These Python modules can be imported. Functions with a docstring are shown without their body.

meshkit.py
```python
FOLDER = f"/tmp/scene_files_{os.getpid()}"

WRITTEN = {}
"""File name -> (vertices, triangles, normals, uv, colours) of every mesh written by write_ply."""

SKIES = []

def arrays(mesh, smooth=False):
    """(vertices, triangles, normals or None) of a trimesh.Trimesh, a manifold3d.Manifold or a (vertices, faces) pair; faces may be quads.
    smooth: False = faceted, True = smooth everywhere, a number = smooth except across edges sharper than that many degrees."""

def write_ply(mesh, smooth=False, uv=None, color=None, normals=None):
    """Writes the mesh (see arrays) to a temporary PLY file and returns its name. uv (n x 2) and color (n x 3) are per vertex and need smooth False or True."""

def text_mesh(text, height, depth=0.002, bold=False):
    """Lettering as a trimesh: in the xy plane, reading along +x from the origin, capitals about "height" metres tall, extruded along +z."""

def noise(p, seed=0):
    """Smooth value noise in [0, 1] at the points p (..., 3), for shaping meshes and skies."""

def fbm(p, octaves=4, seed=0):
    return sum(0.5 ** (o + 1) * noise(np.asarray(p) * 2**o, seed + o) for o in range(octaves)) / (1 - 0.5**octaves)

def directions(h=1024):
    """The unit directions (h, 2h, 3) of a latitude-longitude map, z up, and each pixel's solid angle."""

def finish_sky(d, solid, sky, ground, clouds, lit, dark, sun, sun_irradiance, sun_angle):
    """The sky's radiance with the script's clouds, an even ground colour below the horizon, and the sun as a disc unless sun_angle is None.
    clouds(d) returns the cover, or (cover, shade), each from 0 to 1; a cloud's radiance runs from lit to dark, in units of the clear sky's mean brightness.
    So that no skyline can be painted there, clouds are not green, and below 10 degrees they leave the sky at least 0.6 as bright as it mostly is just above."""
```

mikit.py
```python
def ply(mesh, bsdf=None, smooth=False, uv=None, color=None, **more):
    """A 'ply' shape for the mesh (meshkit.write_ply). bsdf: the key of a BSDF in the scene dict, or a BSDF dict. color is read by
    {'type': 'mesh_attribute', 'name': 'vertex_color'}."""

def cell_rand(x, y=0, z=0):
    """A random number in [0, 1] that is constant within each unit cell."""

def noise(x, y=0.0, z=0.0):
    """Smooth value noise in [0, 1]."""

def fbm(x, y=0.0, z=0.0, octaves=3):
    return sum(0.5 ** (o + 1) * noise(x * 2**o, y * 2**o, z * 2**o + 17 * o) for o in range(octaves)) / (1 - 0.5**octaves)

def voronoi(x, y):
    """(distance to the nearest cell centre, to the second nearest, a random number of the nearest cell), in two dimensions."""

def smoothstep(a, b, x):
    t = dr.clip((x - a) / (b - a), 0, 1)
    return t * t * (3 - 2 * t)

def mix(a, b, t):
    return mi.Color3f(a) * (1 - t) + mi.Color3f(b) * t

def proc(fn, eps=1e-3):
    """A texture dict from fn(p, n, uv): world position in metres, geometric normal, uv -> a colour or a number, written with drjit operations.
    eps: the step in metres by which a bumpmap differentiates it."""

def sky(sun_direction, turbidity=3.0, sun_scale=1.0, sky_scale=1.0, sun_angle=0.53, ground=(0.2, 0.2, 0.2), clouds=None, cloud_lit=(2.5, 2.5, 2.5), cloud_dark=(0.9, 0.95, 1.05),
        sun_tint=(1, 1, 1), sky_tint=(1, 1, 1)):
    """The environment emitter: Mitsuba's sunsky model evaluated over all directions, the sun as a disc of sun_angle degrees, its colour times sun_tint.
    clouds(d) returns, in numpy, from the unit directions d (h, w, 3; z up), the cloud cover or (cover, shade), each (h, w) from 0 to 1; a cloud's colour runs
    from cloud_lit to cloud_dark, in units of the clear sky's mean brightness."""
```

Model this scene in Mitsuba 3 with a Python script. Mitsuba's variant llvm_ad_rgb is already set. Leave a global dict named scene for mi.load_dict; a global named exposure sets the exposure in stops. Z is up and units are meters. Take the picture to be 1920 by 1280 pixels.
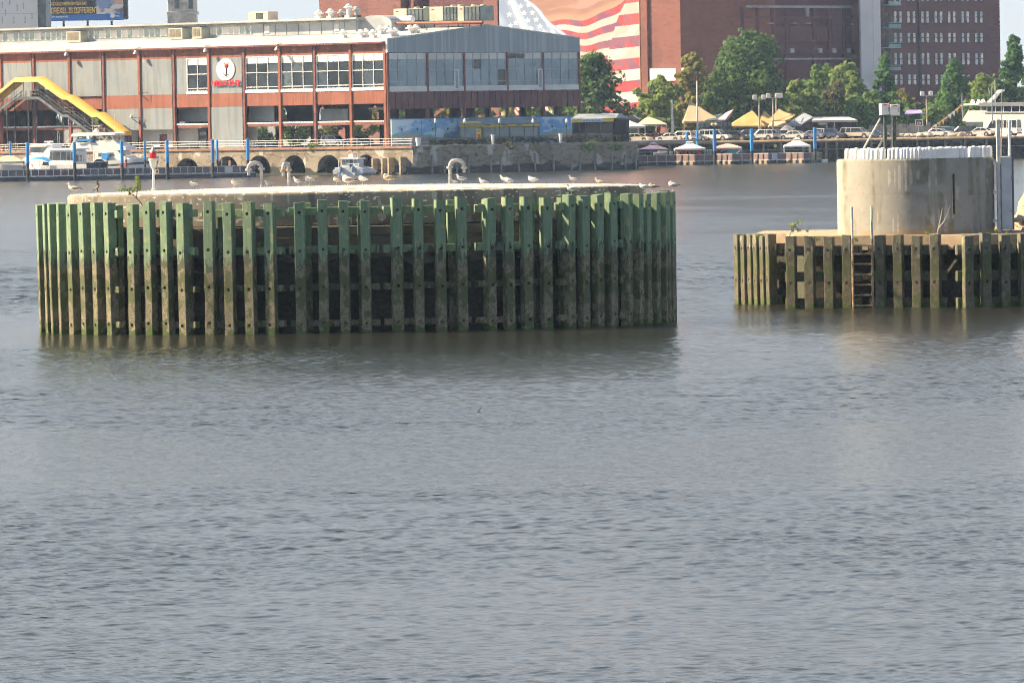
import math, random
import numpy as np, trimesh
import drjit as dr
import mitsuba as mi
import mikit
from meshkit import text_mesh, fbm as np_fbm, noise as np_noise
from mikit import proc, noise, fbm, cell_rand, smoothstep, mix, voronoi
T = mi.ScalarTransform4f
scene, labels = {}, {}
exposure = 2.85

# ---------------------------------------------------------------- camera, sky, air
CAM_H, FOCAL = 8.27, 11000.0                     # eye height over the water; focal length in pixels of a 1920 px wide picture
PITCH, ROLL = math.atan((640 - 221) / FOCAL), math.radians(1.0)
FWD = np.array([0, math.cos(PITCH), -math.sin(PITCH)])
_w0 = np.array([0, math.sin(PITCH), math.cos(PITCH)])
RGT = np.array([1.0, 0, 0]) * math.cos(ROLL) - _w0 * math.sin(ROLL)
UPV = np.array([1.0, 0, 0]) * math.sin(ROLL) + _w0 * math.cos(ROLL)
EYE = np.array([0, 0, CAM_H])
scene['air'] = {'type': 'homogeneous', 'albedo': {'type': 'rgb', 'value': [0.95, 0.95, 0.95]}, 'sigma_t': {'type': 'rgb', 'value': [0.000035, 0.00005, 0.000075]}}
scene['camera'] = {'type': 'perspective', 'fov_axis': 'x', 'fov': math.degrees(2 * math.atan(960 / FOCAL)), 'near_clip': 1.0, 'far_clip': 6000.0,
                   'to_world': T().look_at(origin=EYE.tolist(), target=(EYE + FWD * 100).tolist(), up=UPV.tolist()),
                   'medium': {'type': 'ref', 'id': 'air'}}
SUN_EL, SUN_AZ = math.radians(36), math.radians(7)   # low sun from the left, a little beyond the dolphins
def low_haze(d):
    # thin haze veil, densest low all round, shaped to brighten what the water reflects
    return np.clip((.80 * np.exp(-(np.clip(d[..., 2], 0, 1) / .42) ** 2) + .04) * (.8 + .4 * np_fbm(d * np.array([3.0, 3.0, 8.0]), 4, 2)), 0, 1)
scene['sky'] = mikit.sky([-math.cos(SUN_EL) * math.cos(SUN_AZ), math.cos(SUN_EL) * math.sin(SUN_AZ), math.sin(SUN_EL)], turbidity=3.0, sun_tint=(1.0, 0.98, 0.93), sun_scale=1.42, sky_scale=.55, sky_tint=(1.0, .985, 1.0),
                          clouds=low_haze, cloud_lit=(2.50, 2.70, 2.94), cloud_dark=(1.6, 1.6, 1.7))
scene['haze'] = {'type': 'cube', 'to_world': T().translate([0, 700, 43]).scale([420, 830, 46]), 'bsdf': {'type': 'null'}, 'interior': {'type': 'ref', 'id': 'air'}}
labels['haze'] = {'label': 'thin pale haze over the river and the far shore', 'category': 'haze', 'kind': 'stuff'}

# ---------------------------------------------------------------- measuring: from a pixel of the photograph to a place
def ray(u, v):
    return FWD + (u - 960) / FOCAL * RGT + (640 - v) / FOCAL * UPV
def P(u, v, Y):
    d = ray(u, v); return EYE + d * (Y / d[1])
def G(u, v, z=0.0):
    d = ray(u, v); return EYE + d * ((z - CAM_H) / d[2])
def PL(u, v, p0, n):
    d = ray(u, v); return EYE + d * (np.dot(np.asarray(p0) - EYE, n) / np.dot(d, n))
def px_m(Y):
    return Y / FOCAL

# ---------------------------------------------------------------- helpers
def xf(loc=(0, 0, 0), rz=0.0, s=1.0, tilt=None):
    t = T().translate([float(a) for a in loc])
    if tilt is not None:
        t = t @ T().rotate(list(map(float, tilt[0])), float(tilt[1]))
    t = t @ T().rotate([0, 0, 1], math.degrees(rz))
    return t if s == 1.0 else t @ T().scale(s if isinstance(s, (list, tuple)) else float(s))
def num(key):
    if key not in scene and key not in RES:
        return key
    i = 1
    while f'{key}_{i:03d}' in scene or f'{key}_{i:03d}' in RES:
        i += 1
    return f'{key}_{i:03d}'
RES = set()
class FastNum:
    def __init__(self): self.n = {}
    def __call__(self, key):
        i = self.n.get(key, 0); self.n[key] = i + 1
        k = key if i == 0 else f'{key}_{i:03d}'
        return k
num = FastNum()
def thing(name, label, cat, group=None):
    k = num(name); RES.add(k)
    labels[k] = {'label': label, 'category': cat}
    if group: labels[k]['group'] = group
    return k
class MB:
    """collects pieces into one mesh"""
    def __init__(self): self.v, self.f, self.n = [], [], 0
    def add(self, v, f):
        v = np.asarray(v, float); f = np.asarray(f, int)
        if f.shape[1] == 4: f = np.vstack([f[:, [0, 1, 2]], f[:, [0, 2, 3]]])
        self.v.append(v); self.f.append(f + self.n); self.n += len(v); return self
    def mesh(self, m): return self.add(m.vertices, m.faces)
    def box(self, c, s, rz=0.0, M=None):
        x, y, z = np.asarray(s, float) / 2
        v = np.array([[-x, -y, -z], [x, -y, -z], [x, y, -z], [-x, y, -z], [-x, -y, z], [x, -y, z], [x, y, z], [-x, y, z]])
        if M is not None: v = v @ np.asarray(M).T
        if rz: v = v @ np.array([[math.cos(rz), math.sin(rz), 0], [-math.sin(rz), math.cos(rz), 0], [0, 0, 1]])
        return self.add(v + np.asarray(c, float), [[0, 3, 2, 1], [4, 5, 6, 7], [0, 1, 5, 4], [1, 2, 6, 5], [2, 3, 7, 6], [3, 0, 4, 7]])
    def cbox(self, c, s, b=0.02, rz=0.0):
        """box with chamfered upright edges and top"""
        x, y, z = np.asarray(s, float) / 2
        b = min(b, x * .45, y * .45, z * .45)
        ring = lambda i, h: [[-x + i, -y, h], [x - i, -y, h], [x, -y + i, h], [x, y - i, h], [x - i, y, h], [-x + i, y, h], [-x, y - i, h], [-x, -y + i, h]]
        def inner(h):
            k = b
            return [[-x + 2*k, -y + k, h], [x - 2*k, -y + k, h], [x - k, -y + 2*k, h], [x - k, y - 2*k, h], [x - 2*k, y - k, h], [-x + 2*k, y - k, h], [-x + k, y - 2*k, h], [-x + k, -y + 2*k, h]]
        v = np.array(ring(b, -z) + ring(b, z - b) + inner(z))
        f = []
        for r in range(2):
            for i in range(8):
                j = (i + 1) % 8; a = r * 8
                f.append([a + i, a + j, a + 8 + j, a + 8 + i])
        tri = [[16, 16 + i, 17 + i] for i in range(1, 7)] + [[0, i + 1, i] for i in range(1, 7)]
        if rz: v = v @ np.array([[math.cos(rz), math.sin(rz), 0], [-math.sin(rz), math.cos(rz), 0], [0, 0, 1]])
        v = v + np.asarray(c, float)
        f = np.array(f)
        return self.add(v, np.vstack([f[:, [0, 1, 2]], f[:, [0, 2, 3]], tri]))
    def quad(self, a, b, c, d): return self.add([a, b, c, d], [[0, 1, 2, 3]])
    def tube(self, pts, r, n=8, cap=True):
        p = np.asarray(pts, float); r = np.broadcast_to(np.asarray(r, float), (len(p),))
        t = np.gradient(p, axis=0); t /= np.linalg.norm(t, axis=1, keepdims=True) + 1e-12
        a = np.cross(t[0], [0, 0, 1.0] if abs(t[0][2]) < .9 else [1.0, 0, 0]); a /= np.linalg.norm(a)
        vs = []
        for i in range(len(p)):
            a = a - t[i] * np.dot(a, t[i]); a /= np.linalg.norm(a)
            b = np.cross(t[i], a); w = np.arange(n) * 2 * math.pi / n
            vs.append(p[i] + r[i] * (np.cos(w)[:, None] * a + np.sin(w)[:, None] * b))
        f = [[i * n + j, i * n + (j + 1) % n, (i + 1) * n + (j + 1) % n, (i + 1) * n + j] for i in range(len(p) - 1) for j in range(n)]
        f = np.array(f); f = np.vstack([f[:, [0, 1, 2]], f[:, [0, 2, 3]]])
        v = np.vstack(vs)
        if cap:
            m = len(v); v = np.vstack([v, p[0], p[-1]])
            e = (len(p) - 1) * n
            f = np.vstack([f, [[m, (j + 1) % n, j] for j in range(n)], [[m + 1, e + j, e + (j + 1) % n] for j in range(n)]])
        return self.add(v, f)
    def lathe(self, prof, n=16, c=(0, 0, 0), sx=1.0, sy=1.0):
        """profile of (radius, height), bottom to top, closed where the radius is 0"""
        w = np.arange(n) * 2 * math.pi / n
        v = np.vstack([np.stack([r * np.cos(w) * sx, r * np.sin(w) * sy, np.full(n, h)], 1) for r, h in prof]) + np.asarray(c, float)
        f = np.array([[i * n + j, i * n + (j + 1) % n, (i + 1) * n + (j + 1) % n, (i + 1) * n + j] for i in range(len(prof) - 1) for j in range(n)])
        return self.add(v, f)
    def prism(self, poly, a, b):
        """polygon in (x, z), pushed along y from a to b"""
        import shapely.geometry as sg
        pl = sg.Polygon(poly)
        if not pl.exterior.is_ccw: pl = sg.Polygon(list(poly)[::-1])
        m = trimesh.creation.extrude_polygon(pl, b - a, engine='earcut')
        v = np.array(m.vertices); v = np.stack([v[:, 0], b - v[:, 2], v[:, 1]], 1)
        return self.add(v, m.faces)
    def poly3(self, m, M, t):
        return self.add(np.asarray(m.vertices) @ np.asarray(M).T + np.asarray(t), m.faces)
    def out(self): return trimesh.Trimesh(np.vstack(self.v), np.vstack(self.f), process=False)
def put(key, mesh, bsdf, parent=None, smooth=False, to=None):
    k = num(f'{parent}__{key}' if parent else key)
    d = mesh if isinstance(mesh, dict) else mikit.ply(mesh.out() if isinstance(mesh, MB) else mesh, bsdf, smooth)
    d = {**d}
    if isinstance(mesh, dict) and bsdf: d['bsdf'] = {'type': 'ref', 'id': bsdf}
    if to is not None: d['to_world'] = to
    scene[k] = d
    return k
def P_(mesh, bsdf, smooth=False):
    return mikit.ply(mesh.out() if isinstance(mesh, MB) else mesh, bsdf, smooth)
def struct(key, mesh, bsdf, smooth=False, label=None):
    k = put(key, mesh, bsdf, None, smooth)
    labels[k] = {'kind': 'structure', 'category': key.replace('_', ' '), 'label': label or key}
    return k

# ---------------------------------------------------------------- materials
def mat(key, col, rough=.6, metal=0.0, spec=.5):
    scene[key] = {'type': 'twosided', 'bsdf': {'type': 'principled', 'base_color': {'type': 'rgb', 'value': list(map(float, col))} if not isinstance(col, dict) else col,
                  'roughness': float(rough) if not isinstance(rough, dict) else rough, 'metallic': float(metal), 'specular': float(spec)}}
    return key
def blotch(a, b, sc=1.0, c=None, thr=.62, oc=3, sz=None):
    """two tones in patches, a third as grains"""
    sz = sz or sc
    def fn(p, n, uv):
        t = smoothstep(.35, .65, fbm(p.x * sc, p.y * sc, p.z * sz, oc))
        col = mix(a, b, t)
        if c is not None:
            g = smoothstep(thr - .06, thr + .04, fbm(p.x * sc * 3.3, p.y * sc * 3.3, p.z * sz * 3.3 + 9, 4))
            col = mix(col, c, g * .6)
        return col
    return proc(fn)
# ================================================================ WATER
def ripple(p, n, uv):
    wx = noise(p.x * .9, p.y * .9, 1.0) * .5; wy = noise(p.x * .9, p.y * .9, 7.0) * .5
    a = fbm(p.x * 3.4 + wx + p.y * .8, p.y * 4.2 + wy, 0.0, 3)
    return a * (.35 + 1.0 * smoothstep(.35, .65, fbm(p.x * .07, p.y * .05, 3.0, 3)))
scene['water_mat'] = {'type': 'bumpmap', 'arbitrary': proc(ripple, 4e-3), 'scale': .018,
    'bsdf': {'type': 'roughplastic', 'distribution': 'ggx', 'alpha': 0.03, 'int_ior': 1.6, 'nonlinear': True, 'diffuse_reflectance': {'type': 'rgb', 'value': [0.062, 0.070, 0.056]}}}
def build_water():
    rng = np.random.default_rng(5)
    ys = [79.0]
    while ys[-1] < 1060: ys.append(ys[-1] + (.07 * (ys[-1] / 86) ** .8 if ys[-1] < 260 else .17 * (ys[-1] / 260) ** 2.5))
    ys = np.array(ys); nc = 470
    t = np.linspace(-1, 1, nc)
    W = ys * 0.099 + 4
    X = W[:, None] * t[None]; Y = np.repeat(ys[:, None], nc, 1)
    dY = np.gradient(ys)[:, None]; dX = (W * 2 / (nc - 1))[:, None]
    flat = lambda sx, sy, seed, oc=3: np_fbm(np.stack([X * sx, Y * sy, np.zeros_like(X)], -1), oc, seed)
    # gusts and slicks on the river: how strongly each patch of water is ruffled
    gust = np.clip((flat(1 / 16., 1 / 30., 3) - .3) / .4, 0, 1)
    streak = np.clip((flat(1 / 60., 1 / 9., 8) - .35) / .3, 0, 1)
    edge1 = 130 + 4.5 * (flat(1 / 7., 1 / 30., 21, 4) - .5) * 2 - .0 * X
    edge2 = 158 + 10.0 * (flat(1 / 14., 1 / 30., 22) - .5) * 2
    calm = np.clip((Y - edge1) / 6 + .5, 0, 1) * np.clip((edge2 - Y) / 9 + .5, 0, 1)
    amp = (.58 + .80 * gust) * (.82 + .36 * streak)
    amp = np.where(Y < 130, (.92 + .28 * gust) * (.86 + .28 * streak), amp)
    far = np.clip((Y - 240) / 60, 0, 1)
    amp = amp * (1 - far) + far * (2.3 + 3.0 * gust * streak + 1.4 * streak)
    # the lee in front of each dolphin lies smoother, with a ragged edge
    e1 = 219 + 4 * (flat(1 / 3., 1 / 8., 41, 4) - .5) * 2
    lee = np.clip((Y - e1) / 3 + .5, 0, 1) * np.clip((245 - Y) / 6, 0, 1) * np.clip((X + 20.5) / 1.5, 0, 1)
    amp = amp * (1 - .70 * calm) * (1 - .58 * lee) * np.where(Y < 145, .92, 1.0)
    H = np.zeros_like(X); DX = np.zeros_like(X); DY = np.zeros_like(X)
    wind = math.radians(-62)
    n = 90
    lam = np.exp(np.linspace(math.log(.17), math.log(2.2), n)) * rng.uniform(.94, 1.06, n)
    wx, wy = (flat(1 / 2.2, 1 / 2.2, 31, 2) - .5) * .9, (flat(1 / 2.2, 1 / 2.2, 32, 2) - .5) * .9
    XX, YY = X + wx, Y + wy
    for L in lam:
        th = wind + rng.normal(0, .75)
        k = 2 * math.pi / L
        slope = .026 * (L / .36) ** (-1.15 if L > .36 else .1)      # slope of one train
        a = slope / k
        keep = np.clip((L / np.maximum(dX * 2.1, dY * 1.9) - 1) / .6, 0, 1)
        if keep.max() <= 0: continue
        ph = k * (math.cos(th) * XX + math.sin(th) * YY) + rng.uniform(0, 6.28)
        A = a * amp * keep
        H += A * np.sin(ph); c = A * np.cos(ph) * .9
        DX += c * math.cos(th); DY += c * math.sin(th)
    V = np.stack([X + DX, Y + DY, H], -1).reshape(-1, 3)
    r, c = len(ys), nc
    i = (np.arange(r - 1)[:, None] * c + np.arange(c - 1)[None]).reshape(-1)
    F = np.vstack([np.stack([i, i + 1, i + c + 1], 1), np.stack([i, i + c + 1, i + c], 1)])
    m = len(V)
    far_v = np.array([[-900, -200, -.6], [900, -200, -.6], [900, 1900, -.6], [-900, 1900, -.6]])
    return trimesh.Trimesh(np.vstack([V, far_v]), np.vstack([F, [[m, m + 1, m + 2], [m, m + 2, m + 3]]]), process=False)
struct('water', build_water(), 'water_mat', True, 'brown grey river water with small wind ripples and a calmer band')
# ================================================================ DOLPHINS
def pile_mat(key, green, tide, tan, moss, seed, top=None):
    """timber: painted green above the tide line, wet black belt, mud and weed below"""
    def fn(p, n, uv):
        q = p.x * 1.0 + p.y * .7
        grain = fbm(p.x * 38 + seed, p.y * 38, p.z * 1.3, 3)
        up = mix([c * .62 for c in green], [c * 1.3 for c in green], grain)
        worn = smoothstep(.60, .68, fbm(p.x * 6 + 3, p.y * 6, p.z * 3.2 + seed, 3))
        up = mix(up, [.30, .31, .17], worn * .55)
        if top is not None: up = mix(up, top, smoothstep(.56, .63, fbm(p.x * 9, p.y * 9, p.z * 5, 2)) * .6)
        edge = tide + (fbm(p.x * 2.9, p.y * 2.9, seed, 3) - .5) * 1.0 + (noise(p.x * 17, p.y * 17, p.z * 2) - .5) * .7
        black = mix([.035, .04, .03], [.07, .072, .045], fbm(p.x * 14, p.y * 14, p.z * 6, 3))
        mud = mix([c * .55 for c in tan], [c * 1.25 for c in tan], fbm(p.x * 7, p.y * 7, p.z * 4 + seed, 4))
        pit = smoothstep(.66, .72, noise(p.x * 26, p.y * 26, p.z * 22))
        mud = mix(mud, [.03, .032, .022], pit * .7)
        weed = smoothstep(.5, .57, fbm(p.x * 5 + 7, p.y * 5, p.z * 2.6 + seed, 4) + .16 * smoothstep(.9, .2, dr.abs(p.z - 1.75)) - .05)
        mud = mix(mud, mix([c * .6 for c in moss], moss, noise(p.x * 31, p.y * 31, p.z * 31)), weed * .8)
        algae = smoothstep(.42, .52, fbm(p.x * 4, p.y * 4, p.z * 3, 3) - (p.z - .12) * .8)
        mud = mix(mud, [.055, .085, .022], algae)
        low = tide - .40 + (fbm(p.x * 2.6, p.y * 2.6, seed + 4, 3) - .5) * .9 + (noise(p.x * 21, p.y * 21, p.z * 7) - .5) * .3
        col = mix(up, black, smoothstep(edge + .05, edge - .05, p.z) * (.25 + .6 * smoothstep(.42, .52, fbm(p.x * 7, p.y * 7, p.z * 1.6, 4))))
        return mix(col, mud, smoothstep(low + .05, low - .05, p.z))
    mat(key, proc(fn), .75, 0, .35)
pile_mat('pile_green', (.155, .232, .148), 3.15, (.185, .165, .108), (.07, .095, .035), 1.0)
pile_mat('pile_grey', (.135, .13, .098), 2.5, (.125, .11, .075), (.075, .10, .035), 9.0)
def cap_fn(p, n, uv):
    side = mix([.20, .18, .15], [.30, .27, .22], fbm(p.x * 1.1, p.y * 1.1, p.z * 2.2, 4))
    side = mix(side, [.13, .12, .105], smoothstep(.54, .62, fbm(p.x * 2.2, p.y * 2.2, p.z * .35 + 3, 3)) * .8)
    drip = smoothstep(.66, .72, noise(p.x * 9, p.y * 9, p.z * .9)) * smoothstep(.45, .6, noise(p.x * 3, p.y * 3, p.z * 4))
    side = mix(side, [.5, .48, .43], drip * .6)
    spl = smoothstep(.80, .84, noise(p.x * 7, p.y * 7, p.z * 11))
    side = mix(side, [.62, .6, .55], spl)
    return side
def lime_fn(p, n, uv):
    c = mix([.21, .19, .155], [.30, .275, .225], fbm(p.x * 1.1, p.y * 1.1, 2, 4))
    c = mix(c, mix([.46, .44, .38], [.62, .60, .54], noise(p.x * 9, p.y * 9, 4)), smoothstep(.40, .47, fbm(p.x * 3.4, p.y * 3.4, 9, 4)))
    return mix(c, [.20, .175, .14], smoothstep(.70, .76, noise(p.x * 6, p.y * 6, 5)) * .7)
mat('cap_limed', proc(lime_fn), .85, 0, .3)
mat('cap_concrete', proc(cap_fn), .85, 0, .3)
def core_fn(p, n, uv):
    c = mix([.09, .086, .076], [.15, .14, .12], fbm(p.x * 1.3, p.y * 1.3, p.z * 1.8, 4))  # concrete toned darker to deepen the shade between the piles
    c = mix(c, [.17, .14, .09], smoothstep(.52, .6, fbm(p.x * 2, p.y * 2, p.z * 2 + 8, 3)))
    wet = smoothstep(.45, .55, fbm(p.x * .8, p.y * .8, p.z * 2.5 + 20, 3) - (p.z - 2.9) * .55)
    return mix(c, mix([.025, .028, .02], [.06, .058, .035], noise(p.x * 9, p.y * 9, p.z * 9)), wet)
mat('core_concrete', proc(core_fn), .85, 0, .3)
mat('bolt_iron', blotch((.03, .022, .016), (.07, .05, .035), 12), .7, .2)

DY0, DRX, DRY, DCX = 236.0, 12.55, 7.3, 664.0     # ring of piles round the left dolphin
dol = thing('mooring_dolphin', 'broad round mooring dolphin of green tarred timber piles round a flat concrete cap', 'mooring dolphin')
CAPX = float(P(661, 356, 230)[0])
def ell_lathe(prof, cx, cy, n=160):
    w = np.arange(n) * 2 * math.pi / n
    return prof, w
capm = MB()
ratio = 6.0 / 11.6
prof = [(11.35, 4.15), (11.62, 4.20), (11.62, 5.38), (11.57, 5.46), (11.46, 5.50)]
capm.lathe(prof, 180, (CAPX, DY0, 0), 1, ratio)
put('cap', capm, 'cap_concrete', dol, 30)
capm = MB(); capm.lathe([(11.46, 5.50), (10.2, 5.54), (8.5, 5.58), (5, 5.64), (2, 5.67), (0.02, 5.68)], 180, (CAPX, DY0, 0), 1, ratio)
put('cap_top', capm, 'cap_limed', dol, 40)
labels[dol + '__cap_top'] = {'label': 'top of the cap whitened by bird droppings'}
labels[dol + '__cap'] = {'label': 'grey brown concrete cap ring with white spatters'}
core = MB(); core.lathe([(11.9, -1.5), (11.9, 3.72), (11.82, 3.74), (11.82, 3.78), (11.9, 3.8), (11.9, 4.14), (11.3, 4.16)], 160, (CAPX, DY0, 0), 1, 6.45 / 11.9)
put('core', core, 'core_concrete', dol, 40)

def make_pile(w, z0, z1, holes, seed, groove=None):
    """square timber, worn edges, bored bolt holes in its front (-y) face, a joint where two lengths meet"""
    import manifold3d as m3
    rng = np.random.default_rng(seed)
    c = w * .06
    sq = m3.CrossSection([[(-w/2 + c, -w/2), (w/2 - c, -w/2), (w/2, -w/2 + c), (w/2, w/2 - c), (w/2 - c, w/2), (-w/2 + c, w/2), (-w/2, w/2 - c), (-w/2, -w/2 + c)]])
    m = m3.Manifold.extrude(sq, z1 - z0, 10).translate([0, 0, z0])
    for h in holes:
        m = m - m3.Manifold.cylinder(.16, .068, .068, 10).rotate([90, 0, 0]).translate([rng.uniform(-.02, .02), -w/2 + .14, h])
    if groove:
        m = m - m3.Manifold.cube([w * 1.2, .02, .028], True).translate([0, -w/2, groove]) - m3.Manifold.cube([.02, w * 1.2, .028], True).translate([w/2, 0, groove])
    g = m.to_mesh(); v = np.array(g.vert_properties[:, :3], float); f = np.array(g.tri_verts)
    # worn: the faces wander a little, more below the tide
    d = (np_noise(np.stack([v[:, 0] * 2 + seed * 7, v[:, 1] * 2, v[:, 2] * 1.1], -1), seed) - .5)
    k = np.where(v[:, 2] < 3.2, .035, .012)
    v[:, 0] += d * k; v[:, 1] += (np_noise(np.stack([v[:, 0] * 2, v[:, 1] * 2 + 31, v[:, 2] * 1.1], -1), seed) - .5) * k
    top = v[:, 2] > z1 - .01
    v[top, 2] += v[top, 0] * rng.uniform(-.12, .12)
    return trimesh.Trimesh(v, f, process=False)
HOLES = [4.77, 3.28, 1.82, .42]
BOLT = MB()
for h in HOLES: BOLT.tube([[0, -.075, h], [0, -.035, h]], .05, 8)
BOLTP = P_(BOLT, 'bolt_iron')
PILEV = [P_(make_pile(.385, -1.4, 5.17 + .03 * (i % 3), HOLES, i, 3.62 + .02 * (i % 2)), 'pile_green') for i in range(6)]
GROUPS = [[80, 91, 102.5, 117.5], [137.6, 160.8, 183.6, 208.9], [249, 281, 312.5, 344.6], [393, 430, 468.6, 506.6], [562, 603.7, 645.3, 685.4], [743, 782, 823, 863],
          [916, 951, 985.5, 1020.5], [1064, 1091, 1118.5, 1144.6], [1173, 1193, 1209, 1226], [1239.5, 1246, 1251.5, 1255.5]]
def ring_at(px, zpix=400):
    x = 0.0
    Yc = DY0 - DRY * .8
    for _ in range(4):
        X = float(P(px, zpix, Yc)[0]); th = math.asin(max(-.999, min(.999, (X - CAPX) / DRX)))
        Yc = DY0 - DRY * math.cos(th)
    return X, Yc, th
rnd = random.Random(4)
for gi, g in enumerate(GROUPS):
    pts = [ring_at(x) for x in g]
    th = float(np.mean([p[2] for p in pts])) * (.97 if abs(np.mean(g) - 664) > 200 else 1)
    mx, my = np.mean([p[0] for p in pts]), np.mean([p[1] for p in pts])
    for i, (X, Y, t) in enumerate(pts):
        yaw = th + rnd.uniform(-.03, .03)
        # the piles lean in a little at the foot
        tilt = ((-math.cos(th), -math.sin(th), 0), -.45 + rnd.uniform(-.35, .35))
        M = xf((X + rnd.uniform(-.02, .02), Y, rnd.uniform(-.08, .05)), yaw, tilt=tilt) @ T().scale([rnd.uniform(.94, 1.05), 1, 1])
        k = put('pile', PILEV[rnd.randrange(6)], None, dol, to=M)
        labels[put('bolt_heads', BOLTP, None, k, to=M)] = {'kind': 'stuff'}
    # four wales behind each group, and short chocks behind the wales
    L = math.hypot(pts[-1][0] - pts[0][0], pts[-1][1] - pts[0][1]) + .95
    dirx, diry = math.cos(th), math.sin(th)
    if gi in (0, 9): dirx, diry = (pts[-1][0] - pts[0][0]) / (L - .95), (pts[-1][1] - pts[0][1]) / (L - .95)
    nx, ny = -diry, dirx
    if ny < 0: nx, ny = -nx, -ny
    ang = math.atan2(diry, dirx)
    for z in HOLES:
        w = MB().cbox((0, 0, 0), (L, .30, .30 if z > 3 else .24), .012)
        put('wale', w, 'pile_green', dol, to=xf((mx + nx * .36, my + ny * .36, z - .02 + rnd.uniform(-.02, .02)), ang))
    for a in (-.3, .3):
        w = MB().cbox((0, 0, 0), (.30, .26, 6.2), .012)
        put('chock', w, 'pile_green', dol, to=xf((mx + nx * .65 + dirx * a * L, my + ny * .65 + diry * a * L, 2.0), ang))
# loose ironwork and marks: mooring plate
put('mooring_plate', MB().cbox((0, 0, 0), (.32, .06, .62), .01), 'steel_dull', dol, to=xf(P(1041, 425, 231.2) , .7))
mat('steel_dull', blotch((.16, .17, .18), (.25, .25, .25), 6), .5, .5)

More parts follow.
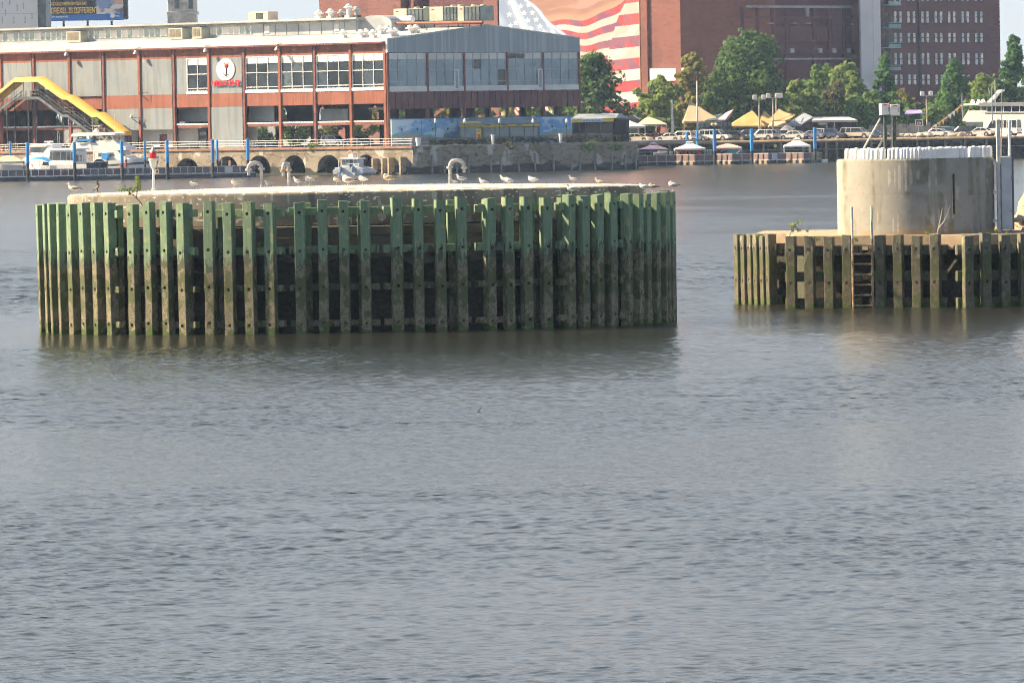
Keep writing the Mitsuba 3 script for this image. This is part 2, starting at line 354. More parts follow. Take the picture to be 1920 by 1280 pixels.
# ---------------------------------------------------------------- right dolphin
RD = thing('concrete_dolphin', 'grey timber piled dolphin carrying a round concrete drum at the right edge', 'mooring dolphin')
def drum_fn(p, n, uv):
    c = mix([.25, .245, .22], [.33, .32, .285], fbm(p.x * 1.6, p.y * 1.6, p.z * 1.5, 4))
    ang = p.x - DRUM[0]
    run = fbm(ang * 3.6 + 5 + .25 * noise(ang * 2, 1.0, p.z * 1.5), 3.0, p.z * .16, 4)
    stain = smoothstep(.40, .68, run + .10 * smoothstep(-.9, 1.3, ang) - .05) * smoothstep(.28, .45, fbm(ang * 1.4, 7.0, p.z * 1.2, 3))
    c = mix(c, mix([.15, .145, .115], [.23, .22, .17], noise(p.x * 5, p.y * 5, p.z * 3)), stain * .95 * (.55 + .9 * fbm(p.x * 4, p.y * 4, p.z * 3.2, 4)))
    white = smoothstep(.63, .68, noise(ang * 11, 2.0, p.z * .55)) * smoothstep(.5, .62, fbm(ang * 1.5, 9.0, p.z * .9, 3))
    c = mix(c, [.55, .53, .46], white * .5)
    c = mix(c, [.20, .19, .155], smoothstep(.58, .75, fbm(p.x * 7, p.y * 7, p.z * 6, 3)) * .35)
    rust = smoothstep(.40, .62, fbm(p.x * 3.2, p.y * 3.2, p.z * 4.5, 4) - (p.z - 3.18) * .8)
    c = mix(c, [.33, .24, .135], rust * .8)
    return c
DRUM = P(1718, 440, 251.5)
mat('drum_concrete', proc(drum_fn), .85, 0, .3)
mat('slab_concrete', blotch((.26, .20, .14), (.33, .265, .195), 1.5, (.18, .14, .10), .7), .85, 0, .3)
SLABZ = 3.03
dm = MB()
R0 = 147 * px_m(251.5)
dm.lathe([(R0, SLABZ - .02), (R0, 4.70), (R0 - .012, 4.705), (R0 - .012, 4.72), (R0, 4.725), (R0, 6.16), (R0 - .03, 6.22), (R0 - .10, 6.25), (0.01, 6.27)], 120, (DRUM[0], DRUM[1], 0))
put('drum', dm, 'drum_concrete', RD, 30)
labels[RD + '__drum'] = {'label': 'round weather stained concrete drum'}
# facets of the pile fence, as polyline on plan (pixel, distance)
FAC = [([1388, 1399.5, 1411, 1422, 1433.5, 1444], 255.0, -66), ([1486, 1520, 1556, 1590, 1650, 1683, 1717, 1751], 247.6, -20), ([1812, 1846, 1882, 1919, 1954, 1990], 246.3, 16)]
PILEG = [P_(make_pile(.40, -1.4, 3.0 + .03 * (i % 3), [2.45, 1.05], 20 + i), 'pile_grey') for i in range(5)]
BOLT2 = MB()
for h in (2.45, 1.05): BOLT2.tube([[0, -.23, h], [0, -.17, h]], .045, 8)
BOLTG = P_(BOLT2, 'bolt_iron')
corner = []
for fi, (pxs, Ym, deg) in enumerate(FAC):
    th = math.radians(deg); xm = float(P(np.mean(pxs), 500, Ym)[0])
    slope = math.tan(th)
    slope = max(-1.1, min(1.1, slope))
    pp = []
    for x in pxs:
        X = float(P(x, 455, Ym)[0]); pp.append((X, Ym + (X - xm) * slope))
    for X, Y in pp:
        M = xf((X, Y, rnd.uniform(-.05, .04)), th + rnd.uniform(-.04, .04), tilt=((-math.cos(th), -math.sin(th), 0), -.4 + rnd.uniform(-.2, .2)))
        k = put('pile', PILEG[rnd.randrange(5)], None, RD, to=M)
        labels[put('bolt_heads', BOLTG, None, k, to=M)] = {'kind': 'stuff'}
    L = math.hypot(pp[-1][0] - pp[0][0], pp[-1][1] - pp[0][1])
    dx, dy = (pp[-1][0] - pp[0][0]) / L, (pp[-1][1] - pp[0][1]) / L
    nx, ny = -dy, dx
    ang = math.atan2(dy, dx)
    segs = [(0, L)] if fi == 0 else [(0, L * .41), (L * .58, L)] if fi == 1 else [(0, L)]
    for a, b in segs:
        for z in (2.42, 1.32, .20):
            c = (a + b) / 2
            w = MB().cbox((0, 0, 0), (b - a + .75, .28, .42), .012)
            put('wale', w, 'pile_grey', RD, to=xf((pp[0][0] + dx * c + nx * .36, pp[0][1] + dy * c + ny * .36, z), ang))
    corner.append((pp[0], pp[-1], (nx, ny)))
# the slab behind the piles
plan = []
for (a, b, nrm), inset in zip(corner, (.95, .62, .62)):
    for q in (a, b): plan.append((q[0] + nrm[0] * inset, q[1] + nrm[1] * inset))
plan += [(plan[-1][0] + 6, plan[-1][1] + 4), (plan[-1][0] + 6, 262), (plan[0][0] + .6, 262)]
import shapely.geometry as sgeo
sl = trimesh.creation.extrude_polygon(sgeo.Polygon(plan).buffer(0), .62, engine='earcut'); sl.apply_translation([0, 0, SLABZ - .62])
put('slab', sl, 'slab_concrete', RD)
sgp = sgeo.Polygon(plan).buffer(-.35)
sl = trimesh.creation.extrude_polygon(sgp, 4.2, engine='earcut'); sl.apply_translation([0, 0, SLABZ - .62 - 4.2])
put('core', sl, 'core_concrete', RD)
# dark upright slot strip and small ring on the drum
def on_drum(px, v, off=.03):
    for Y in [251.5 - R0]:
        X = float(P(px, v, Y + .3)[0]); a = math.asin(max(-.99, min(.99, (X - DRUM[0]) / R0)))
        Yd = DRUM[1] - R0 * math.cos(a)
        q = P(px, v, Yd); return q + np.array([math.sin(a), -math.cos(a), 0]) * off, a
q, a = on_drum(1788, 364)
put('joint_strip', MB().cbox((0, 0, 0), (.07, .05, 1.72), .01), 'bolt_iron', RD, to=xf(q, a))
# ladder
LD = thing('boat_ladder', 'rusty steel ladder with tall rails on the right dolphin piles', 'ladder')
mat('rust_steel', blotch((.30, .20, .11), (.42, .34, .24), 5, (.16, .09, .05), .6), .7, .3)
mat('rail_pale', blotch((.50, .48, .44), (.60, .58, .54), 6, (.35, .22, .13), .62), .6, .2)
LY = 247.2
for a, b, c in ((1597, 388, 580), (1634, 387, 580)):
    p0, p1 = P(a + 3, c, LY), P(a, b, LY)
    pm = P(a + 1, 447, LY); put('rail', MB().tube([p0, pm], .05, 8), 'rust_steel', LD); put('rail_top', MB().tube([pm, p1], .05, 8), 'rail_pale', LD)
for v in (460, 476, 495, 514.5, 534, 553, 573):
    put('rung', MB().tube([P(1598 + (v - 388) * .015, v, LY), P(1636 + (v - 388) * .015, v, LY)], .032, 8), 'rust_steel', LD)
# ================================================================ THE PIER: stone quay, red steel shed, gable end
A40 = math.radians(40); C40, S40 = math.cos(A40), math.sin(A40)
O = P(728, 273, 900.0).copy(); O[2] = 0.0
EU, ED = np.array([C40, -S40, 0]), np.array([S40, C40, 0])     # u: to the right along the long side; d: into the pier
LOC = xf(O, -A40)
def loc(p): return float(np.dot(p - O, EU)), float(np.dot(p - O, ED)), float(p[2])
def L2W(u, d, z): return O + EU * u + ED * d + np.array([0, 0, z])
def onF(px, v, d=0.0):
    """where the pixel's ray meets the long side (or a plane d metres behind it): (u, z)"""
    q = loc(PL(px, v, O + ED * d, ED)); return q[0], q[2]
def onG(px, v, u=0.0):
    q = loc(PL(px, v, O + EU * u, EU)); return q[1], q[2]
def zl(v, px=640): return onF(px, v)[1]
DECK = 4.25
def streaky(a, b, rust, amt=.5):
    def fn(p, n, uv):
        s = p.x * .766 - p.y * .643; d = p.x * .643 + p.y * .766; q = s + d
        c = mix(a, b, fbm(q * .35, 1.0, p.z * .4, 4))
        c = mix(c, [k * .78 for k in a], smoothstep(.50, .64, fbm(q * 1.6, 4.0, p.z * .10, 3)) * .55)
        run = smoothstep(.62, .70, noise(q * 3.1, 7.0, p.z * .12)) * smoothstep(.42, .6, fbm(q * .5, 2.0, p.z * .5, 3))
        return mix(c, rust, run * amt)
    return proc(fn)
mat('red_steel', streaky((.225, .078, .05), (.30, .107, .066), (.15, .07, .05), .6), .65, 0, .3)
mat('dark_red_steel', blotch((.15, .06, .055), (.22, .085, .07), .8, (.12, .05, .04), .7), .65, 0, .3)
mat('plum_cladding', blotch((.13, .055, .06), (.18, .075, .075), .7, (.10, .045, .05), .7, sz=.2), .6, 0, .3)
mat('grey_panel', streaky((.19, .225, .25), (.24, .275, .30), (.26, .20, .16), .4), .75, 0, .3)
mat('white_paint', blotch((.72, .72, .69), (.80, .80, .77), .6), .5)
mat('off_white', blotch((.55, .56, .54), (.66, .66, .63), .5), .6)
mat('roof_white', blotch((.36, .36, .35), (.46, .455, .44), .25, (.28, .275, .26), .66), .8, 0, .2)
mat('metal_grey', blotch((.30, .33, .35), (.40, .43, .45), .4), .45, .3)
mat('dark_metal', blotch((.035, .04, .045), (.07, .075, .08), 1.2), .5, .2)
mat('near_black', (.012, .013, .016), .5)
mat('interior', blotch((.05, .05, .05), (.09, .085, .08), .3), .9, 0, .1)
mat('pane_dark', blotch((.012, .018, .024), (.03, .04, .05), .3), .09, 0, .6)
mat('pane_mid', blotch((.05, .07, .09), (.09, .12, .14), .4, (.02, .03, .035), .6), .08, 0, .6)  # paler glass colour stands for differing reflections in some panes
mat('pane_grey', blotch((.17, .25, .30), (.25, .34, .39), .22, (.08, .10, .11), .74), .14, 0, .6)  # lighter blue glass, reflected sky put into its colour
mat('pane_teal', blotch((.30, .38, .36), (.45, .52, .49), .6, (.2, .27, .26), .6), .25, 0, .5)
mat('yellow_cloth', blotch((.58, .36, .07), (.66, .42, .09), .6), .6, 0, .3)
def gable_fn(p, n, uv):
    s = p.x * .643 + p.y * .766
    st = fbm(s * 1.3, 2.0, p.z * .07, 3)
    c = mix([.20, .25, .29], [.33, .38, .41], st)
    c = mix(c, [.42, .46, .48], smoothstep(.62, .7, noise(s * 2.3, 5.0, p.z * .10)) * .6)
    return c
mat('gable_metal', proc(gable_fn), .5, .1)
def stone_fn(p, n, uv):
    c = mix([.20, .175, .14], [.31, .275, .22], fbm(p.x * .35, p.y * .35, p.z * .6, 4))
    c = mix(c, [.17, .14, .10], smoothstep(.56, .64, fbm(p.x * .5, p.y * .5, p.z * .35 + 9, 4)) * .7)
    crk = smoothstep(.03, .0, dr.abs(fbm(p.x * .45 + 3, p.y * .45, p.z * .8, 4) - .5))
    c = mix(c, [.06, .05, .04], crk * .75)
    c = mix(c, [.50, .49, .45], smoothstep(.62, .68, fbm(p.x * .7, p.y * .7, p.z * .25 + 3, 4)) * .7)
    wet = smoothstep(.46, .54, fbm(p.x * .4, p.y * .4, p.z * .6, 3) - (p.z - 1.1) * .35)
    return mix(c, [.05, .055, .05], wet)
mat('quay_stone', proc(stone_fn), .9, 0, .2)
# ---- quay
PIER = thing('stone_quay', 'old stone pier quay with low arches, steel fender posts and a concrete coping', 'quay wall')
Q1 = G(775, 326.5); Q2 = G(1196, 317.5)
q1u, q1d, _ = loc(Q1)
def onQ(px, v):
    q = loc(PL(px, v, O + ED * q1d, ED)); return q[0], q[2]
wall = [(q1u - 95, -2), (q1u, -2), (q1u, DECK - .32), (q1u - 95, DECK - .32)]
pl = sgeo.Polygon(wall)
ARCH = [(345, 330, 372, 297), (426, 406, 446, 293), (487, 465, 507, 291.5), (551, 530, 572, 291), (616, 595, 638, 290.5), (685, 666, 706, 290)]
for c, a, b, t in ARCH:
    u0, u1 = onQ(a, 312)[0], onQ(b, 312)[0]; uc = (u0 + u1) / 2; top = onQ(c, t)[1]; spr = .85
    w = np.linspace(0, math.pi, 15)
    pl = pl.difference(sgeo.Polygon([(u0, .25)] + [(uc - (u1 - u0) / 2 * math.cos(x), spr + (top - spr) * math.sin(x)) for x in w] + [(u1, .25)]))
m = MB().prism(list(pl.exterior.coords)[:-1], 0, 2.2) if not pl.interiors else None
if m is None:
    e = trimesh.creation.extrude_polygon(pl, 2.2, engine='earcut'); v = np.array(e.vertices)
    m = MB().add(np.stack([v[:, 0], 2.2 - v[:, 2], v[:, 1]], 1), e.faces)
e = m.out(); e.vertices[:, 1] += q1d
put('arched_wall', e, 'quay_stone', PIER, to=LOC)
put('arch_back', MB().box((q1u - 48, q1d + 7, 1), (94, .3, 6)), 'interior', PIER, to=LOC)
put('ledge', MB().box((q1u - 47, q1d - .35, .14), (93, .7, .36)), 'quay_stone', PIER, to=LOC)
# grey wall facing the river
vq = Q2 - Q1; LQ = float(np.hypot(vq[0], vq[1])); aq = math.atan2(vq[1], vq[0])
LQW = xf((Q1[0], Q1[1], 0), aq)
def onW(px, v):
    nrm = np.array([-math.sin(aq), math.cos(aq), 0])
    q = PL(px, v, Q1, nrm) - Q1
    return float(q[0] * math.cos(aq) + q[1] * math.sin(aq)), float(q[2])
g = MB()
nx_, nz_ = 150, 26
xs, zs = np.linspace(0.02, LQ, nx_), np.linspace(-2, DECK - .05, nz_)
XX, ZZ = np.meshgrid(xs, zs); off = (np_fbm(np.stack([XX * .8, ZZ * 1.4, XX * 0], -1), 4, 7) - .5) * .5
gv = np.stack([XX, off - .1, ZZ], -1).reshape(-1, 3)
gi = (np.arange(nz_ - 1)[:, None] * nx_ + np.arange(nx_ - 1)[None]).reshape(-1)
g.add(gv, np.stack([gi, gi + 1, gi + nx_ + 1, gi + nx_], 1))
g.box((LQ + .0, 8, 1.1), (.3, 16, 6.2))
put('river_wall', g, 'quay_stone', PIER, to=LQW)
for px in (809, 832, 855, 877, 919, 938, 971, 1002, 1037, 1070, 1086, 1114, 1146, 1171, 1191):
    x = onW(px, 310)[0]; t = onW(px, 290 if px % 3 else 287)[1]
    put('fender_post', MB().cbox((x, -.28, t / 2 - .7), (.22, .45, t + 1.4), .03), 'post_steel', PIER, to=LQW)
mat('post_steel', blotch((.16, .17, .18), (.24, .24, .23), .8, (.10, .09, .08), .66), .7, .1)
for px, t in ((708, 297), (726, 297), (738, 295), (760, 294)):
    u, zt = onQ(px, t)
    put('fender_fin', MB().cbox((u, q1d - .65, zt / 2 - .7), (.34, 1.3, zt + 1.4), .03), 'fin_steel', PIER, to=LOC)
mat('fin_steel', blotch((.30, .25, .17), (.40, .34, .24), .8, (.18, .15, .10), .66), .7, .1)
put('coping', MB().box((q1u - 47.5, q1d + .35, DECK - .16), (95, 1.3, .32)), 'coping_rust', PIER, to=LOC)
mat('coping_rust', blotch((.22, .12, .08), (.32, .17, .11), .7, (.14, .08, .06), .66), .8)
# deck
far = [L2W(q1u - 95, q1d + 1, 0), L2W(q1u - 95, 60, 0), L2W(2, 75, 0), Q2 + np.array([2.0, 25, 0]), Q2, Q1 + np.array([.3, .3, 0])]
dk = trimesh.creation.extrude_polygon(sgeo.Polygon([p[:2] for p in far]).buffer(0), .30, engine='earcut'); dk.apply_translation([0, 0, DECK - .30 + .003])
put('deck', dk, 'deck_concrete', PIER)
mat('deck_concrete', blotch((.22, .21, .19), (.30, .28, .25), .4), .9)

# ---- shed
SHED = thing('pier_shed', 'long red steel pier shed with grey panels, dark windows and a grey gable end', 'building')
COLS = [-200, -132, -66, 3, 65, 132, 196, 263, 328, 393, 459.5, 526, 592, 659, 726]
U = [onF(c, 150)[0] for c in COLS]; U[-1] = -.25
zEave, zFas, zWT, zWP, zM1, zM2, zSill, zSB, zBB, zB1, zB2 = [zl(v) for v in (79.5, 102, 102, 115.6, 132.8, 160, 165.5, 170.5, 196, 227, 235)]
DARKC = {65, 196, 328, 459.5, 592}
for c, u in zip(COLS, U):
    dark = c in DARKC
    put('column', MB().cbox((u, -.12, (DECK + zEave) / 2), (.42 if dark else .50, .46, zEave - DECK), .03), 'dark_red_steel' if dark else 'red_steel', SHED, to=LOC)
    if dark: put('downpipe', MB().tube([(u - .28, -.32, DECK + .4), (u - .28, -.32, zEave - .4)], .09, 8), 'dark_metal', SHED, to=LOC)
def bay(i): return U[i] + .22, U[i + 1] - .22
PANEL1 = {}
def pbox(key, m, a, b, z0, z1, d=0.05, t=.2, parent=None):
    return put(key, MB().box(((a + b) / 2, d, (z0 + z1) / 2), (b - a, t, z1 - z0)), m, parent or SHED, to=LOC)
def window(a, b, nc, d=.0, top=True):
    w = put('window', MB().box(((a + b) / 2, d - .05, zWT - .06), (b - a, .16, .12)).box(((a + b) / 2, d - .05, zSill), (b - a, .16, .12)), 'white_paint', SHED, to=LOC)
    f = MB(); bars = np.linspace(a, b, nc + 1)
    for x in bars[1:-1]: f.box((x, d - .07, (zWT + zSill) / 2), (.075, .12, zWT - zSill - .02))
    for z in (zM1, zM2): f.box(((a + b) / 2, d - .075, z), (b - a, .13, .10))
    f.box((a + .07, d - .07, (zWT + zSill) / 2), (.12, .14, zWT - zSill - .02)).box((b - .07, d - .07, (zWT + zSill) / 2), (.12, .14, zWT - zSill - .02))
    put('frame', f, 'white_paint', w, to=LOC)
    rr = random.Random(int(abs(a) * 100))
    for x0, x1 in zip(bars[:-1], bars[1:]):
        for z0, z1, mm in ((zWP, zWT, 'white_paint'), (zM1, zWP, 'pane_dark'), (zM2, zM1, 'pane_dark'), (zSill, zM2, 'pane_dark')):
            if mm == 'white_paint' and rr.random() < .12: mm = 'canvas_tan'
            if mm == 'pane_dark' and rr.random() < .14: mm = 'pane_mid'
            q = MB(); y = [d + rr.uniform(.02, .07) for _ in range(4)]
            q.quad((x0 + .03, y[0], z0 + .03), (x1 - .03, y[1], z0 + .03), (x1 - .03, y[2], z1 - .03), (x0 + .03, y[3], z1 - .03))
            put('pane' if mm.startswith('pane') else 'blind', q, mm, w, to=LOC)
    put('sill', MB().box(((a + b) / 2, d - .12, (zSill + zSB) / 2 - .03), (b - a + .1, .3, zSill - zSB)), 'white_paint', w, to=LOC)
    return w
mat('canvas_tan', blotch((.55, .46, .32), (.62, .52, .38), 1.0), .8)
nb = len(U) - 1
for i in range(nb):
    a, b = bay(i); r = nb - 1 - i                       # r counts bays from the right
    pbox('fascia', 'red_steel', a, b, zFas + .01, zEave - .05, .02)
    if r not in (8, 9): pbox('spandrel', 'red_steel', a, b, zBB, zSB - .01, .0)
    if r in (8, 9): pbox('spandrel', 'red_steel', a, b, zBB, zSB - .01, .45)
    if r in (0, 1, 2, 3): window(a, b, 3)
    elif r == 5:
        pbox('wall_panel', 'grey_panel', a, a + (b - a) * .34, zSB, zWT, .05); window(a + (b - a) * .35, b, 2)
    else:
        pbox('wall_panel', 'grey_panel', a, b, zSB, zWT, .05)
    if r == 4: pbox('wall_panel', 'grey_panel', a, b, DECK + .02, zBB - .02, -.04)
    elif r in (6, 7): pbox('wall_panel', 'grey_panel', a, b, zl(237.5), zBB - .02, .05)
    else:
        pbox('floor_beam', 'dark_red_steel', a, b, zB2, zB2 + .42, .05); pbox('floor_edge', 'off_white', a, b, zB2 + .44, zB1, .0)
# interior: floors, arcade, back columns
uL, uR, DW = U[0] - 4, -.4, 41.5
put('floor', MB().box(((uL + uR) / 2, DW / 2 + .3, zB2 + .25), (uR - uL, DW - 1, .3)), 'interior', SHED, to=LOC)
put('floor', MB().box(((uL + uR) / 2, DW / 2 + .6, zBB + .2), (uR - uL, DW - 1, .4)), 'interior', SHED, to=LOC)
ar = sgeo.box(uL, zB1 - .2, uR - .5, zBB)
rr = random.Random(3)
x = uL + 1.2
while x < uR - 4:
    w = 1.75
    skip = U[8] - 8.5 < x < U[10] + 1 - 8.5 or U[11] - 9.2 < x < U[11] - 3.5 or U[12] - 3.5 < x < U[13] - 7.2
    if not skip:
        ar = ar.difference(sgeo.Polygon([(x, zB1 + .15), (x, zB1 + 1.35), (x + .3, zB1 + 2.0), (x + w / 2, zB1 + 2.5), (x + w - .3, zB1 + 2.0), (x + w, zB1 + 1.35), (x + w, zB1 + .15)]))
    x += 2.75
for gg in getattr(ar, 'geoms', [ar]):
    e = trimesh.creation.extrude_polygon(gg, .35, engine='earcut'); v = np.array(e.vertices)
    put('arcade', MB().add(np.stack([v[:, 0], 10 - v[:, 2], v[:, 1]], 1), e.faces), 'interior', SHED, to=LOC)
for u in U[1::1]:
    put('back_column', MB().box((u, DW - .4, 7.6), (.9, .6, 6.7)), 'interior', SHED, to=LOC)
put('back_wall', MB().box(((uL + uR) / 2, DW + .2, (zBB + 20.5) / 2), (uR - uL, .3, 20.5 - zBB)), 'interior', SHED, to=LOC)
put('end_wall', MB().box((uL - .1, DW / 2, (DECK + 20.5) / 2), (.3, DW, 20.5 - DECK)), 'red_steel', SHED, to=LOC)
for a, b, v0, v1, d in ((335, 372, 237, 276, 3.5), (265, 326, 237, 276, 2.0), (336, 392, 199, 229, 3.5), (468, 514, 199, 229, 3.0), (602, 652, 205, 229, 5.0), (205, 258, 240, 276, 4.5), (465, 482, 238, 276, 2.5)):
    u0, u1 = onF(a, v0, d)[0], onF(b, v0, d)[0]
    pbox('inner_wall', 'off_white', u0, u1, max(DECK + .01, onF(a, v1, d)[1]), onF(a, v0, d)[1], d)
for px, v0, v1, d, mm in ((306, 252, 279, 1.8, 'dark_red_steel'), (381, 240, 276, 1.6, 'dark_metal'), (240, 251, 279, 1.0, 'dark_metal')):
    u = onF(px, v0, d)[0]; put('door', MB().cbox((u, d, (DECK + onF(px, v0, d)[1]) / 2), (1.5, .2, onF(px, v0, d)[1] - DECK - .02), .03), mm, SHED, to=LOC)
# roof
ridge_d, ridge_z = onG(910, 47.5)
dEnd = onG(1086, 97.5)[0]
zG0 = onG(730, 99)[1]; zGl = onG(730, 73.5)[1]; zGr = onG(1085, 71.5)[1]
rs = (ridge_z - zEave) / ridge_d
def roofz(d): return zEave + rs * d if d < ridge_d else ridge_z - (ridge_z - zGr) / (dEnd - ridge_d) * (d - ridge_d)
m = MB()
for a, b in ((-.9, ridge_d), (ridge_d, dEnd + .5)):
    za, zb = roofz(a), roofz(b)
    m.add([(uL - 1, a, za), (-.32, a, za), (-.32, b, zb), (uL - 1, b, zb), (uL - 1, a, za - .28), (-.32, a, za - .28), (-.32, b, zb - .28), (uL - 1, b, zb - .28)],
          [[0, 1, 2, 3], [7, 6, 5, 4], [0, 4, 5, 1], [1, 5, 6, 2], [2, 6, 7, 3], [3, 7, 4, 0]])
put('roof', m, 'roof_white', SHED, to=LOC)
put('eave_gutter', MB().box(((uL - .5) / 2, -.98, zEave - .22), (-uL, .16, .24)), 'dark_red_steel', SHED, to=LOC)
bracket = MB().box((0, -.45, -.30), (.10, .85, .12))
bp = P_(bracket, 'red_steel')
x = -1.2
while x > uL:
    put('eave_bracket', bp, None, SHED, to=xf(L2W(x, 0, zEave), -A40)); x -= 1.45
# roof monitor with its strip of panes
dM = 15.0; zMb = roofz(dM)
uMr = onF(669, 60, dM)[0]; uMs = onF(470, 60, dM)[0]
zMt = onF(600, 41, dM)[1]; zMtop = onF(600, 35, dM)[1]
MON = put('monitor', MB().box(((uL + uMr) / 2, dM + 6, (zMb + zMt) / 2 - .2), (uMr - uL, 11.6, zMt - zMb + .4)), 'metal_grey', SHED, to=LOC)
put('roof', MB().box(((uL + uMr) / 2 + .3, dM + 6, (zMt + zMtop) / 2), (uMr - uL + .8, 14.0, zMtop - zMt - .02)), 'roof_white', MON, to=LOC)
put('fascia', MB().box(((uL + uMr) / 2 + .3, dM - 1.02, zMt + .05), (uMr - uL + .8, .08, .30)), 'dark_metal', MON, to=LOC)
n = 56; xs = np.linspace(uL + 1, uMs, n + 1); k = 0
zp0, zp1 = zMb + .55, zMt - .35
for x0, x1 in zip(xs[:-1], xs[1:]):
    k += 1
    put('pane', MB().box(((x0 + x1) / 2, dM + .12, (zp0 + zp1) / 2), (x1 - x0 - .14, .1, zp1 - zp0)), 'pane_teal' if rr.random() < .8 else 'off_white', MON, to=LOC)
    put('mullion', MB().box((x1, dM + .1, (zp0 + zp1) / 2), (.13, .24, zp1 - zp0 + .1)), 'white_paint', MON, to=LOC)
xs = np.linspace(uMs + .3, uMr - .1, 10)
for j, (x0, x1) in enumerate(zip(xs[:-1], xs[1:])):
    put('panel', MB().cbox(((x0 + x1) / 2, dM + .12, (zMb + zMt) / 2), (x1 - x0 - .12, .12, zMt - zMb - .15), .02), 'off_white' if j in (1, 7) and False else 'metal_grey', MON, to=LOC)
for px in (501, 631):
    u = onF(px, 54, dM)[0]; put('hatch', MB().cbox((u, dM, (zMb + zMt) / 2 + .05), (1.0, .2, 1.2), .02), 'off_white', MON, to=LOC)
# barrel roof over the stair head beside the monitor
bar = MB(); u0, u1 = onF(671, 40, 16)[0], onF(734, 40, 16)[0]
zb0, zb1 = onF(700, 46, 16)[1], onF(700, 29, 16)[1]
w = np.linspace(0, math.pi, 13)
bar.prism([(u0, zMb - .3), (u1, zMb - .3), (u1, zb0)] + [((u0 + u1) / 2 + (u1 - u0) / 2 * math.cos(x), zb0 + (zb1 - zb0) * math.sin(x) ** .8) for x in w[1:-1]] + [(u0, zb0)], 16, 26)
put('barrel_roof', bar, 'metal_grey', SHED, to=LOC)
put('roof_pipe', MB().tube([(onF(690, 45, 17)[0], 17, onF(690, 45, 17)[1]), (onF(905, 42, 17)[0], 17, onF(905, 42, 17)[1])], .22, 8), 'red_steel', SHED, to=LOC)
for px in (720, 760, 800, 840, 880): 
    u, z = onF(px, 44, 17); put('pipe_stand', MB().box((u, 17, z - .8), (.12, .12, 1.5)), 'dark_metal', SHED, to=LOC)
# gable end (u = 0, facing right)
pg = MB()
prof = [(0, zG0), (0, zGl), (ridge_d, ridge_z), (dEnd, zGr), (dEnd, zG0)]
e = trimesh.creation.extrude_polygon(sgeo.Polygon(prof), .3, engine='earcut'); v = np.array(e.vertices)
put('gable_cladding', MB().add(np.stack([v[:, 2] - .15, v[:, 0], v[:, 1]], 1), e.faces), 'gable_metal', SHED, to=LOC)
put('gable_trim', MB().tube([(.2, -.1, zGl), (.2, ridge_d, ridge_z + .05), (.2, dEnd + .1, zGr)], .13, 6).box((.1, -.12, (zG0 + zGl) / 2), (.5, .22, zGl - zG0)), 'off_white', SHED, to=LOC)
GC = [731, 800, 869, 949.7, 1017, 1084.5]
GD = [onG(c, 150)[0] for c in GC]; GD[0] = .05
gz = [onG(735, v)[1] for v in (100, 112, 131, 153.5, 163, 172.5, 205)]
for c, d in zip(GC, GD):
    put('column', MB().cbox((.05, d, (DECK + zG0) / 2), (.42, .5, zG0 - DECK - .02), .03), 'dark_red_steel', SHED, to=LOC)
for j in range(5):
    a, b = GD[j] + .28, GD[j + 1] - .28; nc = 5 if j == 2 else 4
    w = put('window', MB().box((.06, (a + b) / 2, gz[0] - .06), (.2, b - a, .12)).box((.06, (a + b) / 2, gz[4]), (.2, b - a, .12)), 'off_white', SHED, to=LOC)
    bars = np.linspace(a, b, nc + 1); f = MB()
    for y in bars: f.box((.09, y, (gz[0] + gz[4]) / 2), (.12, .10, gz[0] - gz[4] - .03))
    for z in gz[1:4]: f.box((.095, (a + b) / 2, z), (.11, b - a, .09))
    put('frame', f, 'metal_grey', w, to=LOC)
    for y0, y1 in zip(bars[:-1], bars[1:]):
        for z1, z0, mm in ((gz[0], gz[1], 'off_white'), (gz[1], gz[2], 'pane_grey'), (gz[2], gz[3], 'pane_grey'), (gz[3], gz[4], 'pane_grey')):
            if j == 3 and mm == 'off_white' and y1 < (a + b) / 2 + .1: mm = 'pane_dark'
            if mm == 'pane_grey' and rr.random() < .05: mm = 'pane_dark'
            x = [rr.uniform(.0, .03) for _ in range(4)]
            put('pane' if 'pane' in mm else 'blind', MB().quad((x[0], y0 + .02, z0 + .02), (x[1], y1 - .02, z0 + .02), (x[2], y1 - .02, z1 - .02), (x[3], y0 + .02, z1 - .02)), mm, w, to=LOC)
    put('sill', MB().box((.12, (a + b) / 2, (gz[4] + gz[5]) / 2 - .02), (.3, b - a + .1, gz[4] - gz[5] - .06)), 'off_white', w, to=LOC)
    if j in (1, 3):
        y = b - (1.6 if j == 1 else .5) * 1.0
        put('vent_sash', MB().box((.2, y, gz[2] - 1.6), (.1, 1.2, 3.2)), 'off_white', w, to=LOC); put('sash_pane', MB().box((.26, y, gz[2] - 1.6), (.06, .6, 2.7)), 'pane_grey', w, to=LOC)
    m_ = 7 if j == 2 else 6; ys = np.linspace(a - .1, b + .1, m_ + 1)
    for y0, y1 in zip(ys[:-1], ys[1:]):
        put('rib_panel', MB().cbox((.1 + rr.uniform(-.03, .03), (y0 + y1) / 2, (gz[5] + gz[6]) / 2), (.22, y1 - y0 - .16, gz[5] - gz[6]), .04), 'plum_cladding', SHED, to=LOC)
    put('rib_back', MB().box((-.08, (a + b) / 2, (gz[5] + gz[6]) / 2), (.1, b - a + .3, gz[5] - gz[6] - .05)), 'dark_red_steel', SHED, to=LOC)
put('under_floor', MB().box((-2.2, dEnd / 2, gz[6] + .15), (4, dEnd - .5, .3)), 'interior', SHED, to=LOC)
put('gable_backing', MB().box((-.4, dEnd / 2, (gz[6] + zG0) / 2), (.1, dEnd - .6, zG0 - gz[6])), 'interior', SHED, to=LOC)
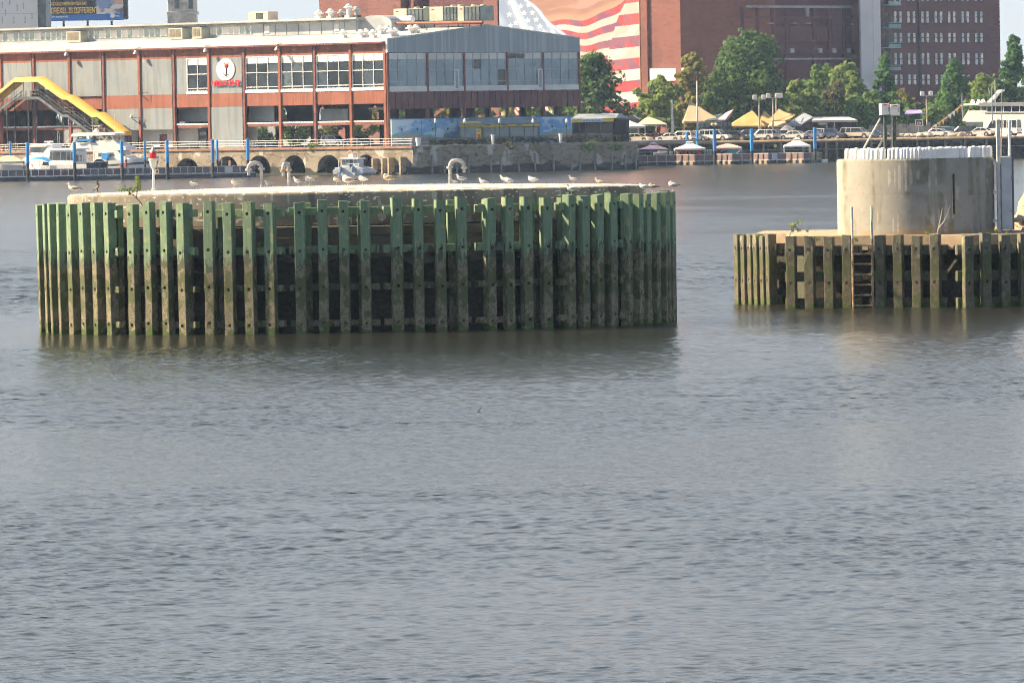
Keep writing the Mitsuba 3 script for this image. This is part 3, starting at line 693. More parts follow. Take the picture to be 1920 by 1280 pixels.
for d in (GD[1] - 2, GD[2] - 2.5, GD[3] - 3, GD[1] + 3.5, GD[2] + 4):
    put('back_column', MB().box((-5, d, (DECK + gz[6]) / 2), (1.1, .9, gz[6] - DECK - .05)), 'interior', SHED, to=LOC)
# ---- the round sign and the red lettering
SG = thing('round_sign', 'round white sign with crossed dark sticks and a red ball above red lettering', 'sign')
u, z = onF(424.5, 130.5); ru = (onF(441.5, 130)[0] - onF(407.5, 130)[0]) / 2; rz_ = (onF(424, 110)[1] - onF(424, 151)[1]) / 2
dsk = MB(); w = np.arange(40) * 2 * math.pi / 40
dsk.prism([(ru * math.cos(x), rz_ * math.sin(x)) for x in w], -.14, .0)
put('disc', dsk, 'white_paint', SG, to=xf(L2W(u, -.10, z), -A40))
emb = MB()
def stick(px0, v0, px1, v1, r):
    a, b = onF(px0, v0, -.28), onF(px1, v1, -.28); emb.tube([(a[0], -.28, a[1]), (b[0], -.28, b[1])], r, 5)
stick(419.5, 116, 424, 127, .07); stick(430, 116, 426, 124, .06); stick(425, 124, 424, 143, .11); stick(417.5, 144.5, 430, 139, .06); stick(419, 138, 428, 146, .07); stick(423, 136, 430, 143, .06)
put('emblem', emb, 'near_black', SG, to=LOC)
u2, z2 = onF(424.5, 123.5, -.3)
put('ball', trimesh.creation.icosphere(2, .42).apply_scale([1, .4, 1]), 'sign_red', SG, True, to=xf(L2W(u2, -.3, z2), -A40))
mat('sign_red', (.55, .02, .035), .4)
LT = thing('lettering_sign', 'red lettering spelling HIBACHI standing proud of the grey panel', 'sign')
def letters(txt, px0, px1, v0, v1, parent, bsdf, d=-.3, depth=.12, plane='F', bold=True, each=True, jig=0):
    a, b = onF(px0, v1, d), onF(px1, v0, d)
    tm = text_mesh(txt, 1.0, depth, bold); bb = tm.bounds
    sx, sz = (b[0] - a[0]) / (bb[1][0] - bb[0][0]), (b[1] - a[1]) / (bb[1][1] - bb[0][1])
    v = np.array(tm.vertices); v = np.stack([(v[:, 0] - bb[0][0]) * sx, -v[:, 2], (v[:, 1] - bb[0][1]) * sz], 1)
    mm = trimesh.Trimesh(v, tm.faces, process=False)
    parts = mm.split(only_watertight=False) if each else [mm]
    r2 = random.Random(2)
    for q in (sorted(parts, key=lambda q: q.bounds[0][0]) if each else parts):
        if jig:
            c = q.centroid; R = trimesh.transformations.rotation_matrix(r2.uniform(-jig, jig), [0, 1, 0], c); q.apply_transform(R)
        put('letter' if each else 'lettering', q, bsdf, parent, to=xf(L2W(a[0], d, a[1]), -A40))
letters('HiBACHI', 397, 450, 150, 161.5, LT, 'sign_red', jig=.14)
# ---- yellow stair canopy and the stair
ST = thing('exit_stair', 'dark steel outside stair climbing to a landing on the red shed', 'staircase')
CN = thing('stair_canopy', 'long yellow fabric canopy stepping down over the outside stair', 'canopy')
cp = [(-60, 224), (-14, 190), (35, 149.5), (81, 149), (127.5, 182), (136, 182.3), (182, 215.2), (193.5, 215), (238, 250)]
pts = [onF(a, b, -2.6) for a, b in cp]
def canopy(pts, half=1.25, h=.85, d=-2.6):
    mb = MB(); n = 11; w = np.linspace(0, math.pi, n); P3 = []
    for i, (u, z) in enumerate(pts):
        a = pts[max(0, i - 1)]; b = pts[min(len(pts) - 1, i + 1)]
        t1 = np.array([u - a[0], z - a[1]]); t2 = np.array([b[0] - u, b[1] - z])
        t = t1 / (np.linalg.norm(t1) + 1e-9) + t2 / (np.linalg.norm(t2) + 1e-9); t /= np.linalg.norm(t); nn = np.array([-t[1], t[0]])
        row = [(u + nn[0] * h * (math.sin(x) ** .7 - .5), d - half * math.cos(x), z + nn[1] * h * (math.sin(x) ** .7 - .5)) for x in w]
        P3.append(row)
    v = np.array(P3).reshape(-1, 3)
    mb.add(v, [[i * n + j, (i + 1) * n + j, (i + 1) * n + j + 1, i * n + j + 1] for i in range(len(pts) - 1) for j in range(n - 1)])
    e = len(pts) - 1
    mb.add(np.array(P3[e]), [[0, k, k + 1] for k in range(1, n - 1)])
    return mb
for a, b in zip(range(0, len(pts) - 1), range(1, len(pts))):
    pass
put('cover', canopy(pts), 'yellow_cloth', CN, 50, to=LOC)
sp = [(-40, 226), (0, 212), (35, 184.5), (81, 184), (126, 217.5), (135, 217.5), (178, 250), (190, 250), (222, 276)]
sp = [onF(a, b, -2.6) for a, b in sp]
for dd in (-3.6, -1.6):
    m = MB()
    for (a, b) in zip(sp[:-1], sp[1:]):
        L = math.hypot(b[0] - a[0], b[1] - a[1]); an = math.atan2(b[1] - a[1], b[0] - a[0])
        M = np.array([[math.cos(an), 0, -math.sin(an)], [0, 1, 0], [math.sin(an), 0, math.cos(an)]])
        m.box(((a[0] + b[0]) / 2, dd, (a[1] + b[1]) / 2), (L + .12, .12, .45), M=M)
    put('stringer', m, 'stair_steel', ST, to=LOC)
    r = MB(); rail = [(u, dd, z + 1.25) for u, z in sp]
    r.tube(rail, .05, 6); r.tube([(u, dd, z + .7) for u, z in sp], .035, 6)
    put('handrail', r, 'dark_metal', ST, to=LOC)
    for (a, b) in zip(sp[:-1], sp[1:]):
        k = max(1, int(math.hypot(b[0] - a[0], b[1] - a[1]) / 1.1))
        for i in range(k):
            t = (i + .5) / k; u, z = a[0] + (b[0] - a[0]) * t, a[1] + (b[1] - a[1]) * t
            put('baluster', MB().box((u, dd, z + .75), (.06, .06, 1.1)), 'dark_metal', ST, to=LOC)
mat('stair_steel', blotch((.06, .075, .085), (.11, .13, .14), .8), .6, .2)
tr = MB()
for (a, b) in zip(sp[:-1], sp[1:]):
    k = max(2, int(abs(b[0] - a[0]) / .3))
    for i in range(k):
        t = (i + .5) / k; tr.box((a[0] + (b[0] - a[0]) * t, -2.6, a[1] + (b[1] - a[1]) * t + .12), (.28, 1.85, .05))
k = put('treads', tr, 'stair_steel', ST, to=LOC); labels[k] = {'kind': 'stuff', 'label': 'steel treads of the stair'}
for px in (20, 60, 126, 182):
    for dd in (-3.5, -1.7):
        u, z = onF(px, 184 if px < 100 else 220 if px < 150 else 252, -2.6)
        put('post', MB().box((u, dd, (DECK + z) / 2), (.14, .14, z - DECK)), 'dark_metal', ST, to=LOC)
for px, v in ((35, 153), (81, 153), (127, 186), (182, 219), (232, 252)):
    u, z = onF(px, v, -2.6)
    for dd in (-3.7, -1.5): put('hoop_leg', MB().box((u, dd, z - 1.2), (.08, .08, 2.6)), 'dark_metal', CN, to=LOC)
pbox('door', 'near_black', onF(66, 150, .0)[0], onF(83, 150, .0)[0], zl(183, 70), zl(153, 70), -.1)
# ---- lamps under the eave
for i, (px, v) in enumerate(((124, 101), (254, 98), (385, 94), (519, 91))):
    t = thing('eave_lamp', ['white cone lamp under the eave left of the yellow canopy top', 'white cone lamp under the eave above the plain grey panels', 'white cone lamp under the eave left of the round sign', 'white cone lamp under the eave over the big windows'][i], 'lamp')
    u, z = onF(px, v, -1.3)
    put('shade', MB().lathe([(.36, -.3), (.30, -.05), (.14, .2), (.05, .3), (.0, .3)], 12), 'off_white', t, 40, to=xf(L2W(u, -1.3, z)))
    put('arm', MB().tube([(0, 0, .25), (0, .1, .6), (0, 1.2, .75)], .04, 6), 'dark_metal', t, to=xf(L2W(u, -1.3, z), -A40))
# ---- small wall lamps and arms on the columns
for i, (px, v, px2, v2) in enumerate(((262, 174, 279, 190), (248, 221, 266, 236))):
    t = thing('bracket_arm', ['thin dark bracket arm on a red column beside the plain panel', 'thin bracket arm with a small white lamp low on a red column'][i], 'bracket')
    a, b = onF(px, v, -1.0), onF(px2, v2, -.4)
    put('rod', MB().tube([(a[0], -1.2, a[1]), (b[0], -.4, b[1])], .06, 6).tube([(a[0], -1.2, a[1]), (b[0], -.4, a[1])], .05, 6), 'dark_metal', t, to=LOC)
    if i: put('lamp_head', MB().lathe([(.0, 0), (.28, .05), (.22, .4), (.0, .5)], 10), 'off_white', t, 40, to=xf(L2W(a[0], -1.2, a[1])))
# ---- roof fans
def fan(u, d, z, s=1.0, tall=0.0, dark=False, lab='', grp='white roof fans on the pier shed'):
    t = thing('roof_fan', lab, 'roof fan', grp)
    put('curb', MB().box((0, 0, .2), (.9, .9, .5)), 'dark_metal' if dark else 'off_white', t, to=xf(L2W(u, d, z), -A40, s))
    put('hood', MB().lathe([(.34, .4), (.34, .75 + tall), (.72, .80 + tall), (.74, 1.0 + tall), (.45, 1.06 + tall), (.45, 1.25 + tall), (.30, 1.42 + tall), (0, 1.45 + tall)], 14), 'metal_grey' if dark else 'white_paint', t, 35, to=xf(L2W(u, d, z), 0, s))
FO = ['first', 'second', 'third', 'fourth', 'fifth', 'sixth', 'seventh', 'eighth', 'ninth', 'tenth']
for px, v in ((644, 71), (677, 71), (687, 70), (700, 71), (714, 64), (726, 63), (733, 69), (741, 68), (769, 63), (780, 62)):
    d = 4.0
    for _ in range(30):
        u, z = onF(px, v, d); d += (z - roofz(d)) * 3 if abs(z - roofz(d)) > .02 else 0
        d = min(max(d, 1.5), 20)
    fan(u, d, roofz(d) - .05, .95, lab=f'small white mushroom fan on the pale roof near the gable end, {FO.pop(0)} from the left')
for px, dk_, tl in ((598, 0, 0), (620, 0, .1), (641, 1, 0), (654, 0, .75), (669, 1, .35)):
    u, _ = onF(px, 30, 19); fan(u, 19, zMtop - .05, 1.05, tl, dk_, {598: 'white fan on the roof ridge, left end of its row', 620: 'white fan on the roof ridge, second from left', 641: 'low grey fan on the roof ridge', 654: 'tall white vent stack on the roof ridge', 669: 'grey fan tilted on the roof ridge, right end of its row'}[px], None)
# ---- plant on the roof
def ac(px0, px1, v0, v1, split, lab, d=22):
    t = thing('air_conditioner', lab, 'air conditioner')
    a, b = onF(px0, v1, d), onF(px1, v0, d); us = onF(split, v1, d)[0]
    put('cabinet', MB().cbox(((a[0] + us) / 2, d, (a[1] + b[1]) / 2), (us - a[0], 3.6, b[1] - a[1]), .05), 'ac_green', t, to=LOC)
    n = 4; xs = np.linspace(us, b[0], n + 1)
    for x0, x1 in zip(xs[:-1], xs[1:]):
        for z0, z1 in ((a[1] + .05, (a[1] + b[1]) / 2 - .04), ((a[1] + b[1]) / 2 + .04, b[1] - .1)):
            put('louvre', MB().cbox(((x0 + x1) / 2, d - 1.6, (z0 + z1) / 2), (x1 - x0 - .14, .16, z1 - z0), .02), 'near_slate', t, to=LOC)
    put('frame', MB().box(((us + b[0]) / 2, d + .15, (a[1] + b[1]) / 2), (b[0] - us, 3.2, b[1] - a[1] - .02)), 'ac_green', t, to=LOC)
    fb = MB()
    for x in np.linspace(us + .6, b[0] - .6, 2): fb.lathe([(.5, b[1]), (.5, b[1] + .2), (.4, b[1] + .25), (0, b[1] + .25)], 12, (x, d, 0))
    put('fan_rings', fb, 'ac_green', t, to=LOC); labels[t + '__fan_rings'] = {'kind': 'stuff', 'label': 'fan rings on top'}
    put('badge', MB().box((a[0] + .8, d - 1.84, b[1] - .45), (.55, .06, .16)), 'sign_red', t, to=LOC)
    z0 = roofz(min(d, ridge_d))
    if a[1] > z0 + .1: put('stand', MB().box(((a[0] + b[0]) / 2, d - 1, (a[1] + z0) / 2), (b[0] - a[0], .2, .2)).box((a[0] + .3, d - 1, (a[1] + z0) / 2), (.2, .2, a[1] - z0)).box((b[0] - .3, d - 1, (a[1] + z0) / 2), (.2, .2, a[1] - z0)), 'dark_metal', t, to=LOC)
mat('ac_green', blotch((.30, .33, .28), (.38, .41, .35), .8), .6); mat('near_slate', blotch((.05, .075, .085), (.09, .12, .13), .8), .5, .2)
ac(752, 805, 15.5, 40, 777, 'grey green rooftop air conditioner, the leftmost of three')
ac(819, 869, 12, 40, 845, 'grey green rooftop air conditioner in the middle of three')
ac(872, 912, 11, 40, 884, 'grey green rooftop air conditioner nearest the flag mural')
t = thing('roof_tank', 'long white horizontal tank on the roof beside the left air conditioner', 'tank')
a, b = onF(742, 37, 19), onF(776, 34, 19)
put('shell', MB().tube([(a[0], 19, a[1]), (a[0] + .2, 19, a[1]), (b[0] - .2, 19, a[1]), (b[0], 19, a[1])], [.3, .52, .52, .3], 14), 'white_paint', t, 40, to=LOC)
put('saddle', MB().box((a[0] + .9, 19, a[1] - .7), (.2, .6, 1.0)).box((b[0] - .9, 19, a[1] - .7), (.2, .6, 1.0)), 'dark_metal', t, to=LOC)
t = thing('roof_cooler', 'beige rooftop cooler box on the monitor roof', 'air conditioner')
a, b = onF(475, 33, 19), onF(512, 18, 19)
put('cabinet', MB().cbox(((a[0] + b[0]) / 2, 19, zMtop + .75), (b[0] - a[0], 2.4, 1.4), .05), 'canvas_tan', t, to=LOC)
put('intake', MB().cbox(((a[0] + b[0]) / 2 + .3, 17.75, zMtop + .75), (1.5, .14, 1.0), .03), 'dark_metal', t, to=LOC)
for i, (a_, b_) in enumerate(((127, 154), (319, 345), (363, 381))):
    t = thing('window_cooler', ['brown louvred cooler box let into the roof monitor at left', 'brown louvred cooler box let into the middle of the roof monitor', 'narrow brown louvred cooler box right of the middle one'][i], 'air conditioner')
    x0, x1 = onF(a_, 60, 13.8)[0], onF(b_, 60, 13.8)[0]
    z0 = roofz(13.8)
    put('cabinet', MB().cbox(((x0 + x1) / 2, 14.3, z0 + .95), (x1 - x0, 1.8, 1.8), .04), 'ac_green', t, to=LOC)
    for k in range(2): put('louvre', MB().cbox((x0 + (x1 - x0) * (.27 + .42 * k), 13.36, z0 + 1.05), ((x1 - x0) * .36, .12, 1.3), .02), 'louvre_brown', t, to=LOC)
mat('louvre_brown', blotch((.14, .11, .08), (.2, .16, .12), 2), .7)
# ================================================================ PIER APRON: mural wall, bar, kiosk, railing, lamps
def onU(px, v, u): 
    q = loc(PL(px, v, O + EU * u, EU)); return q[1], q[2]
MU = 3.0
def mural_fn(p, n, uv):
    s = (p.x - float(O[0])) * .643 + (p.y - float(O[1])) * .766; h = p.z - DECK
    sky_ = mix([.16, .36, .64], [.50, .66, .78], smoothstep(.4, .62, fbm(s * .35, h * .7, 3.0, 4)))
    sand = mix([.42, .36, .32], [.34, .34, .36], noise(s * 1.3, h * 2, 1))
    hill = 1.05 + .55 * dr.sin(s * .33 + 1.2) + .4 * noise(s * .8, 4.0, 2.0)
    c = mix(sky_, mix([.14, .36, .40], [.25, .46, .50], noise(s * .9, h * 3, 5)), smoothstep(hill + .5, hill + .3, h))
    c = mix(c, sand, smoothstep(hill, hill - .12, h))
    palm = smoothstep(.6, .66, fbm(s * .6 + 2, h * .8, 8.0, 4)) * smoothstep(3.3, 2.6, dr.abs(s - 9 - 5 * dr.floor(s / 13)))
    c = mix(c, [.10, .24, .22], palm * .8)
    hole = smoothstep(.22, .16, dr.sqrt(dr.square(s - 3.6 * dr.round(s / 3.6) + .3) + dr.square(h - 2.5)))
    return mix(c, [.03, .04, .05], hole)
mat('mural_paint', proc(mural_fn), .7)
MW = thing('mural_wall', 'long wall painted with a blue seaside mural below the grey gable end', 'wall')
dz = onU(740, 224.5, MU)[1]
for a, b in ((733, 790), (790, 858), (858, 990), (990, 1036), (1036, 1096)):
    d0, d1 = onU(a, 240, MU)[0], onU(b, 240, MU)[0]
    put('panel', MB().cbox((MU, (d0 + d1) / 2, (DECK + dz) / 2), (.2, d1 - d0 - .08, dz - DECK), .03), 'mural_paint', MW, to=LOC)
d0, d1 = onU(733, 240, MU)[0], onU(1096, 240, MU)[0]
put('cap_rail', MB().box((MU, (d0 + d1) / 2, dz + .06), (.34, d1 - d0, .12)), 'blue_paint', MW, to=LOC)
mat('blue_paint', (.10, .24, .42), .5)
# bar with a yellow fascia
def YB(px, v, Y): return P(px, v, Y)
BAR = thing('bar_hut', 'low bar hut with grey sloping roof, yellow fascia and grey shutters before the mural', 'hut')
BY = 903.5
def flatbox(key, m, parent, px0, px1, v0, v1, Y, depth, cham=.03, to=None):
    a, b = P(px0, (v0 + v1) / 2, Y), P(px1, (v0 + v1) / 2, Y); z1, z0 = P((px0 + px1) / 2, v0, Y)[2], P((px0 + px1) / 2, v1, Y)[2]
    return put(key, MB().cbox(((a[0] + b[0]) / 2, Y + depth / 2, (z0 + z1) / 2), (b[0] - a[0], depth, z1 - z0), cham), m, parent)
flatbox('body', 'hut_grey', BAR, 861, 1012, 237, 266, BY + .5, 5)
mat('hut_grey', blotch((.12, .14, .15), (.17, .19, .2), .5), .7)
for a, b in ((864, 898), (907, 927), (929, 954), (957, 982), (984, 1008)):
    flatbox('shutter', 'shutter_grey', BAR, a, b, 238.5, 261, BY + .35, .2)
mat('shutter_grey', blotch((.20, .25, .28), (.26, .31, .34), .6), .5, .2)
flatbox('fascia', 'yellow_paint', BAR, 861, 903, 228, 238, BY, .3); flatbox('fascia', 'yellow_paint', BAR, 904, 1012, 232, 237.5, BY - .2, .3)
mat('yellow_paint', blotch((.62, .48, .08), (.72, .56, .10), .8, (.5, .4, .1), .7), .6)
for px in (914, 945, 973): flatbox('fascia_mark', 'hut_grey', BAR, px - 5, px + 5, 233.5, 235.5, BY - .3, .08, .01)
a, b = P(860, 228, BY - .6), P(1014, 226, BY - .6); z0, z1 = P(935, 231.5, BY)[2], P(935, 222, BY)[2]
put('roof', MB().add([(a[0], BY - .8, z0), (b[0], BY - .8, z0), (b[0] - 1, BY + 5, z1), (a[0] + 1, BY + 5, z1), (a[0], BY - .8, z0 - .15), (b[0], BY - .8, z0 - .15), (b[0] - 1, BY + 5, z1 - .15), (a[0] + 1, BY + 5, z1 - .15)], [[0, 1, 2, 3], [7, 6, 5, 4], [0, 4, 5, 1], [1, 5, 6, 2], [2, 6, 7, 3], [3, 7, 4, 0]]), 'roof_slate', BAR)
mat('roof_slate', blotch((.17, .21, .24), (.24, .28, .31), .7), .6)
t = thing('menu_board', 'yellow upright board standing before the grey bar shutters', 'sign')
flatbox('panel', 'yellow_paint', t, 893, 902, 242, 262, BY - .8, .15); flatbox('print', 'sign_red', t, 895, 900, 252, 257, BY - .88, .06, .01); flatbox('header', 'hut_grey', t, 894.5, 900.5, 245, 247, BY - .88, .06, .01)
flatbox('foot', 'dark_metal', t, 894, 901, 262, 267, BY - .9, .4)
KI = thing('kiosk', 'black kiosk with grey gabled roof and yellow fascia at the pier head', 'kiosk')
KY = 906
flatbox('body', 'near_black', KI, 1074, 1178, 229, 268, KY + 2, 6)
for px in (1074, 1086, 1098, 1126, 1149, 1176): flatbox('post', 'dark_metal', KI, px - 1.2, px + 1.2, 229, 267, KY, .3)
flatbox('counter', 'hut_grey', KI, 1075, 1150, 250, 267, KY + .3, .8)
for a, b in ((1100, 1125), (1127, 1148)): flatbox('opening', 'pane_dark', KI, a, b, 231, 249, KY + 1.6, .2)
flatbox('fascia', 'yellow_paint', KI, 1072, 1151, 222.5, 229, KY - .3, .3)
flatbox('sign_board', 'sign_pale', KI, 1091, 1131, 222.5, 229, KY - .5, .15)
for px in (1095, 1101, 1106, 1112, 1117, 1123): flatbox('sign_mark', 'sign_blue', KI, px - 1.5, px + 1.8, 224.6, 226.8, KY - .58, .06, .01)
mat('sign_pale', (.45, .52, .62), .5); mat('sign_blue', (.08, .14, .35), .5)
a, b, c, d = P(1070, 223, KY - .6), P(1152, 222, KY - .6), P(1182, 223, KY + 7), P(1163, 212.5, KY + 3)
zr = d[2]; ze = a[2]
x0, x1, x2 = a[0], b[0], c[0]
put('roof', MB().add([(x0, KY - .6, ze), (x1 + .3, KY - .6, ze), (x1 + .8, KY + 3.5, zr), (x0 + 1.2, KY + 3.5, zr), (x2, KY + 7.5, ze), (x0 + .5, KY + 7.5, ze)],
    [[0, 1, 2, 3], [2, 4, 5, 3]]).add([(x1 + .3, KY - .6, ze), (x2, KY + 7.5, ze), (x1 + .8, KY + 3.5, zr)], [[0, 1, 2]]), 'roof_slate', KI)
flatbox('end_wall', 'near_black', KI, 1152, 1180, 224, 268, KY + 1.2, 6)
# railing along the quay edge
RL = thing('quay_railing', 'dark railing with netting along the grey stone pier edge', 'railing')
for z in (.35, .75, 1.12):
    put('rail', MB().tube([(.5, .6, DECK + z), (LQ - .5, .6, DECK + z)], .035, 6), 'dark_metal', RL, to=LQW)
x = .5
while x < LQ: put('post', MB().box((x, .6, DECK + .6), (.08, .08, 1.2)), 'dark_metal', RL, to=LQW); x += 2.4
RL2 = thing('quay_railing', 'grey wire railing along the lit stone quay before the red columns', 'railing')
for z in (.35, .75, 1.15):
    put('rail', MB().tube([(q1u - 90, q1d + .5, DECK + z), (q1u - .5, q1d + .5, DECK + z)], .03, 6), 'metal_grey', RL2, to=LOC)
x = q1u - 90
while x < q1u: put('post', MB().box((x, q1d + .5, DECK + .6), (.07, .07, 1.2)), 'metal_grey', RL2, to=LOC); x += 2.7
# planting boxes behind the railing
BLK = ['leftmost', 'second', 'third', 'fourth', 'rightmost']
for i, px in enumerate((816.7, 872, 937, 1000, 1063)):
    t = thing('lamp_post', f'black lamp post with white lantern on the pier apron, {BLK[i]} of five', 'lamp post')
    Y = float(P(px, 300, 894)[1]) + (px - 775) * .03 - 2
    p = P(px, 264, Y); top = P(px, 231, Y)[2]
    put('pole', MB().lathe([(.16, DECK), (.10, DECK + .5), (.055, DECK + .7), (.05, top)], 10, (p[0], Y, 0)), 'near_black', t, 40)
    put('lantern', MB().lathe([(.10, top), (.20, top + .12), (.20, top + .40), (.12, top + .58), (.04, top + .75), (0, top + .78)], 10, (p[0], Y, 0)), 'white_paint', t, 40)
for i, (px, v) in enumerate(((784, 259), (924, 258), (1051, 255.5))):
    t = thing('white_tub', ['white tub planter by the railing below the left mural', 'white tub planter by the railing before the bar hut', 'white tub planter by the railing left of the kiosk'][i], 'planter')
    q = onW(px, v); s = .95 if i == 0 else .62
    k = DECK + (.15 if i == 0 else .45)
    p = Q1 + np.array([math.cos(aq), math.sin(aq), 0]) * q[0]
    put('bowl', MB().lathe([(0, 0), (.32 * s, 0), (.44 * s, .9), (.50 * s, .95), (.50 * s, 1.05), (.42 * s, 1.05), (.38 * s, .9), (0, .88)], 16, (p[0], p[1] - .0 + .25, k)), 'white_paint', t, 40)
    put('pedestal', MB().lathe([(.3 * s, DECK), (.26 * s, k), (0, k)], 12, (p[0], p[1] + .25, 0)), 'off_white', t, 40)
# ================================================================ SHORE
GZ = 3.72
gp = [(-380, 1030), (20, 1030), (20, 992), (380, 992), (380, 1500), (-380, 1500)]
gm = trimesh.creation.extrude_polygon(sgeo.Polygon(gp), 6, engine='earcut'); gm.apply_translation([0, 0, GZ - 6])
struct('ground', gm, 'ground_mat', label='paved and dusty ground of the far shore')
mat('ground_mat', blotch((.17, .16, .14), (.27, .25, .21), .15, (.13, .15, .08), .68), .9)
WH = thing('wharf', 'long timber wharf with sandy edge beam over dark piles below the parked cars', 'wharf')
WY = 986.0
xa, xb = float(P(1190, 262, WY)[0]), 105.0
put('deck', MB().box(((xa + xb) / 2, WY + 4, GZ - .2), (xb - xa, 8.4, .45)), 'sand_timber', WH)
mat('sand_timber', blotch((.36, .27, .17), (.48, .37, .25), .6, (.28, .21, .14), .62), .9)
x = xa; rr = random.Random(8)
while x < xb:
    L = rr.uniform(5, 8); put('edge_log', MB().tube([(x + .05, WY - .3, GZ - .2), (x + L - .05, WY - .3, GZ - .2)], .24, 8), 'sand_timber', WH); x += L
put('beam', MB().box(((xa + xb) / 2, WY + .4, GZ - .75), (xb - xa, .5, .5)), 'dark_timber', WH)
put('beam', MB().box(((xa + xb) / 2, WY + .1, 2.1), (xb - xa, .3, .18)), 'steel_dull', WH)
mat('dark_timber', blotch((.045, .042, .04), (.085, .075, .065), 1.0), .9)
mat('pile_timber', blotch((.20, .17, .13), (.30, .26, .2), 1.0, (.1, .09, .07), .6), .9)
bulk = MB(); x = xa
while x < xb: bulk.box((x + .45, WY + 2.5 + rr.uniform(-.06, .06), 1.2), (.82, .2, 4.9)); x += .9
k = put('bulkhead', bulk, 'dark_timber', WH); labels[k] = {'kind': 'stuff', 'label': 'dark upright planks under the wharf'}
for px in (1256, 1301, 1431, 1464, 1506, 1549, 1569, 1634, 1672, 1720, 1740, 1773, 1810, 1850, 1890):
    X = float(P(px, 285, WY)[0]); put('pile', MB().lathe([(.24, -1.5), (.22, GZ + rr.uniform(-.4, .35)), (0, GZ + .4)], 9, (X, WY - .1, 0)), 'pile_timber', WH, 40)
# heap of rubble and timber at the wharf edge
RB = thing('rubble_heap', 'low heap of pale rubble and planks along the wharf edge beside the silver car', 'rubble')
for j in range(46):
    px = rr.uniform(1690, 1745) if j < 36 else rr.uniform(1780, 1815); X = float(P(px, 258, WY + 1.5)[0]); s = rr.uniform(.25, .6)
    m = trimesh.creation.icosphere(1, s); m.vertices *= [1.4, 1, .6]; m.vertices += (np_noise(m.vertices * 3, j)[:, None] - .5) * s * .5
    put('stone', m, 'rubble_pale', RB, to=xf((X, WY + 1.3 + rr.uniform(-.5, .8), GZ + .2 + rr.uniform(0, .4)), rr.uniform(0, 6)))
mat('rubble_pale', blotch((.36, .32, .26), (.52, .47, .40), 2), .9)
# timber fence behind the cars
FN = thing('plank_fence', 'weathered grey plank fence behind the parked cars on the right', 'fence')
FY = 1004
x = float(P(1632, 255, FY)[0]); xe = float(P(1745, 255, FY)[0])
while x < xe:
    h = rr.uniform(2.0, 2.5); put('plank', MB().box((x, FY + rr.uniform(-.03, .03), GZ + h / 2), (.42, .08, h)), 'plank_grey', FN); x += .46
mat('plank_grey', blotch((.24, .24, .22), (.34, .34, .31), 1.4), .9)

# ================================================================ BRICK POWER STATION with the flag mural
K = P(1277, 250, 1130.0).copy(); K[2] = 0
LOCK = xf(K, -A40)
def lock(p): return float(np.dot(p - K, EU)), float(np.dot(p - K, ED)), float(p[2])
def kF(px, v, d=0.0):
    q = lock(PL(px, v, K + ED * d, ED)); return q[0], q[2]
def kG(px, v, u=0.0):
    q = lock(PL(px, v, K + EU * u, EU)); return q[1], q[2]
def brick(key, a, b, c):
    def fn(p, n, uv):
        s = p.x * .643 + p.y * .766; q = p.x * .766 - p.y * .643
        col = mix(a, b, fbm(p.x * .25, p.y * .25, p.z * .35, 4))
        row = noise(s * .9 + q * .9, dr.floor(p.z * 2.6) * 7.3, 1.0)
        col = mix(col, c, smoothstep(.55, .9, row) * .5)
        return mix(col, [.10, .055, .05], smoothstep(.6, .68, fbm(s * .2 + q * .2, 1.0, p.z * .1 + 5, 4)) * .35)
    return mat(key, proc(fn), .9, 0, .2)
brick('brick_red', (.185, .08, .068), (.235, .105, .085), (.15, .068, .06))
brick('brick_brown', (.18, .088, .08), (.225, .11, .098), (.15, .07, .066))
brick('brick_dark', (.105, .048, .058), (.14, .064, .072), (.085, .038, .048))  # darker copy of the brick, shade put into its colour
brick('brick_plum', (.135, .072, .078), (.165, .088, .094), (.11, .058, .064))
mat('stone_sill', (.42, .42, .43), .8)
PS = thing('brick_power_station', 'huge dark red brick building with arcaded side and a draped flag mural', 'building')
labels[PS]['label'] = 'huge windowless red brick building with a flag mural and arcaded side'
uM0, uM1 = kF(937, 100)[0], kF(1199, 100)[0]
flag_k = (uM1 - uM0) / 262.0
ztop, zdrop = kF(1068, 0)[1], (kF(1068, 0)[1] - kF(1068, 200)[1]) / 200.0
STARS = [(18, 24), (40, 9), (55, 7), (46, 22), (62, 22), (53, 36), (69, 35), (76, 48), (92, 45), (20, 45), (30, 40), (59, 52), (83, 60), (100, 60), (34, -8), (20, 2), (10, 62), (45, 66)]
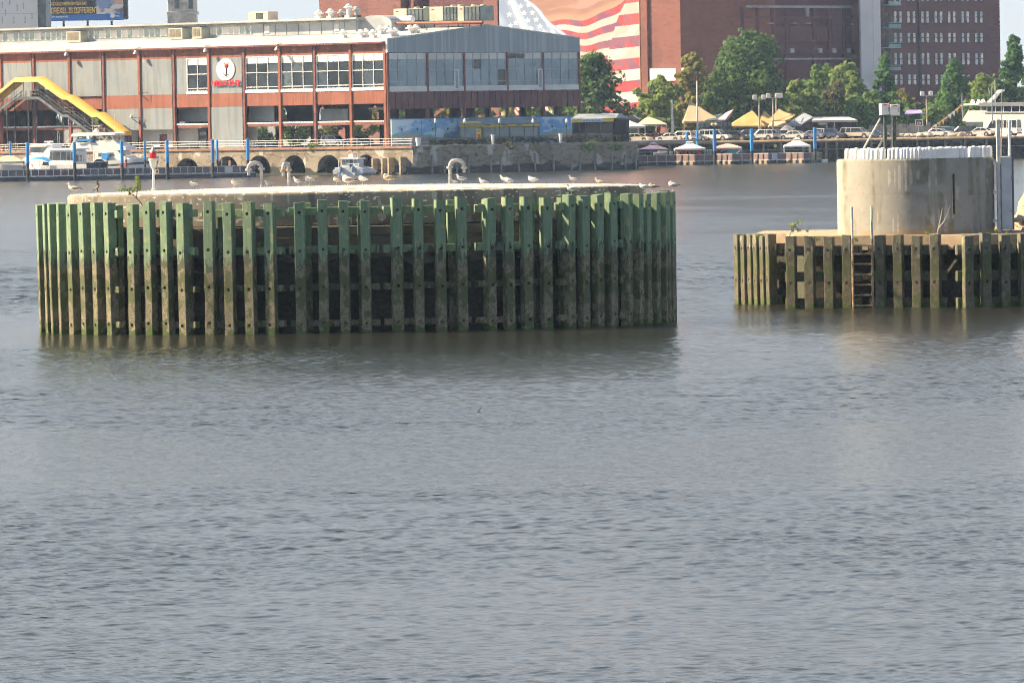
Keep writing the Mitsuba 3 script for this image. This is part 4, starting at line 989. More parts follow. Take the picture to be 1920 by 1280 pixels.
def flag_fn(p, n, uv):
    u = (p.x - float(K[0])) * .766 - (p.y - float(K[1])) * .643
    x = (u - uM0) / flag_k; y = (ztop - p.z) / zdrop
    wall = mix([.27, .155, .125], [.33, .195, .16], fbm(x * .05, y * .09, 1.0, 4))
    dusk = smoothstep(.35, .65, fbm(x * .03, y * .05, 4.0, 3))
    # the hanging edge of the cloth
    top = 38 - .0042 * dr.square(dr.maximum(x - 142, 0)) + 2.2 * dr.sin(x * .09)
    fold = 250 - 4.6 * dr.sqrt(dr.maximum(y, 0))
    right = x > fold
    ph_r = (y - 9) / 20.6 + (x - 250) * .004
    ph_l = (y - top) / (11 + (x - 140) * .05) + 1.0
    ph = dr.select(right, ph_r, ph_l)
    st = ph - 2 * dr.floor(ph / 2)
    red = dr.select(right, smoothstep(1.04, .96, dr.abs(st - 1.0) * 2.0 - 0), smoothstep(.96, 1.04, dr.abs(st - 1.0) * 2.0))
    red = dr.select(right, smoothstep(.97, 1.03, st), smoothstep(.97, 1.03, st))
    crease = smoothstep(.52, .6, fbm(x * .035 + y * .02, y * .012, 7.0, 4))
    cloth = mix([.56, .54, .50], [.43, .41, .40], crease)
    rcol = mix([.42, .065, .08], [.21, .085, .15], smoothstep(.48, .56, fbm(x * .06 - y * .04, y * .02, 9.0, 3)))
    c = mix(cloth, rcol, red)
    # blue field
    xb = 58 + 1.0 * y + 3.0 * dr.sin(y * .12)
    bl = mix([.20, .27, .42], [.33, .42, .57], smoothstep(.4, .6, fbm(x * .05 - y * .03, y * .01, 3.0, 3)))
    f1 = smoothstep(5, 2, dr.abs(x - (22 + .42 * y))) ; f2 = smoothstep(4.5, 2.5, dr.abs(x - (xb - 6)))
    bl = mix(bl, [.66, .72, .80], dr.maximum(f1, f2) * .5)
    bl = mix(bl, [.24, .29, .40], smoothstep(4, 1, dr.abs(x - (15 + .42 * y))) * .7)
    star = mi.Float(0)
    for sx, sy in STARS:
        dx, dy = x - sx, y - sy
        r = dr.sqrt(dx * dx + dy * dy) + 1e-4; a = dr.atan2(dx, -dy)
        a5 = a - 1.2566 * dr.round(a / 1.2566)
        rim = 5.6 * .38 / (dr.cos(dr.abs(a5)) * .38 + dr.sin(dr.abs(a5)) * 1.02 + 1e-3) 
        star = dr.maximum(star, smoothstep(.5, -.3, r - dr.minimum(rim, 5.6)))
    bl = mix(bl, [.80, .76, .64], star)
    infield = smoothstep(1.0, -1.0, x - xb) * smoothstep(67, 65.5, y)
    c = mix(c, bl, infield)
    oncloth = dr.select(right, smoothstep(-16, -14, y), smoothstep(-1.0, .5, y - top))
    oncloth = dr.maximum(oncloth, infield)
    oncloth = oncloth * smoothstep(261.5, 260, x + .02 * y * 0)
    wall = mix(wall, [.40, .27, .19], smoothstep(16, 5, (top - y)) * smoothstep(60, 70, x) * .7)
    c = mix(c, wall, (1 - .8 * infield) * (.02 + .12 * smoothstep(.45, .65, fbm(x * .045, y * .03, 15.0, 4))))
    wall = mix(wall, [.40, .25, .22], smoothstep(.42, .5, fbm(x * .012 + .3, y * .02, 2.0, 2)) * smoothstep(20, 24, top - y) * .8)
    return mix(wall, c, oncloth)
mat('flag_mural', proc(flag_fn), .85, 0, .2)
ZT = 62.0
def kbox(key, m, px0, px1, z0, z1, d, t, bev=.0):
    a, b = kF(px0, 100, d)[0], kF(px1, 100, d)[0]
    return put(key, MB().box(((a + b) / 2, d + t / 2, (z0 + z1) / 2), (b - a, t, z1 - z0)), m, PS, to=LOCK)
kbox('wall', 'brick_red', 1202, 1277, GZ, ZT, 0, 30)
k = kbox('mural', 'flag_mural', 937, 1200, GZ, ZT, .25, 30); labels[k] = {'label': 'faded mural of a draped flag with stars and red stripes'}
kbox('wall', 'brick_brown', 907, 934, GZ, ZT, 0, 12); kbox('wall', 'brick_brown', 600, 753, GZ, ZT, 0, 12)
kbox('wall', 'brick_brown', 753, 907, GZ, kF(830, 41)[1] + 2, .4, 12)
kbox('recess_wall', 'brick_dark', 753, 907, GZ, ZT, 4.0, 6)  # the darkness of the recess is put into its brick colour
kbox('pier', 'brick_brown', 769, 777, GZ, ZT, 1.2, 3)
kbox('pilaster', 'brick_red', 1203.5, 1214, GZ, ZT, -.55, .6); kbox('pilaster', 'brick_red', 1266, 1276.5, GZ, ZT, -.5, .6)
a, zz = kF(1277, 78); put('drain_pipe', MB().tube([(.15, -.2, zz), (.15, -.2, ZT)], .28, 8), 'teal_paint', PS, to=LOCK)
mat('teal_paint', blotch((.16, .34, .36), (.25, .44, .45), .6), .6)
a, zz = kF(1255, 140); put('low_sign', MB().box((a, -.3, zz), (9, .2, 2.4)), 'off_white', PS, to=LOCK)
# shaded side, with the shade also put into its darker brick
def kbox2(key, m, px0, px1, z0, z1, u, t, parent=None):
    a, b = kG(px0, 100, u)[0], kG(px1, 100, u)[0]
    return put(key, MB().box((u - t / 2, (a + b) / 2, (z0 + z1) / 2), (t, b - a, z1 - z0)), m, parent or PS, to=LOCK)
def kz(v, px=1460): return kG(px, v)[1]
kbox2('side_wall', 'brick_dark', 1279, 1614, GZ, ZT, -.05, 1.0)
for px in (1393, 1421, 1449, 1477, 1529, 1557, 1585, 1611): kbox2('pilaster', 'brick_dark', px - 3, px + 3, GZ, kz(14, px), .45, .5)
put('cornice', MB().box((.3, (kG(1395, 10)[0] + kG(1614, 10)[0]) / 2, kz(13)), (.8, kG(1614, 10)[0] - kG(1395, 10)[0], .5)), 'stone_dim', PS, to=LOCK)
mat('stone_dim', blotch((.24, .23, .25), (.34, .33, .35), .4), .9)
for v, th in ((98, .9), (111, .35), (77, .3), (33, .3)):
    put('string_course', MB().box((.2, (kG(1395, 10)[0] + kG(1614, 10)[0]) / 2, kz(v)), (.7, kG(1614, 10)[0] - kG(1395, 10)[0], th)), 'brick_dark' if th > .5 else 'stone_dim' if v == 111 else 'brick_plum', PS, to=LOCK)
for px in (1480, 1533, 1559, 1586): put('corbel', MB().box((.5, kG(px, 95)[0], kz(95.5, px)), (.7, 1.0, .9)), 'stone_sill', PS, to=LOCK)
for px0, px1, v0, v1 in ((1397, 1418, 34, 46), (1453, 1473, 34, 46), (1481, 1526, 34, 46), (1481, 1526, 50, 76), (1533, 1554, 50, 76), (1561, 1582, 16, 94), (1397, 1446, 50, 94), (1589, 1608, 50, 94), (1453, 1473, 50, 94)):
    kbox2('blind_panel', 'brick_plum', px0, px1, kz(v1, px0), kz(v0, px0), .12, .2)
for px, v in ((1300, 12), (1355, 12), (1386, 12), (1300, 27), (1355, 27), (1386, 27), (1300, 47), (1355, 47), (1386, 47), (1386, 61.5)):
    put('sill', MB().box((.1, kG(px, v)[0], kz(v, px)), (.4, .75, .22)), 'stone_sill', PS, to=LOCK)
for px in (1300, 1355, 1386): kbox2('slot', 'near_black', px - 2, px + 2, kz(46, px), kz(28, px), .02, .1)
for i, (px, v, w) in enumerate(((1440, 44, 14), (1487, 44, 10), (1512, 44, 12), (1596, 46, 8), (1597, 76, 6))):
    put('ledge', MB().box((.4, kG(px, v)[0], kz(v, px)), (.6, w * .12, .25)), 'stone_dim', PS, to=LOCK)
put('pale_pier', MB().box((.3, kG(1511, 22)[0], kz(23, 1511)), (.4, .9, 2.2)), 'stone_dim', PS, to=LOCK)
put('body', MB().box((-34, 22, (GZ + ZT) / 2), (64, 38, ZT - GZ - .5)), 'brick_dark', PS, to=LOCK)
# pale stair tower
TW = thing('pale_tower', 'narrow pale blue white rendered tower between the two brick buildings', 'building')
a, b = P(1614.5, 100, 1166), P(1652, 100, 1166)
put('shaft', MB().box(((a[0] + b[0]) / 2, 1171, (GZ + ZT) / 2), (b[0] - a[0], 10, ZT - GZ), 0), 'tower_pale', TW)
put('rib', MB().box((a[0] + 2.5, 1165.9, (GZ + ZT) / 2), (.12, .3, ZT - GZ)), 'off_white', TW)
mat('tower_pale', blotch((.58, .62, .67), (.66, .70, .75), .2), .8)
# brown windowed building
BB = thing('brown_brick_block', 'plum brown brick block with rows of paired white windows and teal balconies', 'building')
K2 = P(1651, 250, 1168.0).copy(); K2[2] = 0; LOCB = xf(K2, -A40)
def bG(px, v, u=0.0):
    q = PL(px, v, K2 + EU * u, EU) - K2; return float(np.dot(q, ED)), float(q[2])
dB = bG(1875.5, 100)[0]
put('wall', MB().box((-8, dB / 2, (GZ + ZT) / 2), (16, dB, ZT - GZ)), 'brick_plum', BB, to=LOCB)
WX = [1678.3, 1688.4, 1703.5, 1713.6, 1729.3, 1739.1, 1754.5, 1764.3, 1779.5, 1789, 1805, 1814.5, 1829.7, 1839.8]
mat('window_white', blotch((.40, .42, .40), (.62, .62, .57), .7, (.75, .74, .68), .55), .2)
mat('window_blue', blotch((.30, .40, .46), (.45, .53, .56), .7), .2)
rr = random.Random(12)
for v0, v1 in ((-18, 2.5), (21.5, 43.5), (62, 80), (99.5, 121.5), (140, 159)):
    for px in WX:
        y = bG(px, 50)[0]; z1, z0 = bG(px, v0)[1], bG(px, v1)[1]; w = .92
        f = put('window', MB().box((.05, y, z0 - .06), (.3, w + .25, .16)).box((.04, y, z1 + .1), (.14, w + .2, .24)).box((.03, y - w / 2 - .05, (z0 + z1) / 2), (.12, .1, z1 - z0)).box((.03, y + w / 2 + .05, (z0 + z1) / 2), (.12, .1, z1 - z0)).box((.04, y, (z0 + z1) / 2), (.12, w, .1)), 'brick_dark', BB, to=LOCB)
        pv = 'window_blue' if rr.random() < .3 else 'window_white'
        for za, zb in ((z0 + .03, (z0 + z1) / 2 - .06), ((z0 + z1) / 2 + .06, z1 - .03)):
            put('pane', MB().box((.02, y, (za + zb) / 2), (.04, w - .04, zb - za)), pv if rr.random() < .8 else 'window_blue', f, to=LOCB)
put('downpipe', MB().tube([(.2, bG(1722, 50)[0], GZ), (.2, bG(1722, 50)[0], ZT)], .2, 6), 'dark_metal', BB, to=LOCB)
for v0, v1 in ((0, 10), (43, 53), (80.5, 90), (123, 131)):
    a, b = bG(1653, v0, .0)[0], bG(1676, v0, 0)[0]; z1, z0 = bG(1665, v0)[1], bG(1665, v1)[1]
    bl = put('balcony', MB().box((.9, (a + b) / 2, z0), (1.8, b - a, .2)), 'teal_paint', BB, to=LOCB)
    put('rail', MB().box((1.75, (a + b) / 2, z1), (.08, b - a, .12)).box((1.75, (a + b) / 2, (z0 + z1) / 2 - .1), (.06, b - a - .1, z1 - z0 - .5)), 'teal_paint', bl, to=LOCB)
    put('door', MB().box((.05, (a + b) / 2, z0 + 1.4), (.1, 1.6, 2.5)), 'near_black', bl, to=LOCB)
for px in (1656, 1668): put('slot', MB().box((.03, bG(px, 60)[0], 30), (.1, .5, 40)), 'near_slate', BB, to=LOCB)
# ================================================================ LEFT SKYLINE
BD = thing('billboard', 'dark billboard with yellow lettering and a blue footer strip above the shed roof', 'billboard')
BBY = 1180.0
def flat2(key, m, parent, px0, px1, v0, v1, Y, depth): return flatbox(key, m, parent, px0, px1, v0, v1, Y, depth, .02)
flat2('board', 'board_navy', BD, 95, 231, -62, 39, BBY, .6)
mat('board_navy', (.018, .02, .035), .5); mat('strip_blue', (.02, .14, .50), .5); mat('print_yellow', (.72, .52, .17), .5); mat('print_white', (.72, .74, .78), .5)
flat2('footer', 'strip_blue', BD, 95, 231, 27.5, 38.5, BBY - .06, .05)
flat2('side', 'near_black', BD, 231.3, 238.5, -62, 36.5, BBY + .2, 2.2)
def photo_fn(p, n, uv):
    c = mix([.10, .11, .14], [.55, .56, .60], smoothstep(.38, .6, fbm(p.x * .55, 1.0, p.z * .8, 4)))
    c = mix(c, [.50, .33, .25], smoothstep(.55, .6, fbm(p.x * .45 + 8, 3.0, p.z * .7, 3)))
    return mix(c, [.18, .28, .52], smoothstep(.56, .62, fbm(p.x * .4 + 20, 5.0, p.z * .55, 3)))
mat('photo_print', proc(photo_fn), .5)
flat2('picture', 'photo_print', BD, 180, 230.5, -60, 26.5, BBY - .05, .04)
def flat_text(txt, px0, px1, v0, v1, Y, bsdf, parent):
    tm = text_mesh(txt, 1.0, .06, True); bb = tm.bounds
    a, b = P(px0, v1, Y), P(px1, v0, Y)
    z0, z1 = P((px0 + px1) / 2, v1, Y)[2], P((px0 + px1) / 2, v0, Y)[2]
    sx, sz = (b[0] - a[0]) / (bb[1][0] - bb[0][0]), (z1 - z0) / (bb[1][1] - bb[0][1])
    v = np.array(tm.vertices)
    put('lettering', trimesh.Trimesh(np.stack([(v[:, 0] - bb[0][0]) * sx + a[0], Y - v[:, 2], (v[:, 1] - bb[0][1]) * sz + z0], 1), tm.faces, process=False), bsdf, parent)
flat_text('DREXEL IS DIFFERENT', 96.5, 183, 14, 25.5, BBY - .12, 'print_yellow', BD)
flat_text('ACTUALLY BRIGHTEN YOUR DAY.', 96.5, 163, 4, 10.5, BBY - .1, 'print_yellow', BD)
flat_text('WE MAKE LEARNING THAT', 96.5, 160, -5, 1, BBY - .1, 'print_yellow', BD) if False else None
flat_text('learn how.drexel.edu', 97, 127, 30, 33.5, BBY - .12, 'print_white', BD)
flat_text('Drexel', 214, 224, 27.9, 31.5, BBY - .12, 'print_white', BD)
put('logo', MB().lathe([(.0, 0), (.45, .02), (.45, .1), (0, .1)], 10, (0, 0, 0)), 'print_white', BD, to=T().translate([float(c) for c in P(211, 30, BBY - .08)]) @ T().rotate([1, 0, 0], 90))
for px in (120, 165, 210): flat2('leg', 'dark_metal', BD, px - 2, px + 2, 39, 120, BBY + .8, .5)
PB = thing('pale_office_block', 'pale office block with small slit windows and a dark side, far left', 'building')
flat2('front', 'office_pale', PB, -60, 70.5, -90, 160, 1300, 14)
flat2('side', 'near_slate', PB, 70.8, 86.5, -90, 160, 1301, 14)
mat('office_pale', blotch((.46, .52, .58), (.54, .59, .65), .12), .8)
for px, v in ((4, 10), (4, 38), (18, 4), (32, 14), (44, 12), (26, 38), (47, 38), (10, 24), (60, 30)): flat2('window', 'window_slate', PB, px - .9, px + .9, v - 6, v + 6, 1299.8, .2)
mat('window_slate', (.25, .34, .42), .3)
for v in (-5, 26): flat2('joint', 'window_slate', PB, -59, 70, v, v + .7, 1299.85, .15)
CT = thing('church_tower', 'grey stone church tower with tall louvred openings', 'tower')
CY = 1320.0
mat('church_stone', blotch((.40, .41, .40), (.54, .54, .52), .5, (.26, .27, .27), .6), .9)
def tbox(key, m, px0, px1, v0, v1, dy=0, dep=6): return flatbox(key, m, CT, px0, px1, v0, v1, CY + dy, dep, .1)
tbox('shaft', 'church_stone', 314, 369, 26, 140); tbox('belfry', 'church_stone', 316, 367, -40, 25.5, .3, 6)
tbox('ledge', 'church_stone', 312, 370.5, 22, 27, -.3, 7); 
for a, b in ((327, 336), (353, 361)): tbox('louvre', 'near_slate', a, b, -40, 17, .1, .5)
for a, b in ((314, 322), (340, 348), (363, 369)): tbox('buttress', 'church_stone', a, b, -40, 22, -.1, 1)
# ================================================================ TREES
def leaf(key, a, b, c):
    def fn(p, n, uv):
        col = mix(a, b, noise(p.x * .55, p.y * .55, p.z * .55))
        return mix(col, c, smoothstep(.5, .75, noise(p.x * 2.3, p.y * 2.3, p.z * 2.3)) * .6)
    a, b, c = [[min(.34, q * 1.25) for q in w] for w in (a, b, c)]
    scene[key] = {'type': 'principledthin', 'base_color': proc(fn), 'roughness': .6, 'diff_trans': .7, 'spec_trans': 0.0}
    return key
leaf('leaf_dark', (0.055, 0.105, 0.04), (0.085, 0.15, 0.055), (0.13, 0.2, 0.07))
leaf('leaf_mid', (0.085, 0.15, 0.05), (0.125, 0.2, 0.065), (0.17, 0.25, 0.08))
leaf('leaf_light', (0.13, 0.19, 0.06), (0.18, 0.25, 0.075), (0.24, 0.3, 0.1))
leaf('leaf_olive', (.15, .155, .055), (.20, .195, .07), (.27, .24, .09))
leaf('leaf_dull', (.085, .095, .05), (.115, .12, .06), (.15, .15, .075))
leaf('leaf_cone', (0.05, 0.115, 0.045), (0.08, 0.16, 0.06), (0.12, 0.21, 0.075))
mat('bark', blotch((.07, .055, .045), (.12, .10, .08), 2.5), .9)
def leaves(centers, radii, per, size, rng, up=.35, squash=.75):
    C = np.repeat(centers, per, 0); Rr = np.repeat(radii, per)
    d = rng.normal(size=(len(C), 3)); d /= np.linalg.norm(d, axis=1, keepdims=True)
    r = Rr * rng.uniform(.45, 1.08, len(C)) ** .8
    p = C + d * r[:, None] * np.array([1, 1, squash])
    nrm = d + rng.normal(size=d.shape) * .4 + np.array([0, 0, up]); nrm /= np.linalg.norm(nrm, axis=1, keepdims=True)
    a = np.cross(nrm, rng.normal(size=d.shape)); a /= np.linalg.norm(a, axis=1, keepdims=True); b = np.cross(nrm, a)
    s = size * rng.uniform(.6, 1.35, len(C))[:, None]
    k = rng.uniform(.45, .8, len(C))[:, None]
    v = np.stack([p - a * s, p - b * s * k + nrm * s * .12, p + a * s, p + b * s * k + nrm * s * .12], 1).reshape(-1, 3)
    i = np.arange(len(C)) * 4
    f = np.vstack([np.stack([i, i + 1, i + 2], 1), np.stack([i, i + 2, i + 3], 1)])
    return v, f
def tree(label, px, top, Y, half, m, shape='round', dens=1.0, seed=1, cb=None, lean=0.0, base_px=None, base_z=None, name='tree', trunk_r=None, gap=0.0, group=None):
    rng = np.random.default_rng(seed)
    s = px_m(Y); z0 = GZ if base_z is None else base_z
    T_ = P(px, top, Y); R = half * s; H = T_[2] - z0; zc = z0 + H * (.22 if cb is None else cb)
    bx = P(px if base_px is None else base_px, 255, Y)[0]
    t = thing(name, label, 'tree', group)
    n = int((30 if shape != 'cone' else 46) * dens)
    cs, rs = [], []
    lob = rng.uniform(0, 6.28, 6)
    for i in range(n):
        tt = (i + rng.uniform(0, 1)) / n; an = rng.uniform(0, 6.283)
        if shape == 'round': w = max(.05, 1 - (2 * tt - 1) ** 2) ** .5 * (1.05 - .2 * tt)
        elif shape == 'cone': w = (1 - tt) ** .75 * min(1, .45 + tt * 3.2) + .05
        elif shape == 'loose': w = max(.06, 1 - (1.9 * tt - .9) ** 2) ** .5 * (.75 + .45 * math.sin(tt * 9 + lob[0]))
        else: w = max(.08, 1 - (1.7 * tt - .7) ** 2) ** .5
        w *= 1 + .30 * math.sin(3 * an + lob[1] + tt * 5) + .18 * math.sin(5 * an + lob[2] - tt * 7)
        r = R * w * (rng.uniform(.25, 1) ** .45) * .82
        cr = R * (.30 if shape in ('round', 'column') else .22) * rng.uniform(.65, 1.25) * (.55 + .45 * min(1, w + .25))
        cs.append([T_[0] + lean * s * (tt - 1) + r * math.cos(an), Y + r * math.sin(an) * .9, zc + (T_[2] - zc - cr * .6) * tt]); rs.append(cr)
    cs, rs = np.array(cs), np.array(rs)
    v, f = leaves(cs, rs, int(84 if shape != 'cone' else 52), .30 + .018 * R, rng)
    # stray twigs round the outline
    sel = rng.integers(0, n, n * 2); d = rng.normal(size=(n * 2, 3)); d /= np.linalg.norm(d, axis=1, keepdims=True)
    v2, f2 = leaves(cs[sel] + d * rs[sel][:, None] * 1.1, rs[sel] * .32, 7, .26 + .01 * R, rng)
    put('crown', trimesh.Trimesh(np.vstack([v, v2]), np.vstack([f, f2 + len(v)]), process=False), m, t)
    tr = trunk_r or max(.14, R * .075)
    mb = MB(); top_c = np.array([T_[0] - lean * s * .4, Y, zc + H * .35])
    b0 = np.array([bx, Y, z0 - .1]); mid = (b0 * .55 + top_c * .45) + np.array([rng.uniform(-.3, .3), 0, 0])
    mb.tube([b0, mid, top_c, top_c + [0, 0, H * .2]], [tr * 1.25, tr, tr * .6, tr * .2], 8)
    for i in rng.choice(n, min(n, 9), replace=False):
        q = mid + (top_c - mid) * rng.uniform(0, .9); e = cs[i]
        mb.tube([q, (q + e) / 2 + [0, 0, -.05 * R], e], [tr * .5, tr * .3, tr * .1], 5)
    put('trunk', mb, 'bark', t, 50)
    return t
# trees in view, left to right
tree('dark bushy tree between the grey gable end and the mural', 1118, 96, 985, 58, 'leaf_dark', 'round', 1.9, 1, .16, base_px=1100)
tree('yellowish tree with a forked leaning trunk right of the mural', 1240, 142, 1006, 44, 'leaf_light', 'loose', 2.2, 2, .26, base_px=1231)
tree('slender olive tree with feathery top before the dark brick corner', 1298, 99, 1012, 36, 'leaf_olive', 'loose', 2.6, 3, .18, base_px=1278)
tree('largest dark green tree, tall and broad before the dark brick wall', 1402, 57, 1016, 76, 'leaf_dark', 'round', 2.6, 4, .16, base_px=1401, trunk_r=.5)
tree('lower green bush tree left of the largest dark tree', 1345, 160, 1014, 34, 'leaf_mid', 'round', 1.0, 5, .12)
tree('light green tree right of the largest dark tree', 1494, 148, 1030, 34, 'leaf_light', 'round', 1.2, 6, .12)
tree('tall light green tree before the arcaded brick wall', 1540, 122, 1040, 46, 'leaf_mid', 'round', 1.5, 7, .12)
tree('broad pale green tree with the tallest rounded top beside the pale tower', 1592, 117, 1036, 44, 'leaf_light', 'round', 1.6, 8, .15)
tree('dull olive tree low before the arcaded brick wall', 1566, 152, 1026, 34, 'leaf_dull', 'round', 1.1, 9, .1)
tree('dark conical tree before the pale tower', 1658, 100, 1034, 40, 'leaf_cone', 'cone', 1.5, 10, .1)
tree('low bright green tree left of the conical tree', 1605, 178, 1018, 40, 'leaf_mid', 'round', 1.3, 11, .1)
tree('pale yellow green small tree below the windowed block', 1692, 165, 1030, 26, 'leaf_olive', 'loose', 1.0, 12, .2)
tree('mid green low tree behind the white lantern boxes', 1680, 188, 1022, 44, 'leaf_mid', 'round', 1.2, 13, .05)
tree('dim low tree behind the basketball hoop', 1722, 192, 1028, 34, 'leaf_dull', 'round', 1.0, 14, .05)
tree('tall conical dark green tree before the windowed block', 1788, 111, 1026, 54, 'leaf_cone', 'cone', 2.0, 15, .05)
tree('yellow green rounded tree right of the tall conical tree', 1846, 138, 1040, 40, 'leaf_light', 'round', 1.3, 16, .15)
tree('tall dark conical tree at the right edge', 1902, 66, 1034, 44, 'leaf_cone', 'cone', 1.8, 17, .12)
tree('dark green tree low behind the white ferry', 1880, 150, 1028, 44, 'leaf_dark', 'round', 1.3, 18, .1)
tree('dark tree just beyond the right edge of the brick block', 1945, 90, 1030, 46, 'leaf_cone', 'cone', 1.4, 19, .1)
tree('small green shrub tree behind the kiosk', 1190, 205, 1020, 30, 'leaf_mid', 'round', .8, 20, .05)
tree('yellowish shrub tree below the flag mural beside the dark tree', 1150, 212, 1024, 26, 'leaf_olive', 'round', .7, 21, .05)
for px, top, h, m, lab, sd in ((1325, 172, 40, 'leaf_mid', 'green tree low behind the large tan tent', 91), (1372, 168, 40, 'leaf_dark', 'dark green tree low behind the first golden tent', 92), (1445, 165, 44, 'leaf_mid', 'green tree behind the brown shade sail', 93), (1515, 168, 40, 'leaf_light', 'light green tree behind the gabled shelter', 94), (1635, 170, 36, 'leaf_mid', 'green tree behind the left slanting brace', 95), (1750, 196, 34, 'leaf_mid', 'green tree behind the pole with two grey floodlights', 96), (1830, 176, 34, 'leaf_mid', 'green tree behind the bow of the ferry', 97), (1270, 188, 30, 'leaf_light', 'light green tree behind the thick white mast', 98), (1212, 178, 24, 'leaf_light', 'small light green tree left of the forked tree', 99)):
    tree(lab, px, top, 1022, h, m, 'round', 1.1, sd, .06)
# trees glimpsed under the shed
TO = ['first', 'second', 'third', 'fourth', 'fifth', 'sixth', 'seventh', 'eighth', 'ninth', 'tenth', 'eleventh', 'twelfth', 'thirteenth']
for i, (px, top, h, m, lab) in enumerate(((748, 190, 34, 'leaf_mid', 'green tree glimpsed under the gable end, leftmost'), (800, 186, 36, 'leaf_mid', 'green tree glimpsed under the gable end, second from left'), (848, 192, 32, 'leaf_olive', 'yellow green tree glimpsed under the gable end'), (895, 190, 34, 'leaf_light', 'light green tree glimpsed under the middle of the gable end'), (945, 188, 34, 'leaf_light', 'pale green tree glimpsed under the gable end right of its middle'), (995, 190, 34, 'leaf_mid', 'green tree glimpsed under the gable end, second from right'), (1048, 186, 38, 'leaf_dark', 'dark green tree glimpsed under the gable end, rightmost'))):
    tree(lab, px, top, 1050, h, m, 'round', .9, 40 + i, .03)
for i, px in enumerate(range(-70, 720, 62)):
    tree(f'green tree glimpsed through the open storeys of the red shed, {TO[i]} from the left', px, 158 + 14 * (i % 3), 1052, 42, ('leaf_light', 'leaf_mid', 'leaf_light', 'leaf_dull')[i % 4], 'round', .8, 60 + i, .04, group='trees glimpsed through the red shed')
# ================================================================ CARS
mat('tyre', (.02, .02, .022), .9); mat('hub', (.45, .46, .48), .35, .6); mat('car_glass', (.015, .02, .025), .06, 0, .7)
mat('lamp_red', (.45, .02, .02), .3); mat('lamp_clear', (.7, .7, .68), .2); mat('bumper_dark', (.03, .03, .035), .6)
for k, c in dict(car_silver=(.50, .52, .54), car_white=(.76, .76, .74), car_black=(.02, .022, .028), car_blue=(.045, .07, .13), car_tan=(.44, .41, .35), car_red=(.09, .02, .025), car_steel=(.17, .22, .29), car_beige=(.5, .47, .40)).items():
    scene[k] = {'type': 'twosided', 'bsdf': {'type': 'principled', 'base_color': {'type': 'rgb', 'value': list(c)}, 'roughness': .32, 'metallic': .15, 'clearcoat': .8, 'clearcoat_gloss': .9}}
PROF = {   # lower body outline and roof outline, in metres along the length (front is +x)
    'sedan': dict(L=4.7, body=[(-2.32, .35), (-2.36, .62), (-2.28, .92), (-1.5, 1.0), (1.1, .96), (2.05, .82), (2.33, .62), (2.34, .35)], cab=[(-1.75, .96), (-1.05, 1.42), (.25, 1.44), (1.15, .94)], wheels=(-1.42, 1.42)),
    'suv': dict(L=4.7, body=[(-2.3, .42), (-2.34, .75), (-2.30, 1.06), (1.0, 1.06), (2.1, .98), (2.30, .75), (2.32, .42)], cab=[(-2.24, 1.04), (-2.0, 1.70), (.35, 1.74), (1.1, 1.04)], wheels=(-1.4, 1.42)),
    'wagon': dict(L=5.6, body=[(-2.75, .42), (-2.8, .8), (-2.74, 1.10), (1.3, 1.10), (2.6, 1.02), (2.78, .75), (2.8, .42)], cab=[(-2.70, 1.08), (-2.45, 1.86), (.9, 1.86), (1.5, 1.08)], wheels=(-1.72, 1.75)),
    'pickup': dict(L=5.4, body=[(-2.65, .5), (-2.7, .8), (-2.68, 1.12), (.4, 1.12), (1.4, 1.12), (2.5, 1.06), (2.66, .8), (2.68, .5)], cab=[(-.75, 1.10), (-.55, 1.80), (.75, 1.80), (1.45, 1.10)], wheels=(-1.6, 1.75)),
    'van': dict(L=6.6, body=[(-3.2, .45), (-3.28, .9), (-3.22, 1.35), (2.2, 1.35), (2.95, 1.15), (3.22, .95), (3.26, .45)], cab=[(-3.2, 1.33), (-3.1, 2.65), (1.45, 2.70), (2.35, 1.33)], wheels=(-2.0, 2.05)),
}
CACHE = {}
